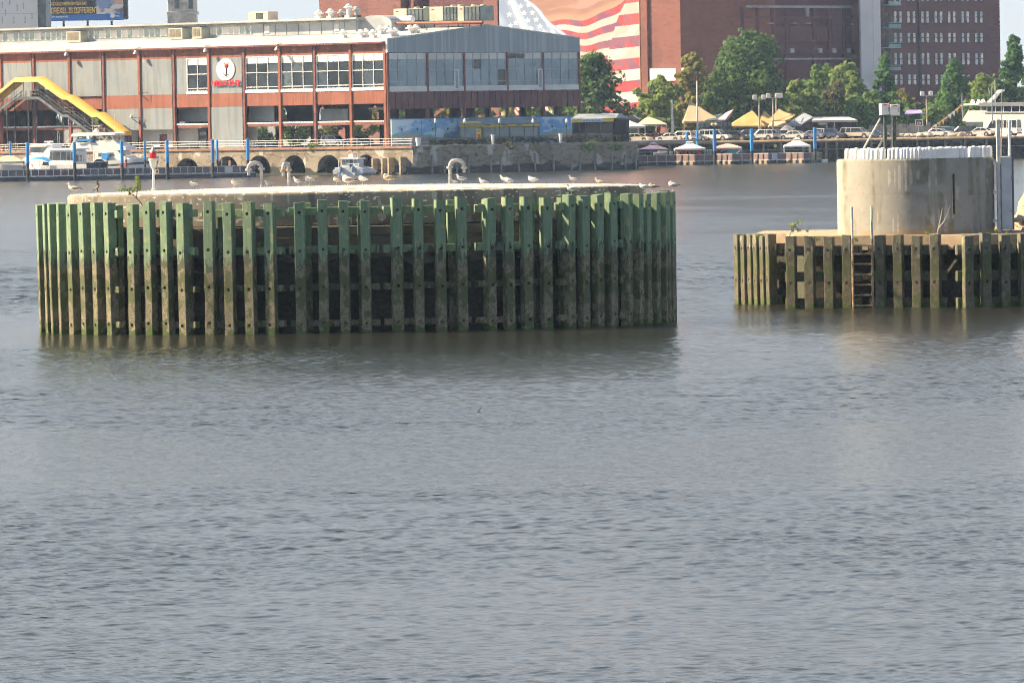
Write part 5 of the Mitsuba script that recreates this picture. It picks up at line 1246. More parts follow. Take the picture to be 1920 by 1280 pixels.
def car_meshes(kind):
    if kind in CACHE: return CACHE[kind]
    p = PROF[kind]; W = 1.84 if kind != 'van' else 2.1
    def loft(poly, half, tuck, extra=0):
        # outline in x, z; the upper points sit further in
        poly = np.array(poly); z0, z1 = poly[:, 1].min(), poly[:, 1].max()
        n = len(poly); ys = []
        rings = []
        for f_, ins in ((-1, 1), (-.93, 0), (.93, 0), (1, 1)):
            q = []
            for x, z in poly:
                y = f_ * (half - tuck * (z - z0) / (z1 - z0 + 1e-9))
                q.append([x * (1 - .02 * ins), y, z - .03 * ins if z > (z0 + z1) / 2 else z + .02 * ins])
            rings.append(q)
        v = np.array(rings).reshape(-1, 3); f = []
        for r in range(3):
            for i in range(n):
                j = (i + 1) % n; f.append([r * n + i, r * n + j, (r + 1) * n + j, (r + 1) * n + i])
        m = MB().add(v, f)
        for r in (0, 3):
            m.add(v[r * n:(r + 1) * n], [[0, i, i + 1] for i in range(1, n - 1)])
        return m
    body = loft(p['body'], W / 2, .06)
    # wheel arches as dark half discs, roof and pillars in body colour
    cab = np.array(p['cab']); zr = cab[:, 1].max()
    roof = loft([(cab[0][0] * .99 + .02, zr - .34), (cab[1][0] - .03, zr - .03), (cab[1][0] + .1, zr + .03), (cab[2][0] - .1, zr + .04), (cab[2][0] + .04, zr - .03), (cab[2][0] + .16, zr - .16), (cab[2][0] - .1, zr - .07), (cab[1][0] + .12, zr - .07), (cab[1][0] - .02, zr - .3)], W / 2 - .12, .06) if False else loft([(cab[1][0] - .10, zr - .10), (cab[1][0] + .05, zr + .03), (cab[2][0] - .05, zr + .04), (cab[2][0] + .12, zr - .10)], W / 2 - .16, .05)
    pil = MB()
    z0 = cab[0][1]
    def bar(a, b, w):
        for s in (-1, 1):
            pa = np.array([a[0], s * (W / 2 - .055), a[1]]); pb = np.array([b[0], s * (W / 2 - .15), b[1]])
            pil.tube([pa, pb], w, 5)
    bar(cab[0], cab[1], .075); bar(cab[3], cab[2], .05)
    xm = (cab[1][0] + cab[2][0]) / 2 + .05; bar((xm + .05, z0), (xm, zr), .05)
    if kind in ('suv', 'wagon', 'van'):
        bar((cab[1][0] + .85, z0), (cab[1][0] + .9, zr), .06)
    if kind == 'van':
        for dx in (1.7, 2.6): bar((cab[1][0] + dx, z0), (cab[1][0] + dx, zr), .07)
    glass = loft([(cab[0][0] + .05, z0 - .02), (cab[1][0] + .04, zr - .03), (cab[2][0] - .03, zr - .03), (cab[3][0] - .04, z0 - .02)], W / 2 - .07, .085)
    arch = MB(); wheel = MB(); hub = MB()
    R = .34 if kind in ('sedan',) else .38
    for s in (-1, 1):
        for x in p['wheels']:
            arch.tube([(x, s * (W / 2 - .10), R + .04), (x, s * (W / 2 + .012), R + .04)], R + .09, 16)
    def wh():
        w = MB(); w.tube([(0, -.11, 0), (0, -.10, 0), (0, .10, 0), (0, .11, 0)], [R * .86, R, R, R * .86], 18)
        h = MB(); h.tube([(0, -.125, 0), (0, .125, 0)], R * .6, 12)
        return P_(w, 'tyre', 40), P_(h, 'hub', 40)
    xb, xf_ = p['body'][1][0], p['body'][-2][0]
    zl_ = .80 if kind == 'sedan' else .95
    tail = [MB().cbox((xb + .06, s * (W / 2 - .22), zl_), (.16, .34, .16 if kind == 'sedan' else .34), .02) for s in (-1, 1)]
    head = [MB().cbox((xf_ - .14, s * (W / 2 - .25), .70 if kind == 'sedan' else .86), (.22, .42, .15), .02) for s in (-1, 1)]
    bump = MB().cbox((xb + .02, 0, .42), (.14, W - .15, .22), .03); bump2 = MB().cbox((xf_ - .02, 0, .40), (.14, W - .15, .22), .03)
    mir = MB()
    for s in (-1, 1): mir.cbox((cab[3][0] - .25, s * (W / 2 + .09), z0 + .08), (.14, .2, .14), .03)
    bm = MB().mesh(body.out()).mesh(roof.out()).mesh(pil.out())
    CACHE[kind] = dict(body=(bm, 'paint'), glass=(P_(glass, 'car_glass'), None), arch=(P_(arch, 'bumper_dark'), None), wheel=wh(), tail=[P_(t, 'lamp_red') for t in tail], head=[P_(t, 'lamp_clear') for t in head], bump=(P_(bump, 'bumper_dark'), P_(bump2, 'bumper_dark')), mir=P_(mir, 'bumper_dark'), W=W, R=R)
    return CACHE[kind]
def car(px, Y, kind, paint, face, label, z=None, extra=0.0):
    """face: +1 nose to the right, -1 nose to the left; extra: turn in radians"""
    t = thing('parked_car' if kind != 'van' else 'shuttle_van', label, 'car' if kind not in ('van', 'pickup') else 'van' if kind == 'van' else 'pickup truck')
    c = car_meshes(kind); X = float(P(px, 255, Y)[0])
    M = xf((X, Y, (GZ + .03) if z is None else z), (0 if face > 0 else math.pi) + extra)
    key = ('b', kind, paint)
    if key not in CACHE: CACHE[key] = P_(c['body'][0], paint, 30)
    put('body', CACHE[key], None, t, to=M)
    put('windows', c['glass'][0], None, t, to=M); put('wheel_arches', c['arch'][0], None, t, to=M)
    for s in (-1, 1):
        for x in PROF[kind]['wheels']:
            w = put('wheel', c['wheel'][0], None, t, to=M @ T().translate([x, s * (c['W'] / 2 - .10), c['R']]))
            put('hub', c['wheel'][1], None, w, to=M @ T().translate([x, s * (c['W'] / 2 - .10), c['R']]))
    for q in c['tail']: put('tail_light', q, None, t, to=M)
    for q in c['head']: put('headlight', q, None, t, to=M)
    for q in c['bump']: put('bumper', q, None, t, to=M)
    put('mirrors', c['mir'], None, t, to=M)
    labels[t + '__mirrors'] = labels[t + '__wheel_arches'] = {'kind': 'stuff'}
    return t
CY1 = 991.5
for a in ((1197, CY1 + 1, 'sedan', 'car_beige', 1, 'beige sedan half hidden behind the black kiosk'),
          (1226, CY1 + 2.5, 'sedan', 'car_red', 1, 'dark maroon car right of the kiosk'),
          (1256, CY1 + .5, 'sedan', 'car_silver', -1, 'silver sedan seen from its rear left of the white boxy car', ),
          (1277, CY1 + .2, 'suv', 'car_white', -1, 'white boxy car beside the thick white mast'),
          (1308, CY1 + 1.6, 'sedan', 'car_steel', 1, 'dark blue grey car right of the white boxy car'),
          (1341, CY1 + .6, 'wagon', 'car_white', 1, 'long white car behind the blue piling with two lamps'),
          (1380, CY1 + 1.2, 'suv', 'car_black', 1, 'black car right of the long white car'),
          (1401, CY1 + 4.5, 'suv', 'car_blue', -1, 'dark blue car behind the black car'),
          (1430, CY1 + 2.0, 'suv', 'car_silver', -1, 'silver sport utility car right of the third blue piling'),
          (1455, CY1 + 4.6, 'suv', 'car_steel', 1, 'blue grey car behind the double light pole'),
          (1487, CY1 + .6, 'sedan', 'car_silver', -1, 'silver sedan above the white gazebo'),
          (1522, CY1 + 1.2, 'sedan', 'car_steel', -1, 'blue grey sedan behind the rightmost blue piling'),
          (1556, CY1 + 1.0, 'pickup', 'car_blue', 1, 'dark blue pickup truck left of the tan wagon'),
          (1606, CY1 + .4, 'wagon', 'car_tan', 1, 'long tan wagon parked at the wharf edge'),
          (1762, CY1 + 1.6, 'sedan', 'car_silver', 1, 'silver sedan below the string of pennants'),
          (1805, CY1 + 2.4, 'suv', 'car_black', -1, 'black sport utility car left of the shuttle van'),
          (1838, CY1 + 1.0, 'sedan', 'car_silver', -1, 'silver sedan in front of the shuttle van'),
          (1322, CY1 + 5.0, 'suv', 'car_silver', 1, 'silver car in the second row behind the tall white mast'),
          (1362, CY1 + 5.4, 'sedan', 'car_black', 1, 'black car in the second row right of the long white car'),
          (1475, CY1 + 5.6, 'suv', 'car_white', 1, 'white car in the second row right of the double light pole'),
          (1536, CY1 + 5.2, 'suv', 'car_silver', -1, 'silver car in the second row behind the blue pickup'),
          (1640, CY1 + 5.4, 'sedan', 'car_blue', 1, 'dark blue car behind the nose of the tan wagon'),
          (1242, CY1 + 5.0, 'sedan', 'car_black', -1, 'black car in the second row left of the thick white mast'),
          (1782, CY1 + 5.6, 'suv', 'car_steel', 1, 'blue grey car behind the silver sedan by the pennants'),
          (1878, CY1 + 3.0, 'van', 'car_white', -1, 'long white shuttle van with big side windows')):
    car(*a, extra=-.45)
for px, kind, col, lab in ((495, 'sedan', 'car_silver', 'silver sedan inside the shed under the first big window'), (628, 'suv', 'car_white', 'white car inside the shed under the third big window'), (672, 'sedan', 'car_black', 'dark car inside the shed near its corner'), (608, 'sedan', 'car_red', 'dark red car inside the shed left of the white car')):
    u = onF(px, 262, 4.0)[0]; q = L2W(u, 4.0 if col != 'car_red' else 7, DECK + .02)
    t = car(px, float(q[1]), kind, col, 1, lab, z=DECK + .02, extra=math.radians(-40))
# ================================================================ POLES, MASTS, PENNANTS
def pole_light(px, v_base, v_top, Y, heads, lab, name='floodlight_pole'):
    t = thing(name, lab, 'light pole')
    x = float(P(px, 240, Y)[0]); top = P(px, v_top, Y)[2]
    put('pole', MB().lathe([(.16, GZ), (.11, top), (0, top)], 10, (x, Y, 0)), 'pole_tan', t, 40)
    put('crossarm', MB().box((x, Y, top), (1.7, .12, .12)), 'pole_tan', t)
    for s in heads:
        put('floodlight', MB().cbox((x + s * .75, Y - .1, top + .42), (.72, .5, .8), .1), 'lamp_shell', t)
        put('lens', MB().cbox((x + s * .75 - .0, Y - .37, top + .42), (.5, .05, .55), .02), 'off_white', t)
    return t
mat('pole_tan', blotch((.34, .30, .24), (.44, .40, .33), 2), .8); mat('lamp_shell', (.55, .56, .55), .4, .3)
pole_light(1424, 255, 187, 999, (-1, 1), 'tan pole with two white floodlights, left of the double pole')
pole_light(1449.5, 255, 184, 1000, (-1, 1), 'tan pole with two bright white floodlights, the nearer of a pair')
pole_light(1456, 255, 184, 1003, (1,), 'thin tan pole with one white floodlight close behind the pair')
pole_light(1738, 250, 180, 1006, (-1, 1), 'tan pole with two grey floodlights before the windowed block')
for px, v0, v1, Y, r, lab in ((1260, 188, 252, 984, .24, 'thick white bare mast, shorter of two'), (1307, 152, 258, 983, .17, 'tall white boat mast with rigging wires'), (1860, 158, 232, 990, .1, 'thin grey aerial mast beside the ferry'), (1804, 176, 222, 990, .10, 'thin grey pole at the bow of the white ferry')):
    t = thing('mast', lab, 'mast')
    a, b = P(px + 1, v1, Y), P(px - .5, v0, Y)
    put('spar', MB().tube([a, b], [r, r * .75], 10), 'mast_white' if px < 1400 else 'metal_grey', t, 40)
    if px == 1307:
        q = P(1318, 255, Y + .5); put('stay', MB().tube([b - [0, 0, 1], q], .03, 4), 'metal_grey', t); q = P(1314, 256, Y - .5); put('stay', MB().tube([b - [0, 0, 3], q], .03, 4), 'metal_grey', t)
    if px == 1260:
        put('stay', MB().tube([b - [0, 0, 1], P(1267, 252, Y)], .03, 4), 'metal_grey', t)
mat('mast_white', blotch((.62, .60, .54), (.74, .72, .66), 1.5), .5)
PN = thing('pennant_string', 'string of small red, yellow and white pennants sloping up to the ferry', 'pennants')
pa, pb = P(1744, 242, 996), P(1804, 197, 996)
put('line', MB().tube([pa, (pa + pb) / 2 - [0, 0, .15], pb], .03, 4), 'off_white', PN)
mat('flag_red', (.55, .08, .07), .7); mat('flag_yellow', (.72, .45, .08), .7); mat('flag_white', (.75, .74, .72), .7)
for i in range(9):
    tt = .05 + i * .112; q = pa + (pb - pa) * tt - np.array([0, 0, .6 * tt * (1 - tt)])
    put('pennant', MB().add([q + [-.33, 0, .05], q + [.33, 0, .28], q + [.18, .05, -.72], q + [-.33, .02, .05], q + [.33, .02, .28], q + [.18, .07, -.72]], [[0, 1, 2], [5, 4, 3], [0, 3, 4], [0, 4, 1], [1, 4, 5], [1, 5, 2], [2, 5, 3], [2, 3, 0]]), ('flag_red', 'flag_yellow', 'flag_white')[(i * 2 + (i // 3)) % 3], PN)
BH = thing('basketball_hoop', 'basketball hoop with white framed backboard on a thin pole', 'basketball hoop')
hx, hy = float(P(1723, 229, 1000)[0]), 1000
a, b = P(1716.5, 236.5, hy), P(1730, 224.5, hy)
mbk = MB()
for z in (a[2], b[2]): mbk.box(((a[0] + b[0]) / 2, hy, z), (b[0] - a[0] + .1, .06, .12))
for x in (a[0], b[0]): mbk.box((x, hy, (a[2] + b[2]) / 2), (.12, .07, b[2] - a[2]))
mbk.box(((a[0] + b[0]) / 2, hy, a[2] + .3), (.5, .05, .08)).box(((a[0] + b[0]) / 2, hy, a[2] + .62), (.55, .05, .08)).box(((a[0] + b[0]) / 2 - .25, hy, a[2] + .45), (.07, .05, .35)).box(((a[0] + b[0]) / 2 + .25, hy, a[2] + .45), (.07, .05, .35))
put('backboard', mbk, 'white_paint', BH); put('board', MB().box(((a[0] + b[0]) / 2, hy + .08, (a[2] + b[2]) / 2), (b[0] - a[0], .04, b[2] - a[2])), 'near_slate', BH)
put('post', MB().tube([(hx, hy + .9, GZ), (hx, hy + .7, a[2] - .2), (hx, hy + .1, a[2] + .4)], .08, 8), 'metal_grey', BH)
put('rim', MB().tube([(hx + .3 * math.cos(w), hy - .35 + .3 * math.sin(w), a[2] + .15) for w in np.linspace(0, 6.28, 14)], .03, 5), 'flag_red', BH)
# ================================================================ TENTS AND CANOPIES
def tent(px0, px1, v_eave, v_peak, Y, m, lab, legs=True, depth=None, cat='tent', name='canopy_tent', peak=.5, vent=False, base=None, leg_m='off_white', sag=.0):
    t = thing(name, lab, cat)
    a, b = P(px0, v_eave, Y), P(px1, v_eave, Y); w = b[0] - a[0]; dp = depth or w * .8
    ze = (a[2] + b[2]) / 2; zp = P((px0 + px1) / 2, v_peak, Y)[2]; cx = a[0] + w * peak
    n = 7; mb = MB(); ring = []
    base_pts = [(a[0], Y - dp / 2), (b[0], Y - dp / 2), (b[0], Y + dp / 2), (a[0], Y + dp / 2)]
    lv = []
    for k in range(n):
        s = k / (n - 1); h = s ** (1 + sag); rr_ = 1 - s * .97
        lv.append([(cx + (x - cx) * rr_, Y + (y - Y) * rr_, ze + (zp - ze) * (s - sag * math.sin(math.pi * s) * .25)) for x, y in base_pts])
    v = np.array(lv).reshape(-1, 3)
    mb.add(v, [[i * 4 + j, i * 4 + (j + 1) % 4, (i + 1) * 4 + (j + 1) % 4, (i + 1) * 4 + j] for i in range(n - 1) for j in range(4)])
    put('canopy', mb, m, t, 20)
    vl = MB()
    for (x0, y0), (x1, y1) in zip(base_pts, base_pts[1:] + base_pts[:1]):
        vl.add([(x0, y0, ze), (x1, y1, ze), (x1, y1, ze - .28), (x0, y0, ze - .28)], [[0, 1, 2, 3]])
    put('valance', vl, m, t)
    if vent:
        z1 = zp - (zp - ze) * .22; q = .26
        put('vent_cap', MB().add([(cx + (x - cx) * q, Y + (y - Y) * q, z1 + .18) for x, y in base_pts] + [(cx, Y, zp + .3)], [[0, 1, 4], [1, 2, 4], [2, 3, 4], [3, 0, 4]]), m, t)
    if legs:
        zb = GZ if base is None else base
        for x, y in base_pts: put('leg', MB().box((x + (.08 if x < cx else -.08), y, (zb + ze) / 2), (.12, .12, ze - zb)), leg_m, t)
    return t
mat('cloth_tan', blotch((.45, .35, .22), (.52, .41, .27), .6), .8); mat('cloth_gold', blotch((.50, .35, .13), (.57, .41, .17), .6), .8)
mat('cloth_brown', blotch((.42, .23, .12), (.49, .28, .15), .6), .8); mat('cloth_white', blotch((.68, .68, .66), (.77, .77, .75), .8), .8)
mat('cloth_beige', blotch((.50, .44, .33), (.58, .52, .40), .8), .8); mat('cloth_purple', blotch((.13, .11, .20), (.18, .15, .26), .8), .8)
mat('cloth_pink', blotch((.62, .36, .32), (.70, .44, .40), .8), .8); mat('cloth_teal', blotch((.10, .36, .33), (.16, .46, .42), .8), .8)
mat('cloth_slate', blotch((.34, .38, .44), (.42, .47, .53), .6), .7); mat('cloth_blue', blotch((.02, .20, .52), (.03, .26, .62), .8), .7)
tent(1280, 1352, 227, 190, 1003, 'cloth_tan', 'large tan peaked tent behind the tall white mast', peak=.2, depth=9, sag=.1, leg_m='pole_tan')
tent(1366, 1432, 236, 208, 1006, 'cloth_gold', 'golden yellow tent behind the black car', peak=.68, depth=8, sag=-.1, leg_m='pole_tan')
tent(1418, 1462, 236, 208, 1010, 'cloth_gold', 'golden yellow tent half behind the brown sail', peak=.35, depth=8, sag=0.0, leg_m='pole_tan')
tent(1440, 1481, 236, 217, 1004, 'cloth_beige', 'dull beige tent below the brown shade sail', peak=.5, depth=6, sag=.2, leg_m='pole_tan')
tent(1153, 1210, 237, 222, 1000, 'cloth_white', 'white tent right of the kiosk roof', peak=.3, depth=7, sag=.3)
tent(1196, 1250, 233, 219, 1004, 'cloth_beige', 'beige fabric shelter behind the maroon car', peak=.35, depth=6, sag=-.3)
t = thing('shade_sail', 'brown three cornered shade sail above the cars', 'shade sail')
q = [P(1427, 226, 1000), P(1460, 204, 1003), P(1490, 215, 999), P(1462, 224, 997)]
g = MB(); n = 9
grid = np.array([[(q[0] * (1 - a) + q[1] * a) * (1 - b) + (q[3] * (1 - a) + q[2] * a) * b - np.array([0, 0, 2.2 * a * (1 - a) + .8 * b * (1 - b)]) for a in np.linspace(0, 1, n)] for b in np.linspace(0, 1, n)]).reshape(-1, 3)
g.add(grid, [[i * n + j, i * n + j + 1, (i + 1) * n + j + 1, (i + 1) * n + j] for i in range(n - 1) for j in range(n - 1)])
put('cloth', g, 'cloth_brown', t, True)
for c in (q[0], q[1], q[2]): put('pole', MB().tube([(c[0], c[1] + .3, GZ), c + [0, 0, .1]], .08, 8), 'pole_tan', t)
# slanted dark glazed pavilion
t = thing('glazed_pavilion', 'dark framed pavilion with a slanted glossy roof panel behind the blue piling', 'pavilion')
PY = 999
z0 = P(1350, 228, PY)[2]
for px in (1312, 1322, 1333, 1344, 1355, 1364, 1371): x = float(P(px, 240, PY)[0]); put('post', MB().box((x, PY, (GZ + z0) / 2), (.2, .2, z0 - GZ)), 'dark_metal', t)
for v in (228, 240): a, b = P(1312, v, PY), P(1371, v, PY); put('beam', MB().box(((a[0] + b[0]) / 2, PY, a[2]), (b[0] - a[0], .2, .25)), 'dark_metal', t)
a, b = P(1313, 229, PY + .6), P(1370, 252, PY + .6); put('glazing', MB().box(((a[0] + b[0]) / 2, PY + .6, (a[2] + b[2]) / 2), (b[0] - a[0], .1, a[2] - b[2])), 'pane_grey', t)
def slab4(pts, th=.2):
    p = np.array(pts); return MB().add(np.vstack([p, p - [0, 0, th]]), [[0, 1, 2, 3], [7, 6, 5, 4], [0, 4, 5, 1], [1, 5, 6, 2], [2, 6, 7, 3], [3, 7, 4, 0]])
put('roof_panel', slab4([P(1346, 223, PY - 1.5), P(1360, 224, PY - 2), P(1375, 205, PY + 2.5), P(1362, 211, PY + 3)]), 'cloth_slate', t)
put('roof_panel', slab4([P(1322, 226, PY - 1), P(1346, 225, PY - 1.5), P(1354, 213, PY + 3), P(1338, 216, PY + 3)]), 'near_slate', t)
put('roof_panel', slab4([P(1362, 224, PY - 1.9), P(1369, 219, PY - .5), P(1375, 205.5, PY + 2.6), P(1366, 216, PY + 1)]), 'dark_red_steel', t)
t = thing('gabled_shelter', 'shelter with pale slate grey gabled roof right of the brown sail', 'shelter')
SY = 1004
put('roof', slab4([P(1472, 234, SY - 3), P(1500, 234.5, SY - 3), P(1524, 219, SY + 1), P(1508, 211.5, SY + 2)]), 'cloth_slate', t)
put('roof', slab4([P(1500, 234, SY - 2.9), P(1522, 222, SY + 3), P(1524, 218, SY + 2.5), P(1509, 212, SY + 2.2)]), 'near_slate', t)
for px in (1476, 1499, 1520): x = float(P(px, 240, SY)[0]); put('post', MB().box((x, SY - 1, (GZ + P(px, 232, SY)[2]) / 2), (.2, .2, P(px, 232, SY)[2] - GZ)), 'dark_timber', t)
flatbox('back', 'dark_timber', t, 1478, 1526, 229, 256, SY + 4, .3)
t = thing('flat_shelter', 'long flat pale roofed shelter with open dark inside behind the tan wagon', 'shelter')
put('roof', slab4([P(1522, 226, SY - 3), P(1608, 225, SY - 3), P(1590, 218.8, SY + 7), P(1526, 218.8, SY + 7)], .35), 'roof_white', t)
for px in (1532, 1549, 1563, 1577, 1592): x = float(P(px, 240, SY)[0]); z1 = P(px, 226, SY)[2]; put('post', MB().box((x, SY - 2.5, (GZ + z1) / 2), (.2, .2, z1 - GZ)), 'metal_grey' if px in (1549, 1563) else 'dark_timber', t)
flatbox('back', 'dark_timber', t, 1524, 1606, 227, 258, SY + 7, .3); flatbox('panel', 'cloth_white', t, 1533, 1550, 228, 234.5, SY - 2, .2)
t = thing('beige_hut', 'small beige hut with white gabled front behind the silver sedan', 'hut')
flatbox('wall', 'cloth_beige', t, 1468, 1488, 241, 258, 997, 3)
a, b, c = P(1465, 242, 996.8), P(1491, 242, 996.8), P(1476, 234, 996.8)
put('gable', MB().prism([(a[0], a[2]), (b[0], a[2]), (c[0], c[2])], 996.8, 1000), 'cloth_white', t)
flatbox('door', 'roof_slate', t, 1476, 1482, 244, 257, 996.9, .1)
t = thing('grey_house', 'small grey house with a white trimmed gable behind the kiosk', 'house')
a, b, c = P(1164, 224, 1018), P(1200, 224, 1018), P(1184, 214, 1018)
flatbox('wall', 'hut_grey', t, 1166, 1198, 224, 256, 1018, 5); put('gable', MB().prism([(a[0], a[2]), (b[0], a[2]), (c[0], c[2])], 1017.8, 1024), 'roof_slate', t)
put('trim', MB().tube([a - [0, .4, 0], c - [0, .4, 0], b - [0, .4, 0]], .14, 5), 'white_paint', t)
t = thing('purple_awning', 'small purple awning with pale lettering strip before the low trees', 'awning')
put('cloth', slab4([P(1696, 213.5, 1003), P(1730, 212, 1003), P(1727, 206, 1006), P(1700, 206.5, 1006)], .15), 'cloth_violet', t)
for px in (1700, 1725): x = float(P(px, 230, 1004)[0]); put('post', MB().box((x, 1004, (GZ + P(px, 211, 1004)[2]) / 2), (.12, .12, P(px, 211, 1004)[2] - GZ)), 'dark_metal', t)
mat('cloth_violet', blotch((.22, .20, .48), (.34, .31, .60), 1), .7)
# street clutter seen between the cars
t = thing('yellow_lamp_pair', 'pair of warm yellow globe lamps above the second blue piling', 'lamp post')
x = float(P(1339, 240, 995)[0]); zt = P(1339, 235, 995)[2]
put('pole', MB().lathe([(.09, GZ), (.06, zt), (0, zt)], 8, (x, 995, 0)), 'dark_metal', t, 40)
for s in (-.32, .32): put('globe', trimesh.creation.icosphere(2, .26).apply_translation([x + s, 995, zt + .15]), 'globe_cream', t, True)
mat('globe_cream', (.72, .60, .36), .3)
# ================================================================ MARINA: docks, blue pilings, boats
mat('dock_panel', blotch((.115, .085, .10), (.145, .11, .125), .8), .7); mat('dock_frame', (.52, .54, .52), .6); mat('pontoon', blotch((.03, .04, .05), (.06, .07, .08), .6), .7)
mat('blue_sleeve', blotch((.03, .22, .58), (.04, .28, .66), .7), .5)
mat('wet_black', blotch((.02, .022, .025), (.05, .05, .05), 1.2), .7)
mat('hull_white', blotch((.70, .70, .69), (.78, .78, .77), .5), .3); mat('deck_cream', (.62, .58, .50), .5); mat('boat_glass', blotch((.04, .05, .06), (.12, .14, .15), .5), .12, 0, .6)
mat('navy_hull', (.02, .03, .06), .3); mat('grey_hull', blotch((.42, .46, .50), (.52, .56, .60), .8), .5); mat('fender_blue', (.12, .22, .38), .5)
FD = thing('floating_dock', 'long low floating dock with purple grey panel fence at the far left', 'dock')
YD = 886.0
x0, x1 = float(P(-40, 320, YD)[0]), float(P(478, 315, YD)[0])
zt, zb = 1.72, .72
put('pontoon', MB().cbox(((x0 + x1) / 2, YD + 1.6, .12), (x1 - x0, 3.2, .95), .05), 'pontoon', FD)
put('top_rail', MB().box(((x0 + x1) / 2, YD, zt), (x1 - x0, .1, .09)), 'dock_frame', FD); put('bottom_rail', MB().box(((x0 + x1) / 2, YD, zb), (x1 - x0, .1, .12)), 'dock_frame', FD)
n = int((x1 - x0) / (13.8 * px_m(YD))); xs = np.linspace(x0, x1, n + 1)
pan = P_(MB().box((0, .02, 0), (xs[1] - xs[0] - .14, .05, zt - zb - .12)), 'dock_panel'); pst = P_(MB().box((0, -.02, 0), (.10, .1, zt - zb + .06)), 'dock_frame')
for i in range(n):
    put('fence_panel', pan, 'dock_frame' if i == n - 4 else 'dock_panel', FD, to=xf(((xs[i] + xs[i + 1]) / 2, YD, (zt + zb) / 2)))
    put('stanchion', pst, None, FD, to=xf((xs[i], YD, (zt + zb) / 2)))
WD = ('leftmost', 'second', 'third', 'fourth', 'fifth', 'sixth')
def piling(px, v_top, v_split, Y, r, lab, foot=-1.5):
    t = thing('blue_piling', lab, 'piling')
    a, b = P(px, v_top, Y), P(px + (v_split - v_top) * .017, v_split, Y); zs = b[2]
    put('sleeve', MB().lathe([(r, zs), (r, a[2] - .05), (r * .9, a[2]), (0, a[2] + .03)], 14, (a[0], Y, 0)), 'blue_sleeve', t, 40)
    put('post', MB().lathe([(r * .94, foot), (r * .94, zs), (0, zs)], 14, (a[0], Y, 0)), 'wet_black', t, 40)
for i, (px, v) in enumerate(((51, 267), (139, 267), (228, 265), (313, 263), (398, 262))):
    piling(px, v, 306, YD - .4, .26, f'tall blue and black piling at the front of the left dock, {WD[i]} of five')
for px, v, lab in ((19, 265, 'thin blue piling behind the beige tent at far left'), (108, 269, 'thin blue piling before the big side window of the white yacht'), (271, 265, 'thin blue piling behind the bow of the bridge boat'), (407, 263, 'thin blue piling close behind the fifth front piling'), (464, 261, 'blue piling at the right end of the left dock')):
    piling(px, v, 300, 897 if px < 460 else 889, .17 if px < 460 else .26, lab)
def pxprism(key, m, parent, poly, Y, dep, sm=False):
    q = [(float(P(a, b, Y)[0]), float(P(a, b, Y)[2])) for a, b in poly]
    return put(key, MB().prism(q, Y, Y + dep), m, parent, sm)
def hull(parent, pxs, pxb, v_sheer_s, v_sheer_b, Y, beam, m, stripe=None, draft=-.3, foot=0.0):
    """hull from stern pixel pxs to bow pixel pxb, sheer heights as pixel rows"""
    xs_, xb_ = float(P(pxs, 310, Y)[0]), float(P(pxb, 310, Y)[0]); zs, zb = float(P(pxs, v_sheer_s, Y)[2]), float(P(pxb, v_sheer_b, Y)[2])
    n = 12; rows = []
    for i in range(n + 1):
        t = i / n; x = xs_ + (xb_ - xs_) * t; sheer = zs + (zb - zs) * t ** 1.6
        w = beam / 2 * (1 - max(0, (t - .45) / .55) ** 2.2) + .02; rake = (xb_ - xs_) * .10 * t ** 3
        rows.append([(x - rake, Y + beam / 2 - w * .75 * (1 - .5 * t ** 2), draft), (x - rake * .6, Y + beam / 2 - w * .93, draft + (sheer - draft) * .35), (x, Y + beam / 2 - w, sheer), (x, Y + beam / 2 - w * .82, sheer + .02),
                     (x, Y + beam / 2 + w * .82, sheer + .02), (x, Y + beam / 2 + w, sheer), (x - rake * .6, Y + beam / 2 + w * .93, draft + (sheer - draft) * .35), (x - rake, Y + beam / 2 + w * .75 * (1 - .5 * t ** 2), draft)])
    v = np.array(rows).reshape(-1, 3)
    mb = MB().add(v, [[i * 8 + j, (i + 1) * 8 + j, (i + 1) * 8 + (j + 1) % 8, i * 8 + (j + 1) % 8] for i in range(n) for j in range(8)])
    mb.add(np.array(rows[0]), [[0, k, k + 1] for k in range(1, 7)])
    put('hull', mb, m, parent, 35)
    if stripe:
        st = MB()
        for i in range(n):
            a, b = np.array(rows[i]), np.array(rows[i + 1])
            f = lambda r, t: r[1] + (r[2] - r[1]) * t + np.array([0, -.02, 0])
            st.add([f(a, .55), f(b, .55), f(b, .72), f(a, .72)], [[0, 1, 2, 3]])
        put('stripe', st, stripe, parent)
# yacht with raked pilothouse
YT = thing('motor_yacht', 'white motor yacht with raked pilothouse window and large dark side windows', 'motor yacht')
Y1 = 893.5
hull(YT, 198, 36, 309, 299, Y1, 4.2, 'hull_white')
pxprism('house', 'hull_white', YT, [(40, 300), (52, 292), (72, 289.5), (92, 287), (99, 281), (150, 280.5), (156, 283), (156, 309), (48, 309)], Y1 + .3, 3.4)
pxprism('pilothouse', 'hull_white', YT, [(54, 290), (57, 287.5), (97, 273), (104, 272), (106, 281), (96, 290)], Y1 + .6, 2.8)
pxprism('windscreen', 'boat_glass', YT, [(57, 285.5), (58.5, 275.5), (94, 275), (85, 286.8)], Y1 + .5, .12)
pxprism('pilothouse_roof', 'hull_white', YT, [(57, 274.5), (58, 271.5), (104, 269.8), (106, 272)], Y1 + .3, 3.4)
for a, b in ((102, 106), (107, 123.5), (124.5, 136), (137, 146), (147, 152)): pxprism('side_window', 'boat_glass', YT, [(a, 300.5), (a - (2 if a == 102 else 0), 296) if a == 102 else (a, 300), (a, 284.5), (b, 284.2), (b, 301)], Y1 + .22, .12)
pxprism('canopy', 'hull_white', YT, [(99, 281.5), (101, 278), (158, 278), (160, 281)], Y1 + .1, 3.9)
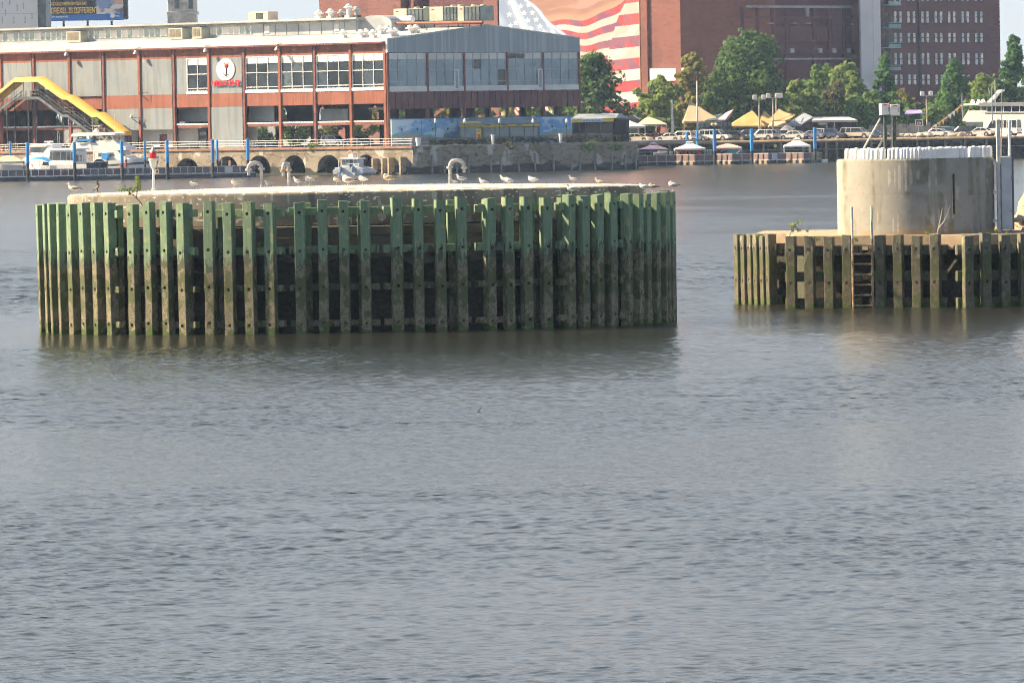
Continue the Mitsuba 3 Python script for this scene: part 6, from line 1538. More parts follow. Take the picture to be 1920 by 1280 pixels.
for px in (163, 171, 179, 187, 195): pxprism('cockpit_post', 'metal_grey', YT, [(px, 306), (px + .8, 306), (px + .8, 288), (px, 288)], Y1 + .4, .1)
pxprism('cockpit_screen', 'boat_glass', YT, [(155, 303), (155, 290), (171, 290), (172, 303)], Y1 + .5, .1)
put('radar', MB().box((float(P(88, 266, Y1 + 2)[0]), Y1 + 2, float(P(88, 266, Y1)[2])), (1.5, .3, .2)).box((float(P(88, 269, Y1 + 2)[0]), Y1 + 2, float(P(88, 269, Y1)[2])), (.35, .35, .5)), 'hull_white', YT)
for px in (110, 114): a, b = P(px, 270, Y1 + 1.5), P(px, 249, Y1 + 1.5); put('aerial', MB().tube([a, b], .03, 5), 'off_white', YT)
# flybridge boat
FB = thing('bridge_boat', 'white cabin cruiser with a high bridge under a long white canopy', 'motor yacht')
Y2 = 901.0
hull(FB, 176, 309, 303, 292.5, Y2, 4.2, 'hull_white', 'near_slate')
pxprism('cabin', 'hull_white', FB, [(178, 303), (178, 284), (230, 280), (250, 294), (262, 300), (262, 305)], Y2 + .4, 3.2)
pxprism('windscreen', 'boat_glass', FB, [(231, 282), (238, 281), (249, 292), (243, 293)], Y2 + .3, .15)
pxprism('cabin_window', 'boat_glass', FB, [(190, 294), (190, 287), (222, 286), (226, 293)], Y2 + .32, .12)
pxprism('bridge', 'hull_white', FB, [(128, 279), (132, 270), (225, 266), (248, 276), (250, 281), (190, 284), (128, 284)], Y2 + .3, 3.4)
pxprism('bridge_coaming', 'deck_cream', FB, [(180, 270), (190, 263.5), (222, 262), (230, 268)], Y2 + .5, 2.8)
pxprism('canopy', 'hull_white', FB, [(131.5, 256.5), (134, 251), (150, 249), (215, 248), (226, 250), (228, 253), (206, 253.6)], Y2 + .1, 3.6)
for a, b in (((134, 268), (146, 256)), ((150, 268), (140, 256)), ((214, 266), (205, 254)), ((200, 266), (213, 254)), ((226, 267), (218, 254)), ((112, 274), (132, 259))): put('canopy_frame', MB().tube([P(*a, Y2 + .3), P(*b, Y2 + .3)], .045, 6), 'off_white', FB)
pxprism('radar_arch', 'hull_white', FB, [(164, 252), (169, 252), (178, 281), (170, 281)], Y2 + .2, .4)
pxprism('bridge_cover', 'cloth_blue', FB, [(142, 265.5), (145, 262), (160, 260.5), (177, 261), (179, 264)], Y2 - .1, 2.2)
pxprism('console_cover', 'cloth_blue', FB, [(200, 299), (200, 289), (203, 287), (214, 288), (215, 291), (212, 299)], Y2 - .2, 1.4)
put('dome', MB().lathe([(.45, 0), (.45, .2), (.3, .45), (0, .55)], 12, tuple(P(179, 248, Y2 + 1.5))), 'hull_white', FB, 40)
for px in (173, 222): put('aerial', MB().tube([P(px, 252, Y2 + 1), P(px - .5, 214, Y2 + 1)], .03, 5), 'off_white', FB)
for i, px in enumerate((262, 275, 288, 300)): put('bow_rail', MB().tube([P(px, 297 - i, Y2 + .5), P(px, 290 - i, Y2 + .5)], .03, 5), 'metal_grey', FB)
put('bow_rail', MB().tube([P(250, 292, Y2 + .5), P(275, 289, Y2 + .5), P(307, 286, Y2 + 1.6)], .035, 5), 'metal_grey', FB)
for px in (241, 250): put('deck_mark', MB().box(tuple(P(px, 309, Y2 - .05)), (.5, .1, .35)), 'flag_red', FB)
# dark little launch
DL = thing('dark_launch', 'small dark hulled launch with a white bow rail between the two white yachts', 'boat')
hull(DL, 162, 202, 305.5, 303, 889.8, 1.8, 'navy_hull'); 
pxprism('coaming', 'hull_white', DL, [(160, 305), (164, 303.5), (172, 303.5), (172, 306)], 889.7, 1.5)
pxprism('cover', 'navy_hull', DL, [(176, 304), (180, 299), (190, 298.5), (196, 303)], 890, 1.2)
# red post with boat hook
t = thing('red_pump', 'dark red dock pump post beside the third front piling', 'post')
flatbox('post', 'dark_red_post', t, 235.2, 237.6, 294, 316, 888, .2); flatbox('head', 'dark_red_post', t, 234.5, 238.4, 300, 304, 887.9, .3)
mat('dark_red_post', (.28, .03, .05), .5)
# runabout with blue canvas
RA = thing('runabout', 'white runabout with a blue canvas top behind the left dock', 'boat')
hull(RA, 101, 58, 311, 307, 889.5, 2.2, 'hull_white')
q = [P(57, 301, 889.5), P(99, 304.5, 889.5), P(97, 302.5, 891.7), P(61, 298.5, 891.7)]
g = MB(); n = 7
grid = np.array([[(q[0] * (1 - a) + q[1] * a) * (1 - b) + (q[3] * (1 - a) + q[2] * a) * b + np.array([0, 0, .35 * math.sin(math.pi * a) + .25 * math.sin(math.pi * b)]) for a in np.linspace(0, 1, n)] for b in np.linspace(0, 1, n)]).reshape(-1, 3)
g.add(grid, [[i * n + j, i * n + j + 1, (i + 1) * n + j + 1, (i + 1) * n + j] for i in range(n - 1) for j in range(n - 1)])
put('canvas_top', g, 'cloth_blue', RA, True)
for a, b in (((60, 312), (57, 302)), ((96, 314), (98, 304.5)), ((78, 312), (79, 301))): put('frame', MB().tube([P(*a, 889.5), P(*b, 889.5)], .035, 5), 'metal_grey', RA)
pxprism('screen', 'boat_glass', RA, [(80, 311), (83, 303), (94, 304.5), (95, 312)], 890.2, .1)
tent(-16, 46, 303, 291.5, 890.5, 'cloth_beige', 'beige dock gazebo with dark tied curtains at the far left', base=.6, depth=3.2, leg_m='dark_timber', sag=-.5, name='dock_gazebo', cat='gazebo')
t = thing('cabin_boat', 'low white boat behind the beige gazebo at the left edge', 'boat')
hull(t, 50, -20, 309, 306, 893, 2.4, 'hull_white'); pxprism('cuddy', 'hull_white', t, [(-5, 308), (8, 301), (30, 301), (42, 308)], 893.4, 1.6); pxprism('window', 'boat_glass', t, [(2, 306), (9, 302.5), (27, 302.5), (32, 306)], 893.3, .1)
# grey workboat
WB = thing('workboat', 'small grey workboat with blue fenders seen bow on before the arches', 'workboat')
YW = 884.0
pxprism('hull', 'grey_hull', WB, [(634, 314), (636, 326), (640, 331), (684, 331), (687, 326), (689, 316), (680, 314), (645, 314)], YW, 5)
for px in (636, 686): put('pontoon_float', MB().tube([P(px, 322, YW - .2), P(px, 322, YW + 6)], [.42, .40], 10), 'grey_hull', WB, 40)
pxprism('wheelhouse', 'grey_hull', WB, [(643, 327), (644, 298), (676, 298), (677, 327)], YW + .8, 2.6)
pxprism('roof', 'hull_white', WB, [(641, 298.5), (642, 296), (678, 296), (679, 298.5)], YW + .5, 3.2)
for a, b in ((645.5, 652), (653.5, 658.5), (669, 675)): pxprism('window', 'boat_glass', WB, [(a, 309), (a, 300.5), (b, 300.5), (b, 309)], YW + .7, .15)
pxprism('door', 'navy_hull', WB, [(660.5, 315), (660.5, 299.5), (667, 299.5), (667, 315)], YW + .72, .12)
for px in (642, 675, 683): put('rail_post', MB().tube([P(px, 330, YW - .1), P(px, 307 if px > 660 else 300, YW - .1)], .05, 6), 'hull_white', WB)
put('rail', MB().tube([P(659, 307.5, YW - .1), P(684, 307, YW - .1)], .05, 6), 'hull_white', WB)
for a, b in ((648, 318), (672, 317)): put('fender', MB().lathe([(0, -.5), (.24, -.4), (.24, .4), (0, .5)], 10, tuple(P(a, b, YW - .35))), 'fender_blue', WB, 40)
pxprism('console', 'hull_white', WB, [(655, 296), (656, 289), (665, 289), (666, 296)], YW + 1.2, 1.2)
put('life_ring', MB().tube([P(660, 288, YW + 1.3) + [.35 * math.cos(w), 0, .35 * math.sin(w) + .1] for w in np.linspace(0, 6.28, 12)], .1, 6), 'sail_orange', WB, 40)
mat('sail_orange', (.65, .30, .22), .6)
put('whip_aerial', MB().tube([P(675, 298, YW + 1), P(674.5, 268, YW + 1)], .03, 5), 'off_white', WB)
# traffic light like marker on the quay
t = thing('amber_marker', 'small amber signal box standing on the left dock end', 'signal')
flatbox('box', 'sail_orange', t, 428.5, 433, 301, 312, 887.5, .3); flatbox('stem', 'dark_metal', t, 430, 431.5, 312, 318, 887.6, .15)
for v in (303, 306.5, 310): flatbox('lens', 'globe_cream', t, 429.6, 431.9, v - 1, v + 1, 887.4, .1)
t = thing('dock_lamp', 'slim grey post with pale top at the right part of the left dock', 'post')
flatbox('post', 'metal_grey', t, 414.4, 416, 297, 316, 888, .15); flatbox('top', 'off_white', t, 413.6, 416.8, 293, 297, 887.9, .3)
# bushes on the quay
for i, (px, v, r, m, lab, onw) in enumerate(((587, 276, .75, 'leaf_light', 'light green weed tuft on the lit stone quay edge', 0), (1103, 274, 1.25, 'leaf_dark', 'dark shrub growing from the grey stone wall top', 1), (1152, 273, .95, 'leaf_dark', 'small dark shrub on the grey stone wall near its end', 1), (955, 271, .7, 'leaf_dull', 'low dull weed on the grey stone wall by the bar', 1))):
    t = thing('wall_shrub', lab, 'shrub')
    if onw: s_, z = onW(px, v); c = Q1 + np.array([math.cos(aq), math.sin(aq), 0]) * s_ + np.array([math.sin(aq), -math.cos(aq), 0]) * .35; c[2] = z
    else: u, z = onQ(px, v); c = L2W(u, q1d - .2, z)
    rng = np.random.default_rng(70 + i); cs = c + rng.normal(size=(9, 3)) * r * np.array([.6, .25, .4])
    put('foliage', trimesh.Trimesh(*leaves(cs, np.full(9, r * .45), 40, .13, rng), process=False), m, t)
    put('stem', MB().tube([c + [0, .3, -r], c], [.06, .03], 5), 'bark', t)
# planted strip behind the pier railing
rng = np.random.default_rng(91); cs = []
for _ in range(230):
    s_ = rng.uniform(3, LQ - 2); c = Q1 + np.array([math.cos(aq), math.sin(aq), 0]) * s_ + np.array([-math.sin(aq), math.cos(aq), 0]) * rng.uniform(.9, 1.5); c[2] = DECK + rng.uniform(.2, 1.0); cs.append(c)
k = put('hedge', trimesh.Trimesh(*leaves(np.array(cs), np.full(len(cs), .35), 22, .14, rng), process=False), 'leaf_hedge')
leaf('leaf_hedge', (.03, .045, .035), (.05, .06, .045), (.08, .07, .05))
labels[k] = {'label': 'dark clipped planting behind the pier railing', 'category': 'hedge', 'kind': 'stuff'}
# ---------------------------------------------------------------- right marina
MD = thing('floating_dock', 'floating dock with mauve panels stepping in and out below the parked cars', 'dock')
YM = 966.0
mat('dock_mauve', blotch((.20, .13, .13), (.26, .17, .165), .7), .7)
SEC = [(1196, 1267, 0), (1267, 1303, 1), (1303, 1340, 0), (1344, 1373, 1), (1373, 1410, 0), (1412, 1441, 1), (1441, 1473, 0), (1473, 1507, 1), (1507, 1541, 0)]
for a, b, lit in SEC:
    xa_, xb_ = float(P(a, 300, YM)[0]), float(P(b, 300, YM)[0]); w = xb_ - xa_
    ya, yb = (YM + .9, YM - 1.1) if lit else (YM + .3, YM + .3)
    n = max(2, round(w / (17.5 * px_m(YM)))) if not lit else max(3, round(w / (10.5 * px_m(YM))))
    L = math.hypot(w, yb - ya); an = math.atan2(yb - ya, w); M = xf((xa_, ya, 0), an)
    put('pontoon', MB().cbox((L / 2, 1.0, .12), (L, 2.0, .8), .04), 'pontoon', MD, to=M)
    put('top_rail', MB().box((L / 2, -.03, 1.68), (L, .14, .12)).box((L / 2, -.03, .60), (L, .12, .14)), 'dock_frame', MD, to=M); labels[scene and list(scene)[-1]] = {'kind': 'stuff', 'label': 'pale top and bottom rails'}
    for i in range(n):
        put('fence_panel', MB().box((L * (i + .5) / n, .03, 1.14), (L / n - (.34 if lit else .12), .06, .98)), 'dock_mauve', MD, to=M)
        put('stanchion', MB().box((L * i / n, -.04, .9), (.10, .14, 1.6)), 'dock_frame' if not lit else 'dark_metal', MD, to=M)
        if lit: put('fender_leg', MB().box((L * (i + .5) / n, -.12, .15), (L / n * .45, .2, .8)), 'sand_timber', MD, to=M)
for px, m_, w in ((1452, 'sign_pale', 9), (1531, 'sign_olive', 9)):
    flatbox('notice', m_, MD, px - w / 2, px + w / 2, 288 if px < 1500 else 285, 300 if px < 1500 else 297, YM + .1, .08)
mat('sign_olive', (.34, .33, .12), .6)
for px, v, v2, Y, r, lab in ((1288, 247, 283, 975, .21, 'thin blue piling behind the purple umbrella tent'), (1307, 245, 272, 972, .22, 'blue piling below the tall white mast'), (1339.5, 243, 283, YM - 1.2, .29, 'blue piling between the white and pink canopies'), (1409, 242, 283, YM - 1.2, .29, 'tall blue piling right of the pink canopy'), (1527.5, 239, 279, YM - 1.0, .29, 'rightmost blue piling at the end of the mauve dock')):
    piling(px, v, v2, Y, r, lab)
tent(1197, 1254, 279.5, 269.5, 970, 'cloth_purple', 'purple two tier canopy at the left of the mauve dock', base=.6, depth=3.2, vent=True, leg_m='dark_metal', sag=.3)
tent(1264, 1323, 278.5, 266.5, 970, 'cloth_white', 'white two tier canopy with coloured cloths hanging beneath', base=.6, depth=3.2, vent=True, leg_m='metal_grey', sag=.3)
tent(1338, 1391, 277, 269, 970, 'cloth_pink', 'faded pink canopy right of the white one', base=.6, depth=3.2, leg_m='metal_grey', sag=-.4)
tent(1469, 1519, 273, 260.5, 970, 'cloth_white', 'white gazebo with stout white legs on the mauve dock', base=.6, depth=3.2, vent=True, leg_m='cloth_white', sag=.2)
t = thing('teal_tarp', 'teal tarpaulin over a small boat under the pink canopy', 'tarpaulin')
pxprism('tarp', 'cloth_teal', t, [(1358, 292), (1366, 281), (1378, 277.5), (1388, 277), (1383, 284), (1376, 292)], 969, 2.0)
pxprism('flap', 'cloth_white', t, [(1375, 292), (1388, 279), (1391, 280), (1380, 292)], 968.8, .1)
pxprism('boat_side', 'near_slate', t, [(1380, 292), (1388, 282), (1400, 281), (1402, 292)], 969, 1.8)
rr = random.Random(5)
for px0, px1, v0, v1, m, lab in ((1277, 1288, 281, 292, 'flag_red', 'red cloth hanging left of centre under the white canopy'), (1305, 1316, 281, 292, 'flag_red', 'bright red cloth hanging at the right under the white canopy'), (1298.5, 1304.5, 280, 292, 'cloth_green', 'green cloth hanging under the white canopy'), (1291, 1296, 280, 291, 'flag_red', 'narrow red and white cloth in the middle under the white canopy'), (1326, 1334, 281, 292, 'cloth_teal', 'teal cloth beside the blue piling'), (1345, 1352, 279, 291, 'cloth_wine', 'wine red cloth under the pink canopy'), (1268, 1275, 283, 292, 'cloth_brown', 'brown cloth at the left under the white canopy')):
    t = thing('hanging_cloth', lab, 'cloth')
    a, b = P(px0, v1, 969), P(px1, v0, 969); n = 9
    xs_ = np.linspace(a[0], b[0], n); yy = 969 + .12 * np.sin(np.arange(n) * 1.7 + rr.uniform(0, 6))
    v = np.vstack([np.stack([xs_, yy, np.full(n, b[2])], 1), np.stack([xs_ * .9 + xs_.mean() * .1, yy * 1.0 + .1, np.full(n, a[2]) + .1 * np.sin(np.arange(n))], 1)])
    put('cloth', MB().add(v, [[i, i + 1, n + i + 1, n + i] for i in range(n - 1)]), m, t, True)
    put('line', MB().tube([(a[0] - .3, 969, b[2] + .03), (b[0] + .3, 969, b[2] + .03)], .02, 4), 'off_white', t)
mat('cloth_green', (.05, .22, .07), .8); mat('cloth_wine', (.22, .03, .06), .8)
t = thing('covered_boat', 'small grey covered boat under the purple canopy', 'boat')
hull(t, 1226, 1262, 287, 284, 972, 2.0, 'grey_hull'); pxprism('cover', 'cloth_beige', t, [(1232, 288), (1237, 281), (1248, 281), (1254, 287)], 972.3, 1.4)
t = thing('dinghy', 'small white dinghy at the right end of the mauve dock', 'dinghy')
hull(t, 1541, 1553, 299.5, 298.5, YM, 1.5, 'hull_white')
for i, (px, v) in enumerate(((1484, 279), (1453, 275))):
    t = thing('hanging_plant', ['round green plant hanging in the white gazebo', 'green plant hanging left of the white gazebo'][i], 'plant')
    c = P(px, v, 970.5); rng = np.random.default_rng(80 + i)
    put('foliage', trimesh.Trimesh(*leaves(c + rng.normal(size=(6, 3)) * .14, np.full(6, .22), 40, .09, rng), process=False), 'leaf_light', t); put('hook', MB().tube([c, c + [0, 0, .7]], .02, 4), 'dark_metal', t)
# ---------------------------------------------------------------- white ferry
FE = thing('white_ferry', 'large white ferry with grey canopied upper deck and raked mast at right', 'ferry')
YF = 1009.0
pxprism('house', 'hull_white', FE, [(1803, 226.5), (1815, 208.5), (1820, 207.5), (1850, 207), (1857, 214), (1960, 213), (1960, 262), (1812, 262), (1812, 227.5)], YF, 9)
pxprism('recess', 'near_slate', FE, [(1812, 241), (1812, 229), (1846, 228.5), (1846, 241)], YF - .1, .2)  # dark slab stands for the shade under the overhang
pxprism('upper_band', 'near_slate', FE, [(1852, 214.5), (1850, 211.5), (1960, 211), (1960, 214)], YF - .1, 9)
pxprism('upper_house', 'boat_glass', FE, [(1850, 211), (1850, 200), (1960, 199.5), (1960, 211)], YF + 2, 5)
for px in (1841, 1853, 1870, 1886, 1902, 1918): pxprism('upper_post', 'off_white', FE, [(px, 212), (px, 199), (px + 1.3, 199), (px + 1.3, 212)], YF - .05, .2)
pxprism('upper_rail', 'off_white', FE, [(1842, 211.5), (1842, 209.8), (1960, 209.3), (1960, 211)], YF - .12, .15)
pxprism('canopy', 'cloth_slate_dark', FE, [(1836, 199.5), (1842, 192.5), (1960, 191.5), (1960, 199)], YF - .4, 9)
mat('cloth_slate_dark', blotch((.17, .19, .22), (.22, .24, .27), .7), .7)
pxprism('foredeck', 'hull_white', FE, [(1803, 198), (1804, 194.5), (1842, 193.5), (1840, 197.5)], YF + .5, 6)
pxprism('mast', 'hull_white', FE, [(1838, 194), (1858, 175), (1861, 169.5), (1872, 168), (1873, 171), (1864, 175), (1848, 193.5)], YF + 2.5, 1.0)
for px, v in ((1810, 192), (1822, 192.5), (1831, 191)): put('dome', MB().lathe([(.35, -.4), (.4, 0), (.25, .4), (0, .5)], 10, tuple(P(px, v, YF + 3))), 'hull_white', FE, 40)
for a, b in (((1804, 226), (1806, 206)), ((1849, 176), (1846, 165)), ((1860, 193), (1859.5, 150))): put('aerial', MB().tube([P(*a, YF + 2), P(*b, YF + 2)], .06, 5), 'off_white', FE)

# boats and the ferry lie slightly askew of the view
def turn(root, px, Y, deg):
    c = P(px, 300, Y); R = T().translate([float(c[0]), float(Y), 0]) @ T().rotate([0, 0, 1], deg) @ T().translate([-float(c[0]), -float(Y), 0])
    for k in list(scene):
        if k.startswith(root + '__'): scene[k] = {**scene[k], 'to_world': R @ scene[k]['to_world'] if 'to_world' in scene[k] else R}
turn(YT, 115, Y1 + 2, -26); turn(FB, 215, Y2 + 2, -26); turn(RA, 80, 890.5, -24); turn(WB, 662, YW + 2, -20); turn(FE, 1806, YF, -26)
# ================================================================ BIRDS ON THE DOLPHIN
mat('gull_white', blotch((.70, .69, .66), (.78, .77, .74), 9), .8, 0, .2); mat('gull_grey', blotch((.36, .37, .39), (.44, .45, .47), 12), .8, 0, .2)
mat('gull_brown', blotch((.16, .13, .10), (.40, .35, .28), 16), .8, 0, .2); mat('gull_buff', blotch((.44, .38, .30), (.62, .56, .47), 12), .8, 0, .2)
mat('gull_tip', (.03, .028, .026), .8); mat('gull_bill', (.60, .42, .12), .5); mat('gull_leg', (.52, .40, .32), .6); mat('cormorant_black', blotch((.02, .018, .015), (.07, .055, .045), 14), .6); mat('cormorant_bill', (.50, .28, .10), .5)
def smooth_tube(pts, rad, n=10, k=3):
    from scipy.interpolate import PchipInterpolator
    pts = np.array(pts, float); s = np.concatenate([[0], np.cumsum(np.linalg.norm(np.diff(pts, axis=0), axis=1))])
    u = np.linspace(0, s[-1], (len(pts) - 1) * k + 1)
    return PchipInterpolator(s, pts)(u), np.maximum(PchipInterpolator(s, rad)(u), .002)
def bird_parts(pose, legs=.13):
    """facing +x; z = 0 at the feet; lengths in metres, about 0.55 from bill to tail"""
    h = legs if pose in ('stand', 'tuck', 'preen') else .0
    b = h + .085
    if pose in ('stand', 'sit'):
        line = [(-.26, 0, b + .005), (-.20, 0, b + .01), (-.10, 0, b + .015), (.02, 0, b + .02), (.11, 0, b + .05), (.155, 0, b + .12), (.175, 0, b + .175), (.205, 0, b + .20), (.24, 0, b + .195)]
        rad = [.012, .035, .075, .095, .085, .055, .042, .045, .022]
        bill = [(.235, 0, b + .195), (.285, 0, b + .187), (.305, 0, b + .178)]
    elif pose == 'tuck':
        line = [(-.26, 0, b), (-.20, 0, b + .01), (-.10, 0, b + .02), (.02, 0, b + .03), (.10, 0, b + .055), (.12, 0, b + .10), (.085, 0, b + .135), (.03, 0, b + .13), (-.01, 0, b + .115)]
        rad = [.012, .035, .078, .10, .085, .06, .052, .042, .02]
        bill = [(-.01, 0, b + .115), (-.04, 0, b + .10), (-.06, 0, b + .09)]
    else:
        line = [(-.26, 0, b), (-.20, 0, b + .01), (-.10, 0, b + .02), (.02, 0, b + .03), (.11, 0, b + .05), (.15, 0, b + .095), (.155, -.035, b + .13), (.115, -.085, b + .125), (.08, -.105, b + .10)]
        rad = [.012, .035, .078, .098, .082, .05, .045, .042, .02]
        bill = [(.08, -.105, b + .10), (.045, -.115, b + .075), (.03, -.115, b + .065)]
    p, r = smooth_tube(line, rad)
    body = MB().tube(p, r, 12)
    out = {'body': body}
    for s in (-1, 1):
        wp = [(.09, s * .075, b + .035), (.03, s * .098, b + .035), (-.08, s * .085, b + .03), (-.18, s * .05, b + .025), (-.25, s * .022, b + .022)]
        q, rr_ = smooth_tube(wp, [.015, .05, .052, .035, .012], k=3)
        m = MB().tube(q, rr_, 8).out(); m.vertices[:, 1] = m.vertices[:, 1] * 1.0
        c = m.vertices; c[:, 2] = (c[:, 2] - (b + .03)) * 1.05 + b + .035
        out[f'wing{s}'] = MB().mesh(m)
        q, rr_ = smooth_tube([(-.20, s * .035, b + .03), (-.28, s * .02, b + .012), (-.335, s * .008, b - .004)], [.02, .014, .003])
        out[f'tip{s}'] = MB().tube(q, rr_, 6)
    out['tail'] = MB().add([(-.22, -.03, b), (-.22, .03, b), (-.315, .045, b - .02), (-.315, -.045, b - .02), (-.22, -.03, b + .02), (-.22, .03, b + .02), (-.315, .045, b - .012), (-.315, -.045, b - .012)], [[0, 1, 2, 3], [7, 6, 5, 4], [0, 4, 5, 1], [1, 5, 6, 2], [2, 6, 7, 3], [3, 7, 4, 0]])
    out['bill'] = MB().tube(bill, [.014, .011, .004], 6)
    out['eye'] = None
    if h:
        for s in (-1, 1):
            out[f'leg{s}'] = MB().tube([(-.01, s * .035, b - .05), (.0, s * .035, .045), (-.005, s * .035, .008)], [.012, .008, .008], 6).add([(-.02, s * .035 - .01, .004), (.06, s * .035 - .03, .004), (.07, s * .035, .004), (.06, s * .035 + .03, .004), (-.02, s * .035 + .01, .004), (0, s * .035, .016)], [[0, 1, 5], [1, 2, 5], [2, 3, 5], [3, 4, 5], [4, 0, 5]])
    return out
BIRDS = {}
def gull(px, v, Y, pose, plume, label, face=-1, turn=0.0, s=1.0, z=None):
    key = (pose,)
    if key not in BIRDS: BIRDS[key] = {k: m.out() for k, m in bird_parts(pose).items() if m is not None}
    q = P(px, v, Y); t = thing('gull', label, 'gull')
    s = s * 1.1
    M = xf(q if z is None else (q[0], Y, z), (0 if face > 0 else math.pi) + turn, s)
    body, wing = {'white': ('gull_white', 'gull_grey'), 'brown': ('gull_white', 'gull_brown'), 'buff': ('gull_buff', 'gull_brown'), 'pale': ('gull_white', 'gull_white'), 'tan': ('gull_buff', 'gull_buff'), 'sleepy': ('gull_buff', 'gull_grey')}[plume]
    for k, m in BIRDS[key].items():
        nm = k.rstrip('-1').rstrip('1') if k[-1] == '1' else k
        nm = {'wing': 'wing', 'tip': 'wing_tip', 'leg': 'leg'}.get(nm, nm)
        bs = body if nm == 'body' else wing if nm == 'wing' else 'gull_tip' if nm == 'wing_tip' else 'gull_bill' if nm == 'bill' else 'gull_leg' if nm == 'leg' else body
        ck = (pose, k, bs)
        if ck not in BIRDS: BIRDS[ck] = P_(m, bs, 60)
        put(nm, BIRDS[ck], None, t, to=M)
def capY(px, v):
    """where the pixel's ray meets the crowned cap: distance"""
    best = None
    for Y in np.linspace(230.2, 242, 119):
        q = P(px, v, Y); e = math.hypot(q[0] - CAPX, (Y - DY0) / ratio)
        if e > 11.55: continue
        zc = np.interp(e, [0, 2, 5, 8.5, 11.2, 11.42, 11.56], [5.71, 5.70, 5.66, 5.60, 5.53, 5.47, 5.36])
        d = abs(q[2] - zc)
        if best is None or d < best[0]: best = (d, Y, zc)
    return best[1], best[2]
def cap_gull(px, v, *a, **k):
    Y, z = capY(px, v); gull(px, v, Y, *a, z=z - .005, **k)
cap_gull(139, 358, 'stand', 'brown', 'white headed gull with brown grey back at the far left of the cap', s=.98)
cap_gull(363, 349, 'preen', 'pale', 'small white gull preening, just right of the red lantern', s=.72)
cap_gull(440, 346, 'tuck', 'sleepy', 'gull asleep with its head tucked, left of the first bent pipe', s=.72)
cap_gull(505, 344, 'sit', 'white', 'grey gull lying down behind the first bent pipe', s=.72)
cap_gull(559, 343, 'stand', 'white', 'upright white gull looking left beside the second bent pipe', s=.74)
cap_gull(580, 341, 'tuck', 'white', 'hunched grey backed gull right of the upright one', s=.85)
cap_gull(631, 342, 'tuck', 'tan', 'buff gull partly behind the mottled brown one', s=.72)
cap_gull(652, 351, 'tuck', 'brown', 'large white headed gull with mottled brown wings', s=1.12, turn=-.2)
cap_gull(680, 339, 'tuck', 'pale', 'white gull with its head turned back before the grey workboat', s=.80)
cap_gull(728, 346, 'tuck', 'buff', 'buff brown young gull standing alone near the middle', s=1.05)
cap_gull(852, 343, 'sit', 'pale', 'small white gull lying at the foot of the right bent pipe', s=.55)
cap_gull(865, 340, 'stand', 'white', 'slim upright gull under the right bent pipe outlet', s=.78)
cap_gull(907, 345, 'sit', 'white', 'gull lying down right of the right bent pipe', s=.75)
cap_gull(946, 339, 'stand', 'white', 'gull standing behind another, near the cap middle right', s=.68)
cap_gull(954, 348, 'tuck', 'white', 'gull in front of another, near the cap middle right', s=.78)
cap_gull(999, 347, 'preen', 'pale', 'white gull preening its back on one leg', s=.86)
cap_gull(1075, 340, 'stand', 'sleepy', 'pale brown gull standing above the pile top gull', s=.68)
cap_gull(1124, 338, 'sit', 'tan', 'buff gull lying down, rightmost on the cap', s=.68)
def pile_z(px, dz=.02):
    X, Y, th = ring_at(px); return Y, 5.2 + dz
Y, z = pile_z(1071); gull(1072, 365, Y, 'stand', 'white', 'white gull perched on a green pile top', s=.86, z=z)
Y, z = pile_z(1208); gull(1208, 360, Y, 'preen', 'white', 'gull bending over to preen on the right pile tops', s=.85, z=z)
Y, z = pile_z(1224); gull(1224, 358, Y + .1, 'tuck', 'buff', 'buff brown gull on the right pile tops beside the preening one', s=.82, z=z)
Y, z = pile_z(1255); gull(1262, 359, Y + .5, 'tuck', 'white', 'grey and white gull on the rightmost pile top', s=.90, z=z)
# cormorant
CO = thing('cormorant', 'dark brown cormorant standing at the left of the cap looking right', 'cormorant')
Y, z = capY(184, 358); M = xf((float(P(184, 358, Y)[0]), Y, z), 0.25, .82)
p, r = smooth_tube([(-.20, 0, .13), (-.13, 0, .20), (-.05, 0, .30), (.0, 0, .38), (-.035, 0, .47), (-.055, 0, .52), (-.03, 0, .565), (.01, 0, .57), (.05, 0, .565)], [.01, .06, .095, .08, .042, .034, .036, .032, .016])
put('body', MB().tube(p, r, 12), 'cormorant_black', CO, 60, to=M)
for s in (-1, 1):
    q, rr_ = smooth_tube([(.01, s * .07, .36), (-.06, s * .095, .29), (-.14, s * .06, .19), (-.20, s * .02, .11)], [.02, .045, .035, .008]); put('wing', MB().tube(q, rr_, 8), 'gull_brown' if s < 0 else 'cormorant_black', CO, 60, to=M)
    put('leg', MB().tube([(-.05, s * .05, .22), (-.02, s * .05, .10), (-.02, s * .05, .01)], [.04, .018, .014], 6).box((.02, s * .05, .008), (.1, .06, .012)), 'cormorant_black', CO, 40, to=M)
put('tail', MB().tube([(-.17, 0, .16), (-.26, 0, .06)], [.03, .022], 6), 'cormorant_black', CO, to=M); put('bill', MB().tube([(.045, 0, .567), (.105, 0, .572), (.12, 0, .56)], [.016, .010, .005], 6), 'cormorant_bill', CO, to=M)
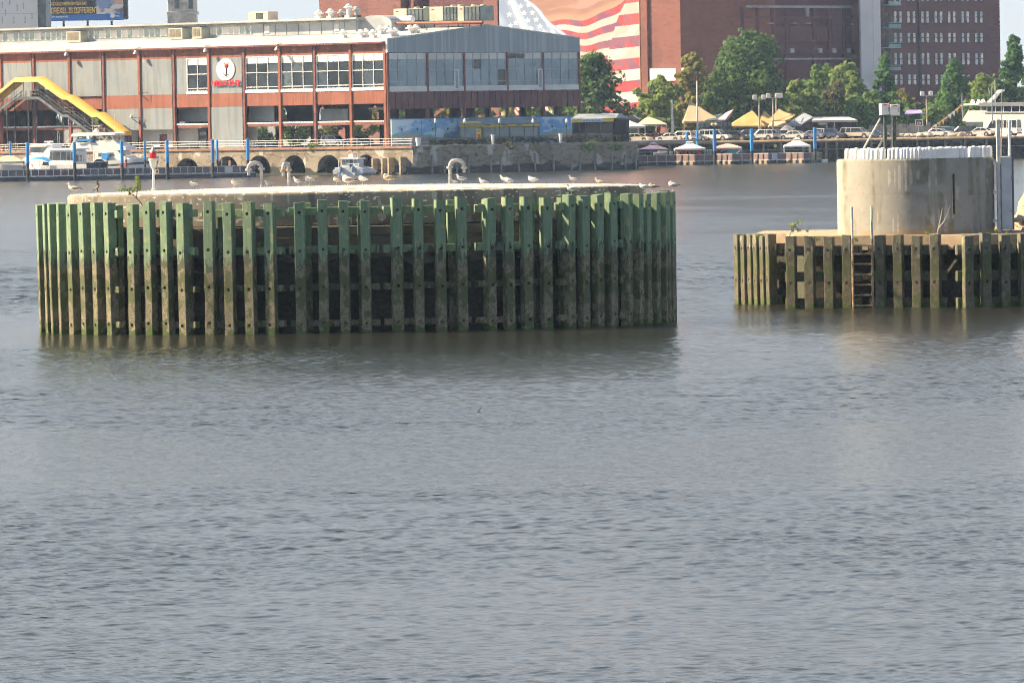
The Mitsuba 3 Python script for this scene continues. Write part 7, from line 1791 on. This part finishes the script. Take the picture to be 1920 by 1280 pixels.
# ================================================================ FITTINGS ON THE LEFT CAP
BC = thing('lantern_post', 'white navigation post with red lantern band on the left cap', 'navigation light')
mat('lantern_red', (.55, .02, .03), .25)
Y, z = capY(288, 350); x = float(P(288, 350, Y)[0]); s = px_m(Y)
zv = lambda v: float(P(287, v, Y)[2])
put('post', MB().lathe([(.085, z), (.085, z + .05), (.052, z + .06), (.052, zv(316)), (0, zv(316))], 12, (x, Y, 0)), 'white_paint', BC, 40)
put('collar', MB().lathe([(.06, zv(317)), (.13, zv(310)), (.15, zv(304)), (.19, zv(300)), (.19, zv(298)), (.1, zv(297.5)), (0, zv(297.5))], 14, (x, Y, 0)), 'off_white', BC, 40)
put('red_lens', MB().lathe([(.12, zv(297.4)), (.15, zv(294)), (.145, zv(288)), (.11, zv(285)), (0, zv(285))], 14, (x, Y, 0)), 'lantern_red', BC, 40)
put('cap', MB().lathe([(.14, zv(285)), (.12, zv(282)), (.04, zv(278)), (.025, zv(275)), (0, zv(274.5))], 14, (x, Y, 0)), 'metal_grey', BC, 40)
put('small_box', MB().cbox((x + .15, Y - .05, zv(322)), (.16, .12, .18), .01), 'canvas_tan', BC); put('box_face', MB().cbox((x + .16, Y - .12, zv(322)), (.08, .02, .09), .005), 'dark_metal', BC)
mat('galv', blotch((.31, .33, .35), (.43, .45, .46), 9, (.33, .24, .17), .68), .55, .25); mat('galv_rust', blotch((.30, .20, .12), (.42, .36, .30), 10), .7, .1)
def gooseneck(px_post, px_out, v_flange, v_top, v_base, v_end, lab, span=1.0, rust=False):
    t = thing('bent_pipe', lab, 'vent pipe')
    Y, z = capY(px_post, v_base); s = px_m(Y)
    a = P(px_post, v_base, Y); xo = float(P(px_out, v_flange, Y)[0]); xp = float(a[0]); zf = float(P(px_post, v_flange, Y)[2]); zt = float(P(px_post, v_top, Y)[2]); ze = float(P(px_out, v_end, Y)[2])
    d = (xo - xp); dy = .0 if abs(d) > .4 else -.28
    put('riser', MB().tube([(xp, Y, z - .05), (xp, Y, zf)], .064, 14), 'galv', t, 40)
    put('flange', MB().tube([(xp, Y, zf - .045), (xp, Y, zf + .045)], .135, 16), 'galv_rust' if rust else 'galv', t, 40)
    put('flange', MB().tube([(xo, Y + dy, zf - .075), (xo, Y + dy, zf + .015)], .135, 16), 'galv_rust' if rust else 'galv', t, 40)
    w = np.linspace(0, math.pi, 13); zc = zf + .02; hh = zt - zc - .06
    arc = [((xp + xo) / 2 + (xp - xo) / 2 * math.cos(x), Y + dy * (1 - math.cos(x)) / 2, zc + hh * math.sin(x) ** .75) for x in w]
    put('elbow', MB().tube(arc, .076, 14), 'galv', t, 60)
    for x in (.31, .69):
        i = int(x * 12); put('weld_band', MB().tube([arc[i], arc[i + 1]], .098, 14), 'galv', t, 60)
    put('outlet', MB().tube([(xo, Y + dy, zf - .05), (xo, Y + dy, ze)], .062, 14), 'galv', t, 40)
gooseneck(490.5, 466, 316.5, 302, 346, 329, 'grey bent vent pipe with two flanges, left of three, outlet to the left')
gooseneck(542, 531.5, 319, 304, 347, 330, 'grey bent vent pipe with rusty flange seen end on, middle of three', rust=True)
gooseneck(844, 870, 314, 298, 342, 324, 'grey bent vent pipe, right of three, outlet to the right')
# ================================================================ PLANTS
def sprig(key, lab, pts, tips, m, size, per, r, seed, thick=.02, cat='plant', bare=False):
    t = thing(key, lab, cat); rng = np.random.default_rng(seed); mb = MB()
    for pl_ in pts: mb.tube(pl_, np.linspace(thick, thick * .35, len(pl_)), 6)
    put('stem', mb, 'bark_pale' if bare else 'bark', t, 50)
    if tips:
        cs = np.array([c for c, _ in tips]); rs = np.array([q for _, q in tips])
        put('leaves', trimesh.Trimesh(*leaves(cs, rs, per, size, rng, .6, .8), process=False), m, t)
mat('bark_pale', blotch((.40, .38, .33), (.52, .50, .44), 8), .8)
leaf('leaf_bright', (.16, .24, .05), (.23, .31, .07), (.30, .36, .10))
b0 = P(269, 388, 230.9)
def q_(a, b, Y=230.6): return P(a, b, Y)
sprig('cap_bush', 'green leafy bush growing out from the left side of the concrete cap', [[b0, q_(262, 378), q_(252, 368), q_(240, 359), q_(228, 354)], [q_(256, 372), q_(257, 360), q_(258, 345), q_(258, 333)], [q_(250, 366), q_(248, 356), q_(246, 350)]],
      [(q_(226, 355), .16), (q_(232, 351), .13), (q_(236, 356), .12), (q_(243, 354), .10), (q_(257, 333), .10), (q_(259, 340), .13), (q_(257, 348), .14), (q_(261, 344), .11), (q_(250, 355), .13), (q_(257, 356), .13), (q_(244, 362), .08), (q_(262, 352), .09)], 'leaf_bright', .045, 26, .1, 3)
for i, (px, v, lab) in enumerate(((485, 459, 'small bright green weed between the piles of the fourth group'), (297, 461, 'tiny green weed between the piles of the third group'), (205, 470, 'tiny green sprout on the left piles'))):
    X, Y, th = ring_at(px, v); c = P(px, v, Y - .02)
    sprig('pile_weed', lab, [[c + [0, .1, -.08], c]], [(c, .10 if i == 0 else .06), (c + [.05, 0, .03], .07)], 'leaf_bright', .035, 22, .1, 30 + i, .008)
# ================================================================ RIGHT DOLPHIN FITTINGS
mat('drum_white', blotch((.72, .72, .71), (.80, .80, .79), 4, (.66, .66, .64), .7), .55)
DRM = MB().lathe([(.112, 0), (.126, .02), (.126, .39), (.108, .45), (.06, .48), (0, .485)], 14)
DRP = P_(DRM, 'drum_white', 50); DRV = [P_(DRM.out().copy().apply_transform(trimesh.transformations.scale_matrix(1.0)).apply_scale([1, 1, h]), 'drum_white', 50) for h in (.97, 1.0, 1.04)]
ZT2 = 6.25; rb = R0 - .16; rr = random.Random(6)
pxl = [1590, 1598.5, 1605, 1614.5, 1619.5, 1627, 1634, 1642.5, 1652, 1665, 1671, 1679, 1687, 1692, 1697, 1704.5, 1711, 1718.5, 1726, 1731.5, 1738, 1746, 1754, 1760, 1766, 1771, 1776, 1782.5, 1789, 1798, 1805.5, 1817.5, 1823.5, 1829.5, 1836, 1845, 1852, 1858]
for i, px in enumerate(pxl):
    x = float(P(px, 290, 250)[0]) - DRUM[0]; x = max(-rb * .995, min(rb * .995, x)); sgn = -1
    y = sgn * math.sqrt(max(0, rb * rb - x * x))
    t = thing('rim_block', 'white round topped block standing in the ring on the concrete drum', 'block', 'white blocks ringed on the concrete drum')
    scene[t] = {**DRV[i % 3], 'to_world': xf((DRUM[0] + x, DRUM[1] + y, 6.235), rr.uniform(0, 6), tilt=((1, 0, 0), rr.uniform(-1.5, 1.5)))}
# lantern boxes on posts with braces
LB = thing('lantern_stand', 'two white lantern boxes on dark steel posts with slanting braces', 'navigation light')
mat('post_dark', blotch((.05, .06, .055), (.10, .11, .09), 5), .5, .3); mat('brace_grey', blotch((.36, .40, .40), (.48, .52, .50), 6, (.38, .22, .13), .66), .6, .2)
mat('box_white', blotch((.64, .63, .60), (.74, .73, .70), 5, (.45, .43, .40), .66), .6)
LY_ = 251.2
for px, v0, v1, w in ((1659.5, 217, 297, .10), (1676, 218, 297, .15)):
    a, b = P(px, v0, LY_), P(px + 1.5, v1, LY_); put('post', MB().box(((a[0] + b[0]) / 2, LY_, (a[2] + 6.25) / 2), (w * 1.1, w * 1.6, a[2] - 6.25)), 'post_dark', LB)
    put('flange_edge', MB().box(((a[0] + b[0]) / 2 - w * .62, LY_ - w * .5, (a[2] + 6.25) / 2), (w * .3, w * .9, a[2] - 6.25)), 'brace_grey', LB)  # pale strip paints the sunlit left face of the dark post
a, b = P(1648, 216.6, LY_), P(1680, 217.4, LY_); put('bracket', MB().box(((a[0] + b[0]) / 2, LY_, a[2]), (b[0] - a[0], .4, .05)), 'post_dark', LB)
for j, (px0, px1, v0, v1) in enumerate(((1650, 1666, 194.5, 216), (1667.5, 1685.5, 196, 217))):
    a, b = P(px0, v1, LY_), P(px1, v0, LY_)
    k = put('box', MB().cbox(((a[0] + b[0]) / 2, LY_, (a[2] + b[2]) / 2), (b[0] - a[0], .42, b[2] - a[2]), .02, .18), 'box_white', LB)
    put('lid_mark', MB().cbox(((a[0] + b[0]) / 2 + .03, LY_ - .225, b[2] - .05), (.16, .02, .035), .004, .18), 'lantern_red', k); put('latch', MB().cbox((b[0] - .02, LY_ - .14, (a[2] + b[2]) / 2), (.03, .1, .2), .005), 'steel_dull', k)
put('beacon', MB().lathe([(.04, 0), (.05, .05), (.03, .12), (0, .13)], 10, tuple(P(1667, 199, LY_ - .1))), 'lantern_red', LB, 40)
for a, b in (((1651, 222), (1609, 286)), ((1671, 233), (1636, 283))): put('brace', MB().tube([P(*a, LY_), P(*b, LY_ + .3) * [1, 1, 0] + [0, 0, 6.27]], .045, 8), 'brace_grey', LB)
# posts and grey cabinet at the drum's right side
CB = thing('grey_cabinet', 'tall grey blue steel cabinet on posts with brackets at the right of the drum', 'cabinet')
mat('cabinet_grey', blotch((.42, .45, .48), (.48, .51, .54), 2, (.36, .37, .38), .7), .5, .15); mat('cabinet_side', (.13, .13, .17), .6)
CYY = 250.4
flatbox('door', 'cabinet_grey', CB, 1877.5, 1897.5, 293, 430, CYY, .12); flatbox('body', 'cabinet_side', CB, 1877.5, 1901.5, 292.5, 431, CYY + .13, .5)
for v in (330, 392): flatbox('hinge', 'steel_dull', CB, 1897.6, 1899.6, v, v + 6, CYY - .04, .1)
flatbox('post', 'cabinet_post', CB, 1869, 1877, 224, 437, CYY + .1, .18); flatbox('post', 'white_paint', CB, 1891, 1895.6, 225, 292.5, CYY + .25, .12)
mat('cabinet_post', blotch((.42, .44, .44), (.52, .54, .53), 4), .5, .2)
for v in (305, 360, 413.5): flatbox('bracket', 'cabinet_post', CB, 1861.5, 1872, v - 1.8, v + 1.8, CYY + .05, .1); flatbox('bracket_plate', 'cabinet_post', CB, 1861, 1863.5, v - 4, v + 4, CYY + .0, .4)
for px in (1879, 1896): flatbox('foot', 'steel_dull', CB, px - 1, px + 1, 431, 438, CYY + .2, .15)
t = thing('whip_aerial', 'thin rusty aerial pole rising behind the grey cabinet', 'pole')
put('pole', MB().tube([P(1877, 320, CYY + .6), P(1878.5, 170, CYY + .6)], [.03, .018], 6), 'galv_rust', t)
# soil bank with rocks at the right edge
SB = thing('soil_bank', 'brown soil bank with stones at the right edge behind the cabinet', 'soil bank')
n = 40; gx = np.linspace(0, 9, n); gy = np.linspace(0, 5, 24); X_, Y_ = np.meshgrid(gx, gy)
xs0 = float(P(1903, 440, 257)[0])
Z_ = 1.55 * np.clip(X_ / .35, 0, 1) ** .6 * np.clip(Y_ / 1.0, 0, 1) ** .7 * np.clip((5 - Y_) / 1.5, 0, 1) * (.8 + .5 * np_fbm(np.stack([X_ * .9, Y_ * .9, X_ * 0], -1), 4, 2)) + .12 * (np_fbm(np.stack([X_ * 4, Y_ * 4, X_ * 0], -1), 3, 5) - .5)
gi = (np.arange(23)[:, None] * n + np.arange(n - 1)[None]).reshape(-1)
put('earth', MB().add(np.stack([X_ + xs0, Y_ + 254.2, Z_ + SLABZ - .05], -1).reshape(-1, 3), np.stack([gi, gi + 1, gi + n + 1, gi + n], 1)), 'soil', SB, 40)
mat('soil', blotch((.30, .19, .11), (.42, .29, .18), 3, (.5, .4, .3), .66), .95)
for j in range(14):
    s = rr.uniform(.08, .24); m = trimesh.creation.icosphere(1, s); m.vertices *= [1.5, 1, .7]; m.vertices += (np_noise(m.vertices * 6, j)[:, None] - .5) * s * .6
    px = rr.uniform(1903, 1940); put('stone', m, 'rubble_pale', SB, to=xf((float(P(px, 425, 254.6)[0]), 254.3 + rr.uniform(-.3, 1.0), SLABZ + .05 + rr.uniform(0, .5)), rr.uniform(0, 6)))
# plants on the slab
def rs(px, v, Y): return P(px, v, Y)
sprig('slab_sapling', 'small bright green sapling at the left end of the slab', [[rs(1480, 444, 248.2), rs(1483, 436, 248.2), rs(1489, 425, 248.2), rs(1496, 416, 248.2)], [rs(1484, 434, 248.2), rs(1484, 424, 248.2)], [rs(1490, 424, 248.2), rs(1498, 431, 248.2)]],
      [(rs(1484, 423, 248.2), .15), (rs(1488, 420, 248.2), .11), (rs(1497, 416, 248.2), .13), (rs(1498, 431, 248.2), .09), (rs(1513, 433, 248.2), .06), (rs(1486, 433, 248.2), .06)], 'leaf_bright', .05, 16, .1, 5, .022)
sprig('bare_twig', 'bleached forked dead twig against the drum foot', [[rs(1757, 441, 248.0), rs(1759, 430, 248.0), rs(1763, 412, 248.0), rs(1767, 390, 248.0)], [rs(1759, 429, 248.0), rs(1770, 415, 248.0), rs(1778, 396, 248.0), rs(1782, 384, 248.0)]], None, None, 0, 0, 0, 6, .028, 'twig', True)
for i, (px, v, r, lab) in enumerate(((1738, 436, .09, 'small yellow green weed on the slab left of the bare twig'), (1868, 430, .11, 'yellow green weed at the foot of the cabinet post'), (1852, 438, .06, 'tiny weed left of the cabinet post'), (1888, 437, .06, 'tiny weed below the grey cabinet'), (1804, 440, .06, 'tiny weed on the slab under the dark drum stain'), (1421, 442, .06, 'tiny weed on the leftmost pile tops'), (1530, 447, .13, 'mossy tuft on the slab edge left of the ladder'), (1604, 448, .10, 'mossy tuft on the slab edge beside the ladder'))):
    Yp = 247.3 if px > 1450 else 252.5
    c = P(px, v, Yp); sprig('slab_weed', lab, [[c - [0, 0, r * 1.4], c]], [(c, r), (c + [r * .5, 0, -r * .5], r * .8)], 'leaf_bright' if i < 6 else 'leaf_mid', .035, 24, .1, 50 + i, .008)
# driftwood in the river
t = thing('drift_stick', 'dark forked stick drifting in the open water', 'stick')
c = G(899, 772)
put('stick', MB().tube([c + [-.06, 0, .0], c + [-.02, 0, .05], c + [.05, 0, .11], c + [.06, 0, .16]], [.012, .014, .010, .006], 6).tube([c + [-.09, 0, -.02], c + [.0, 0, .01], c + [.05, 0, .0]], .010, 5), 'near_black', t)
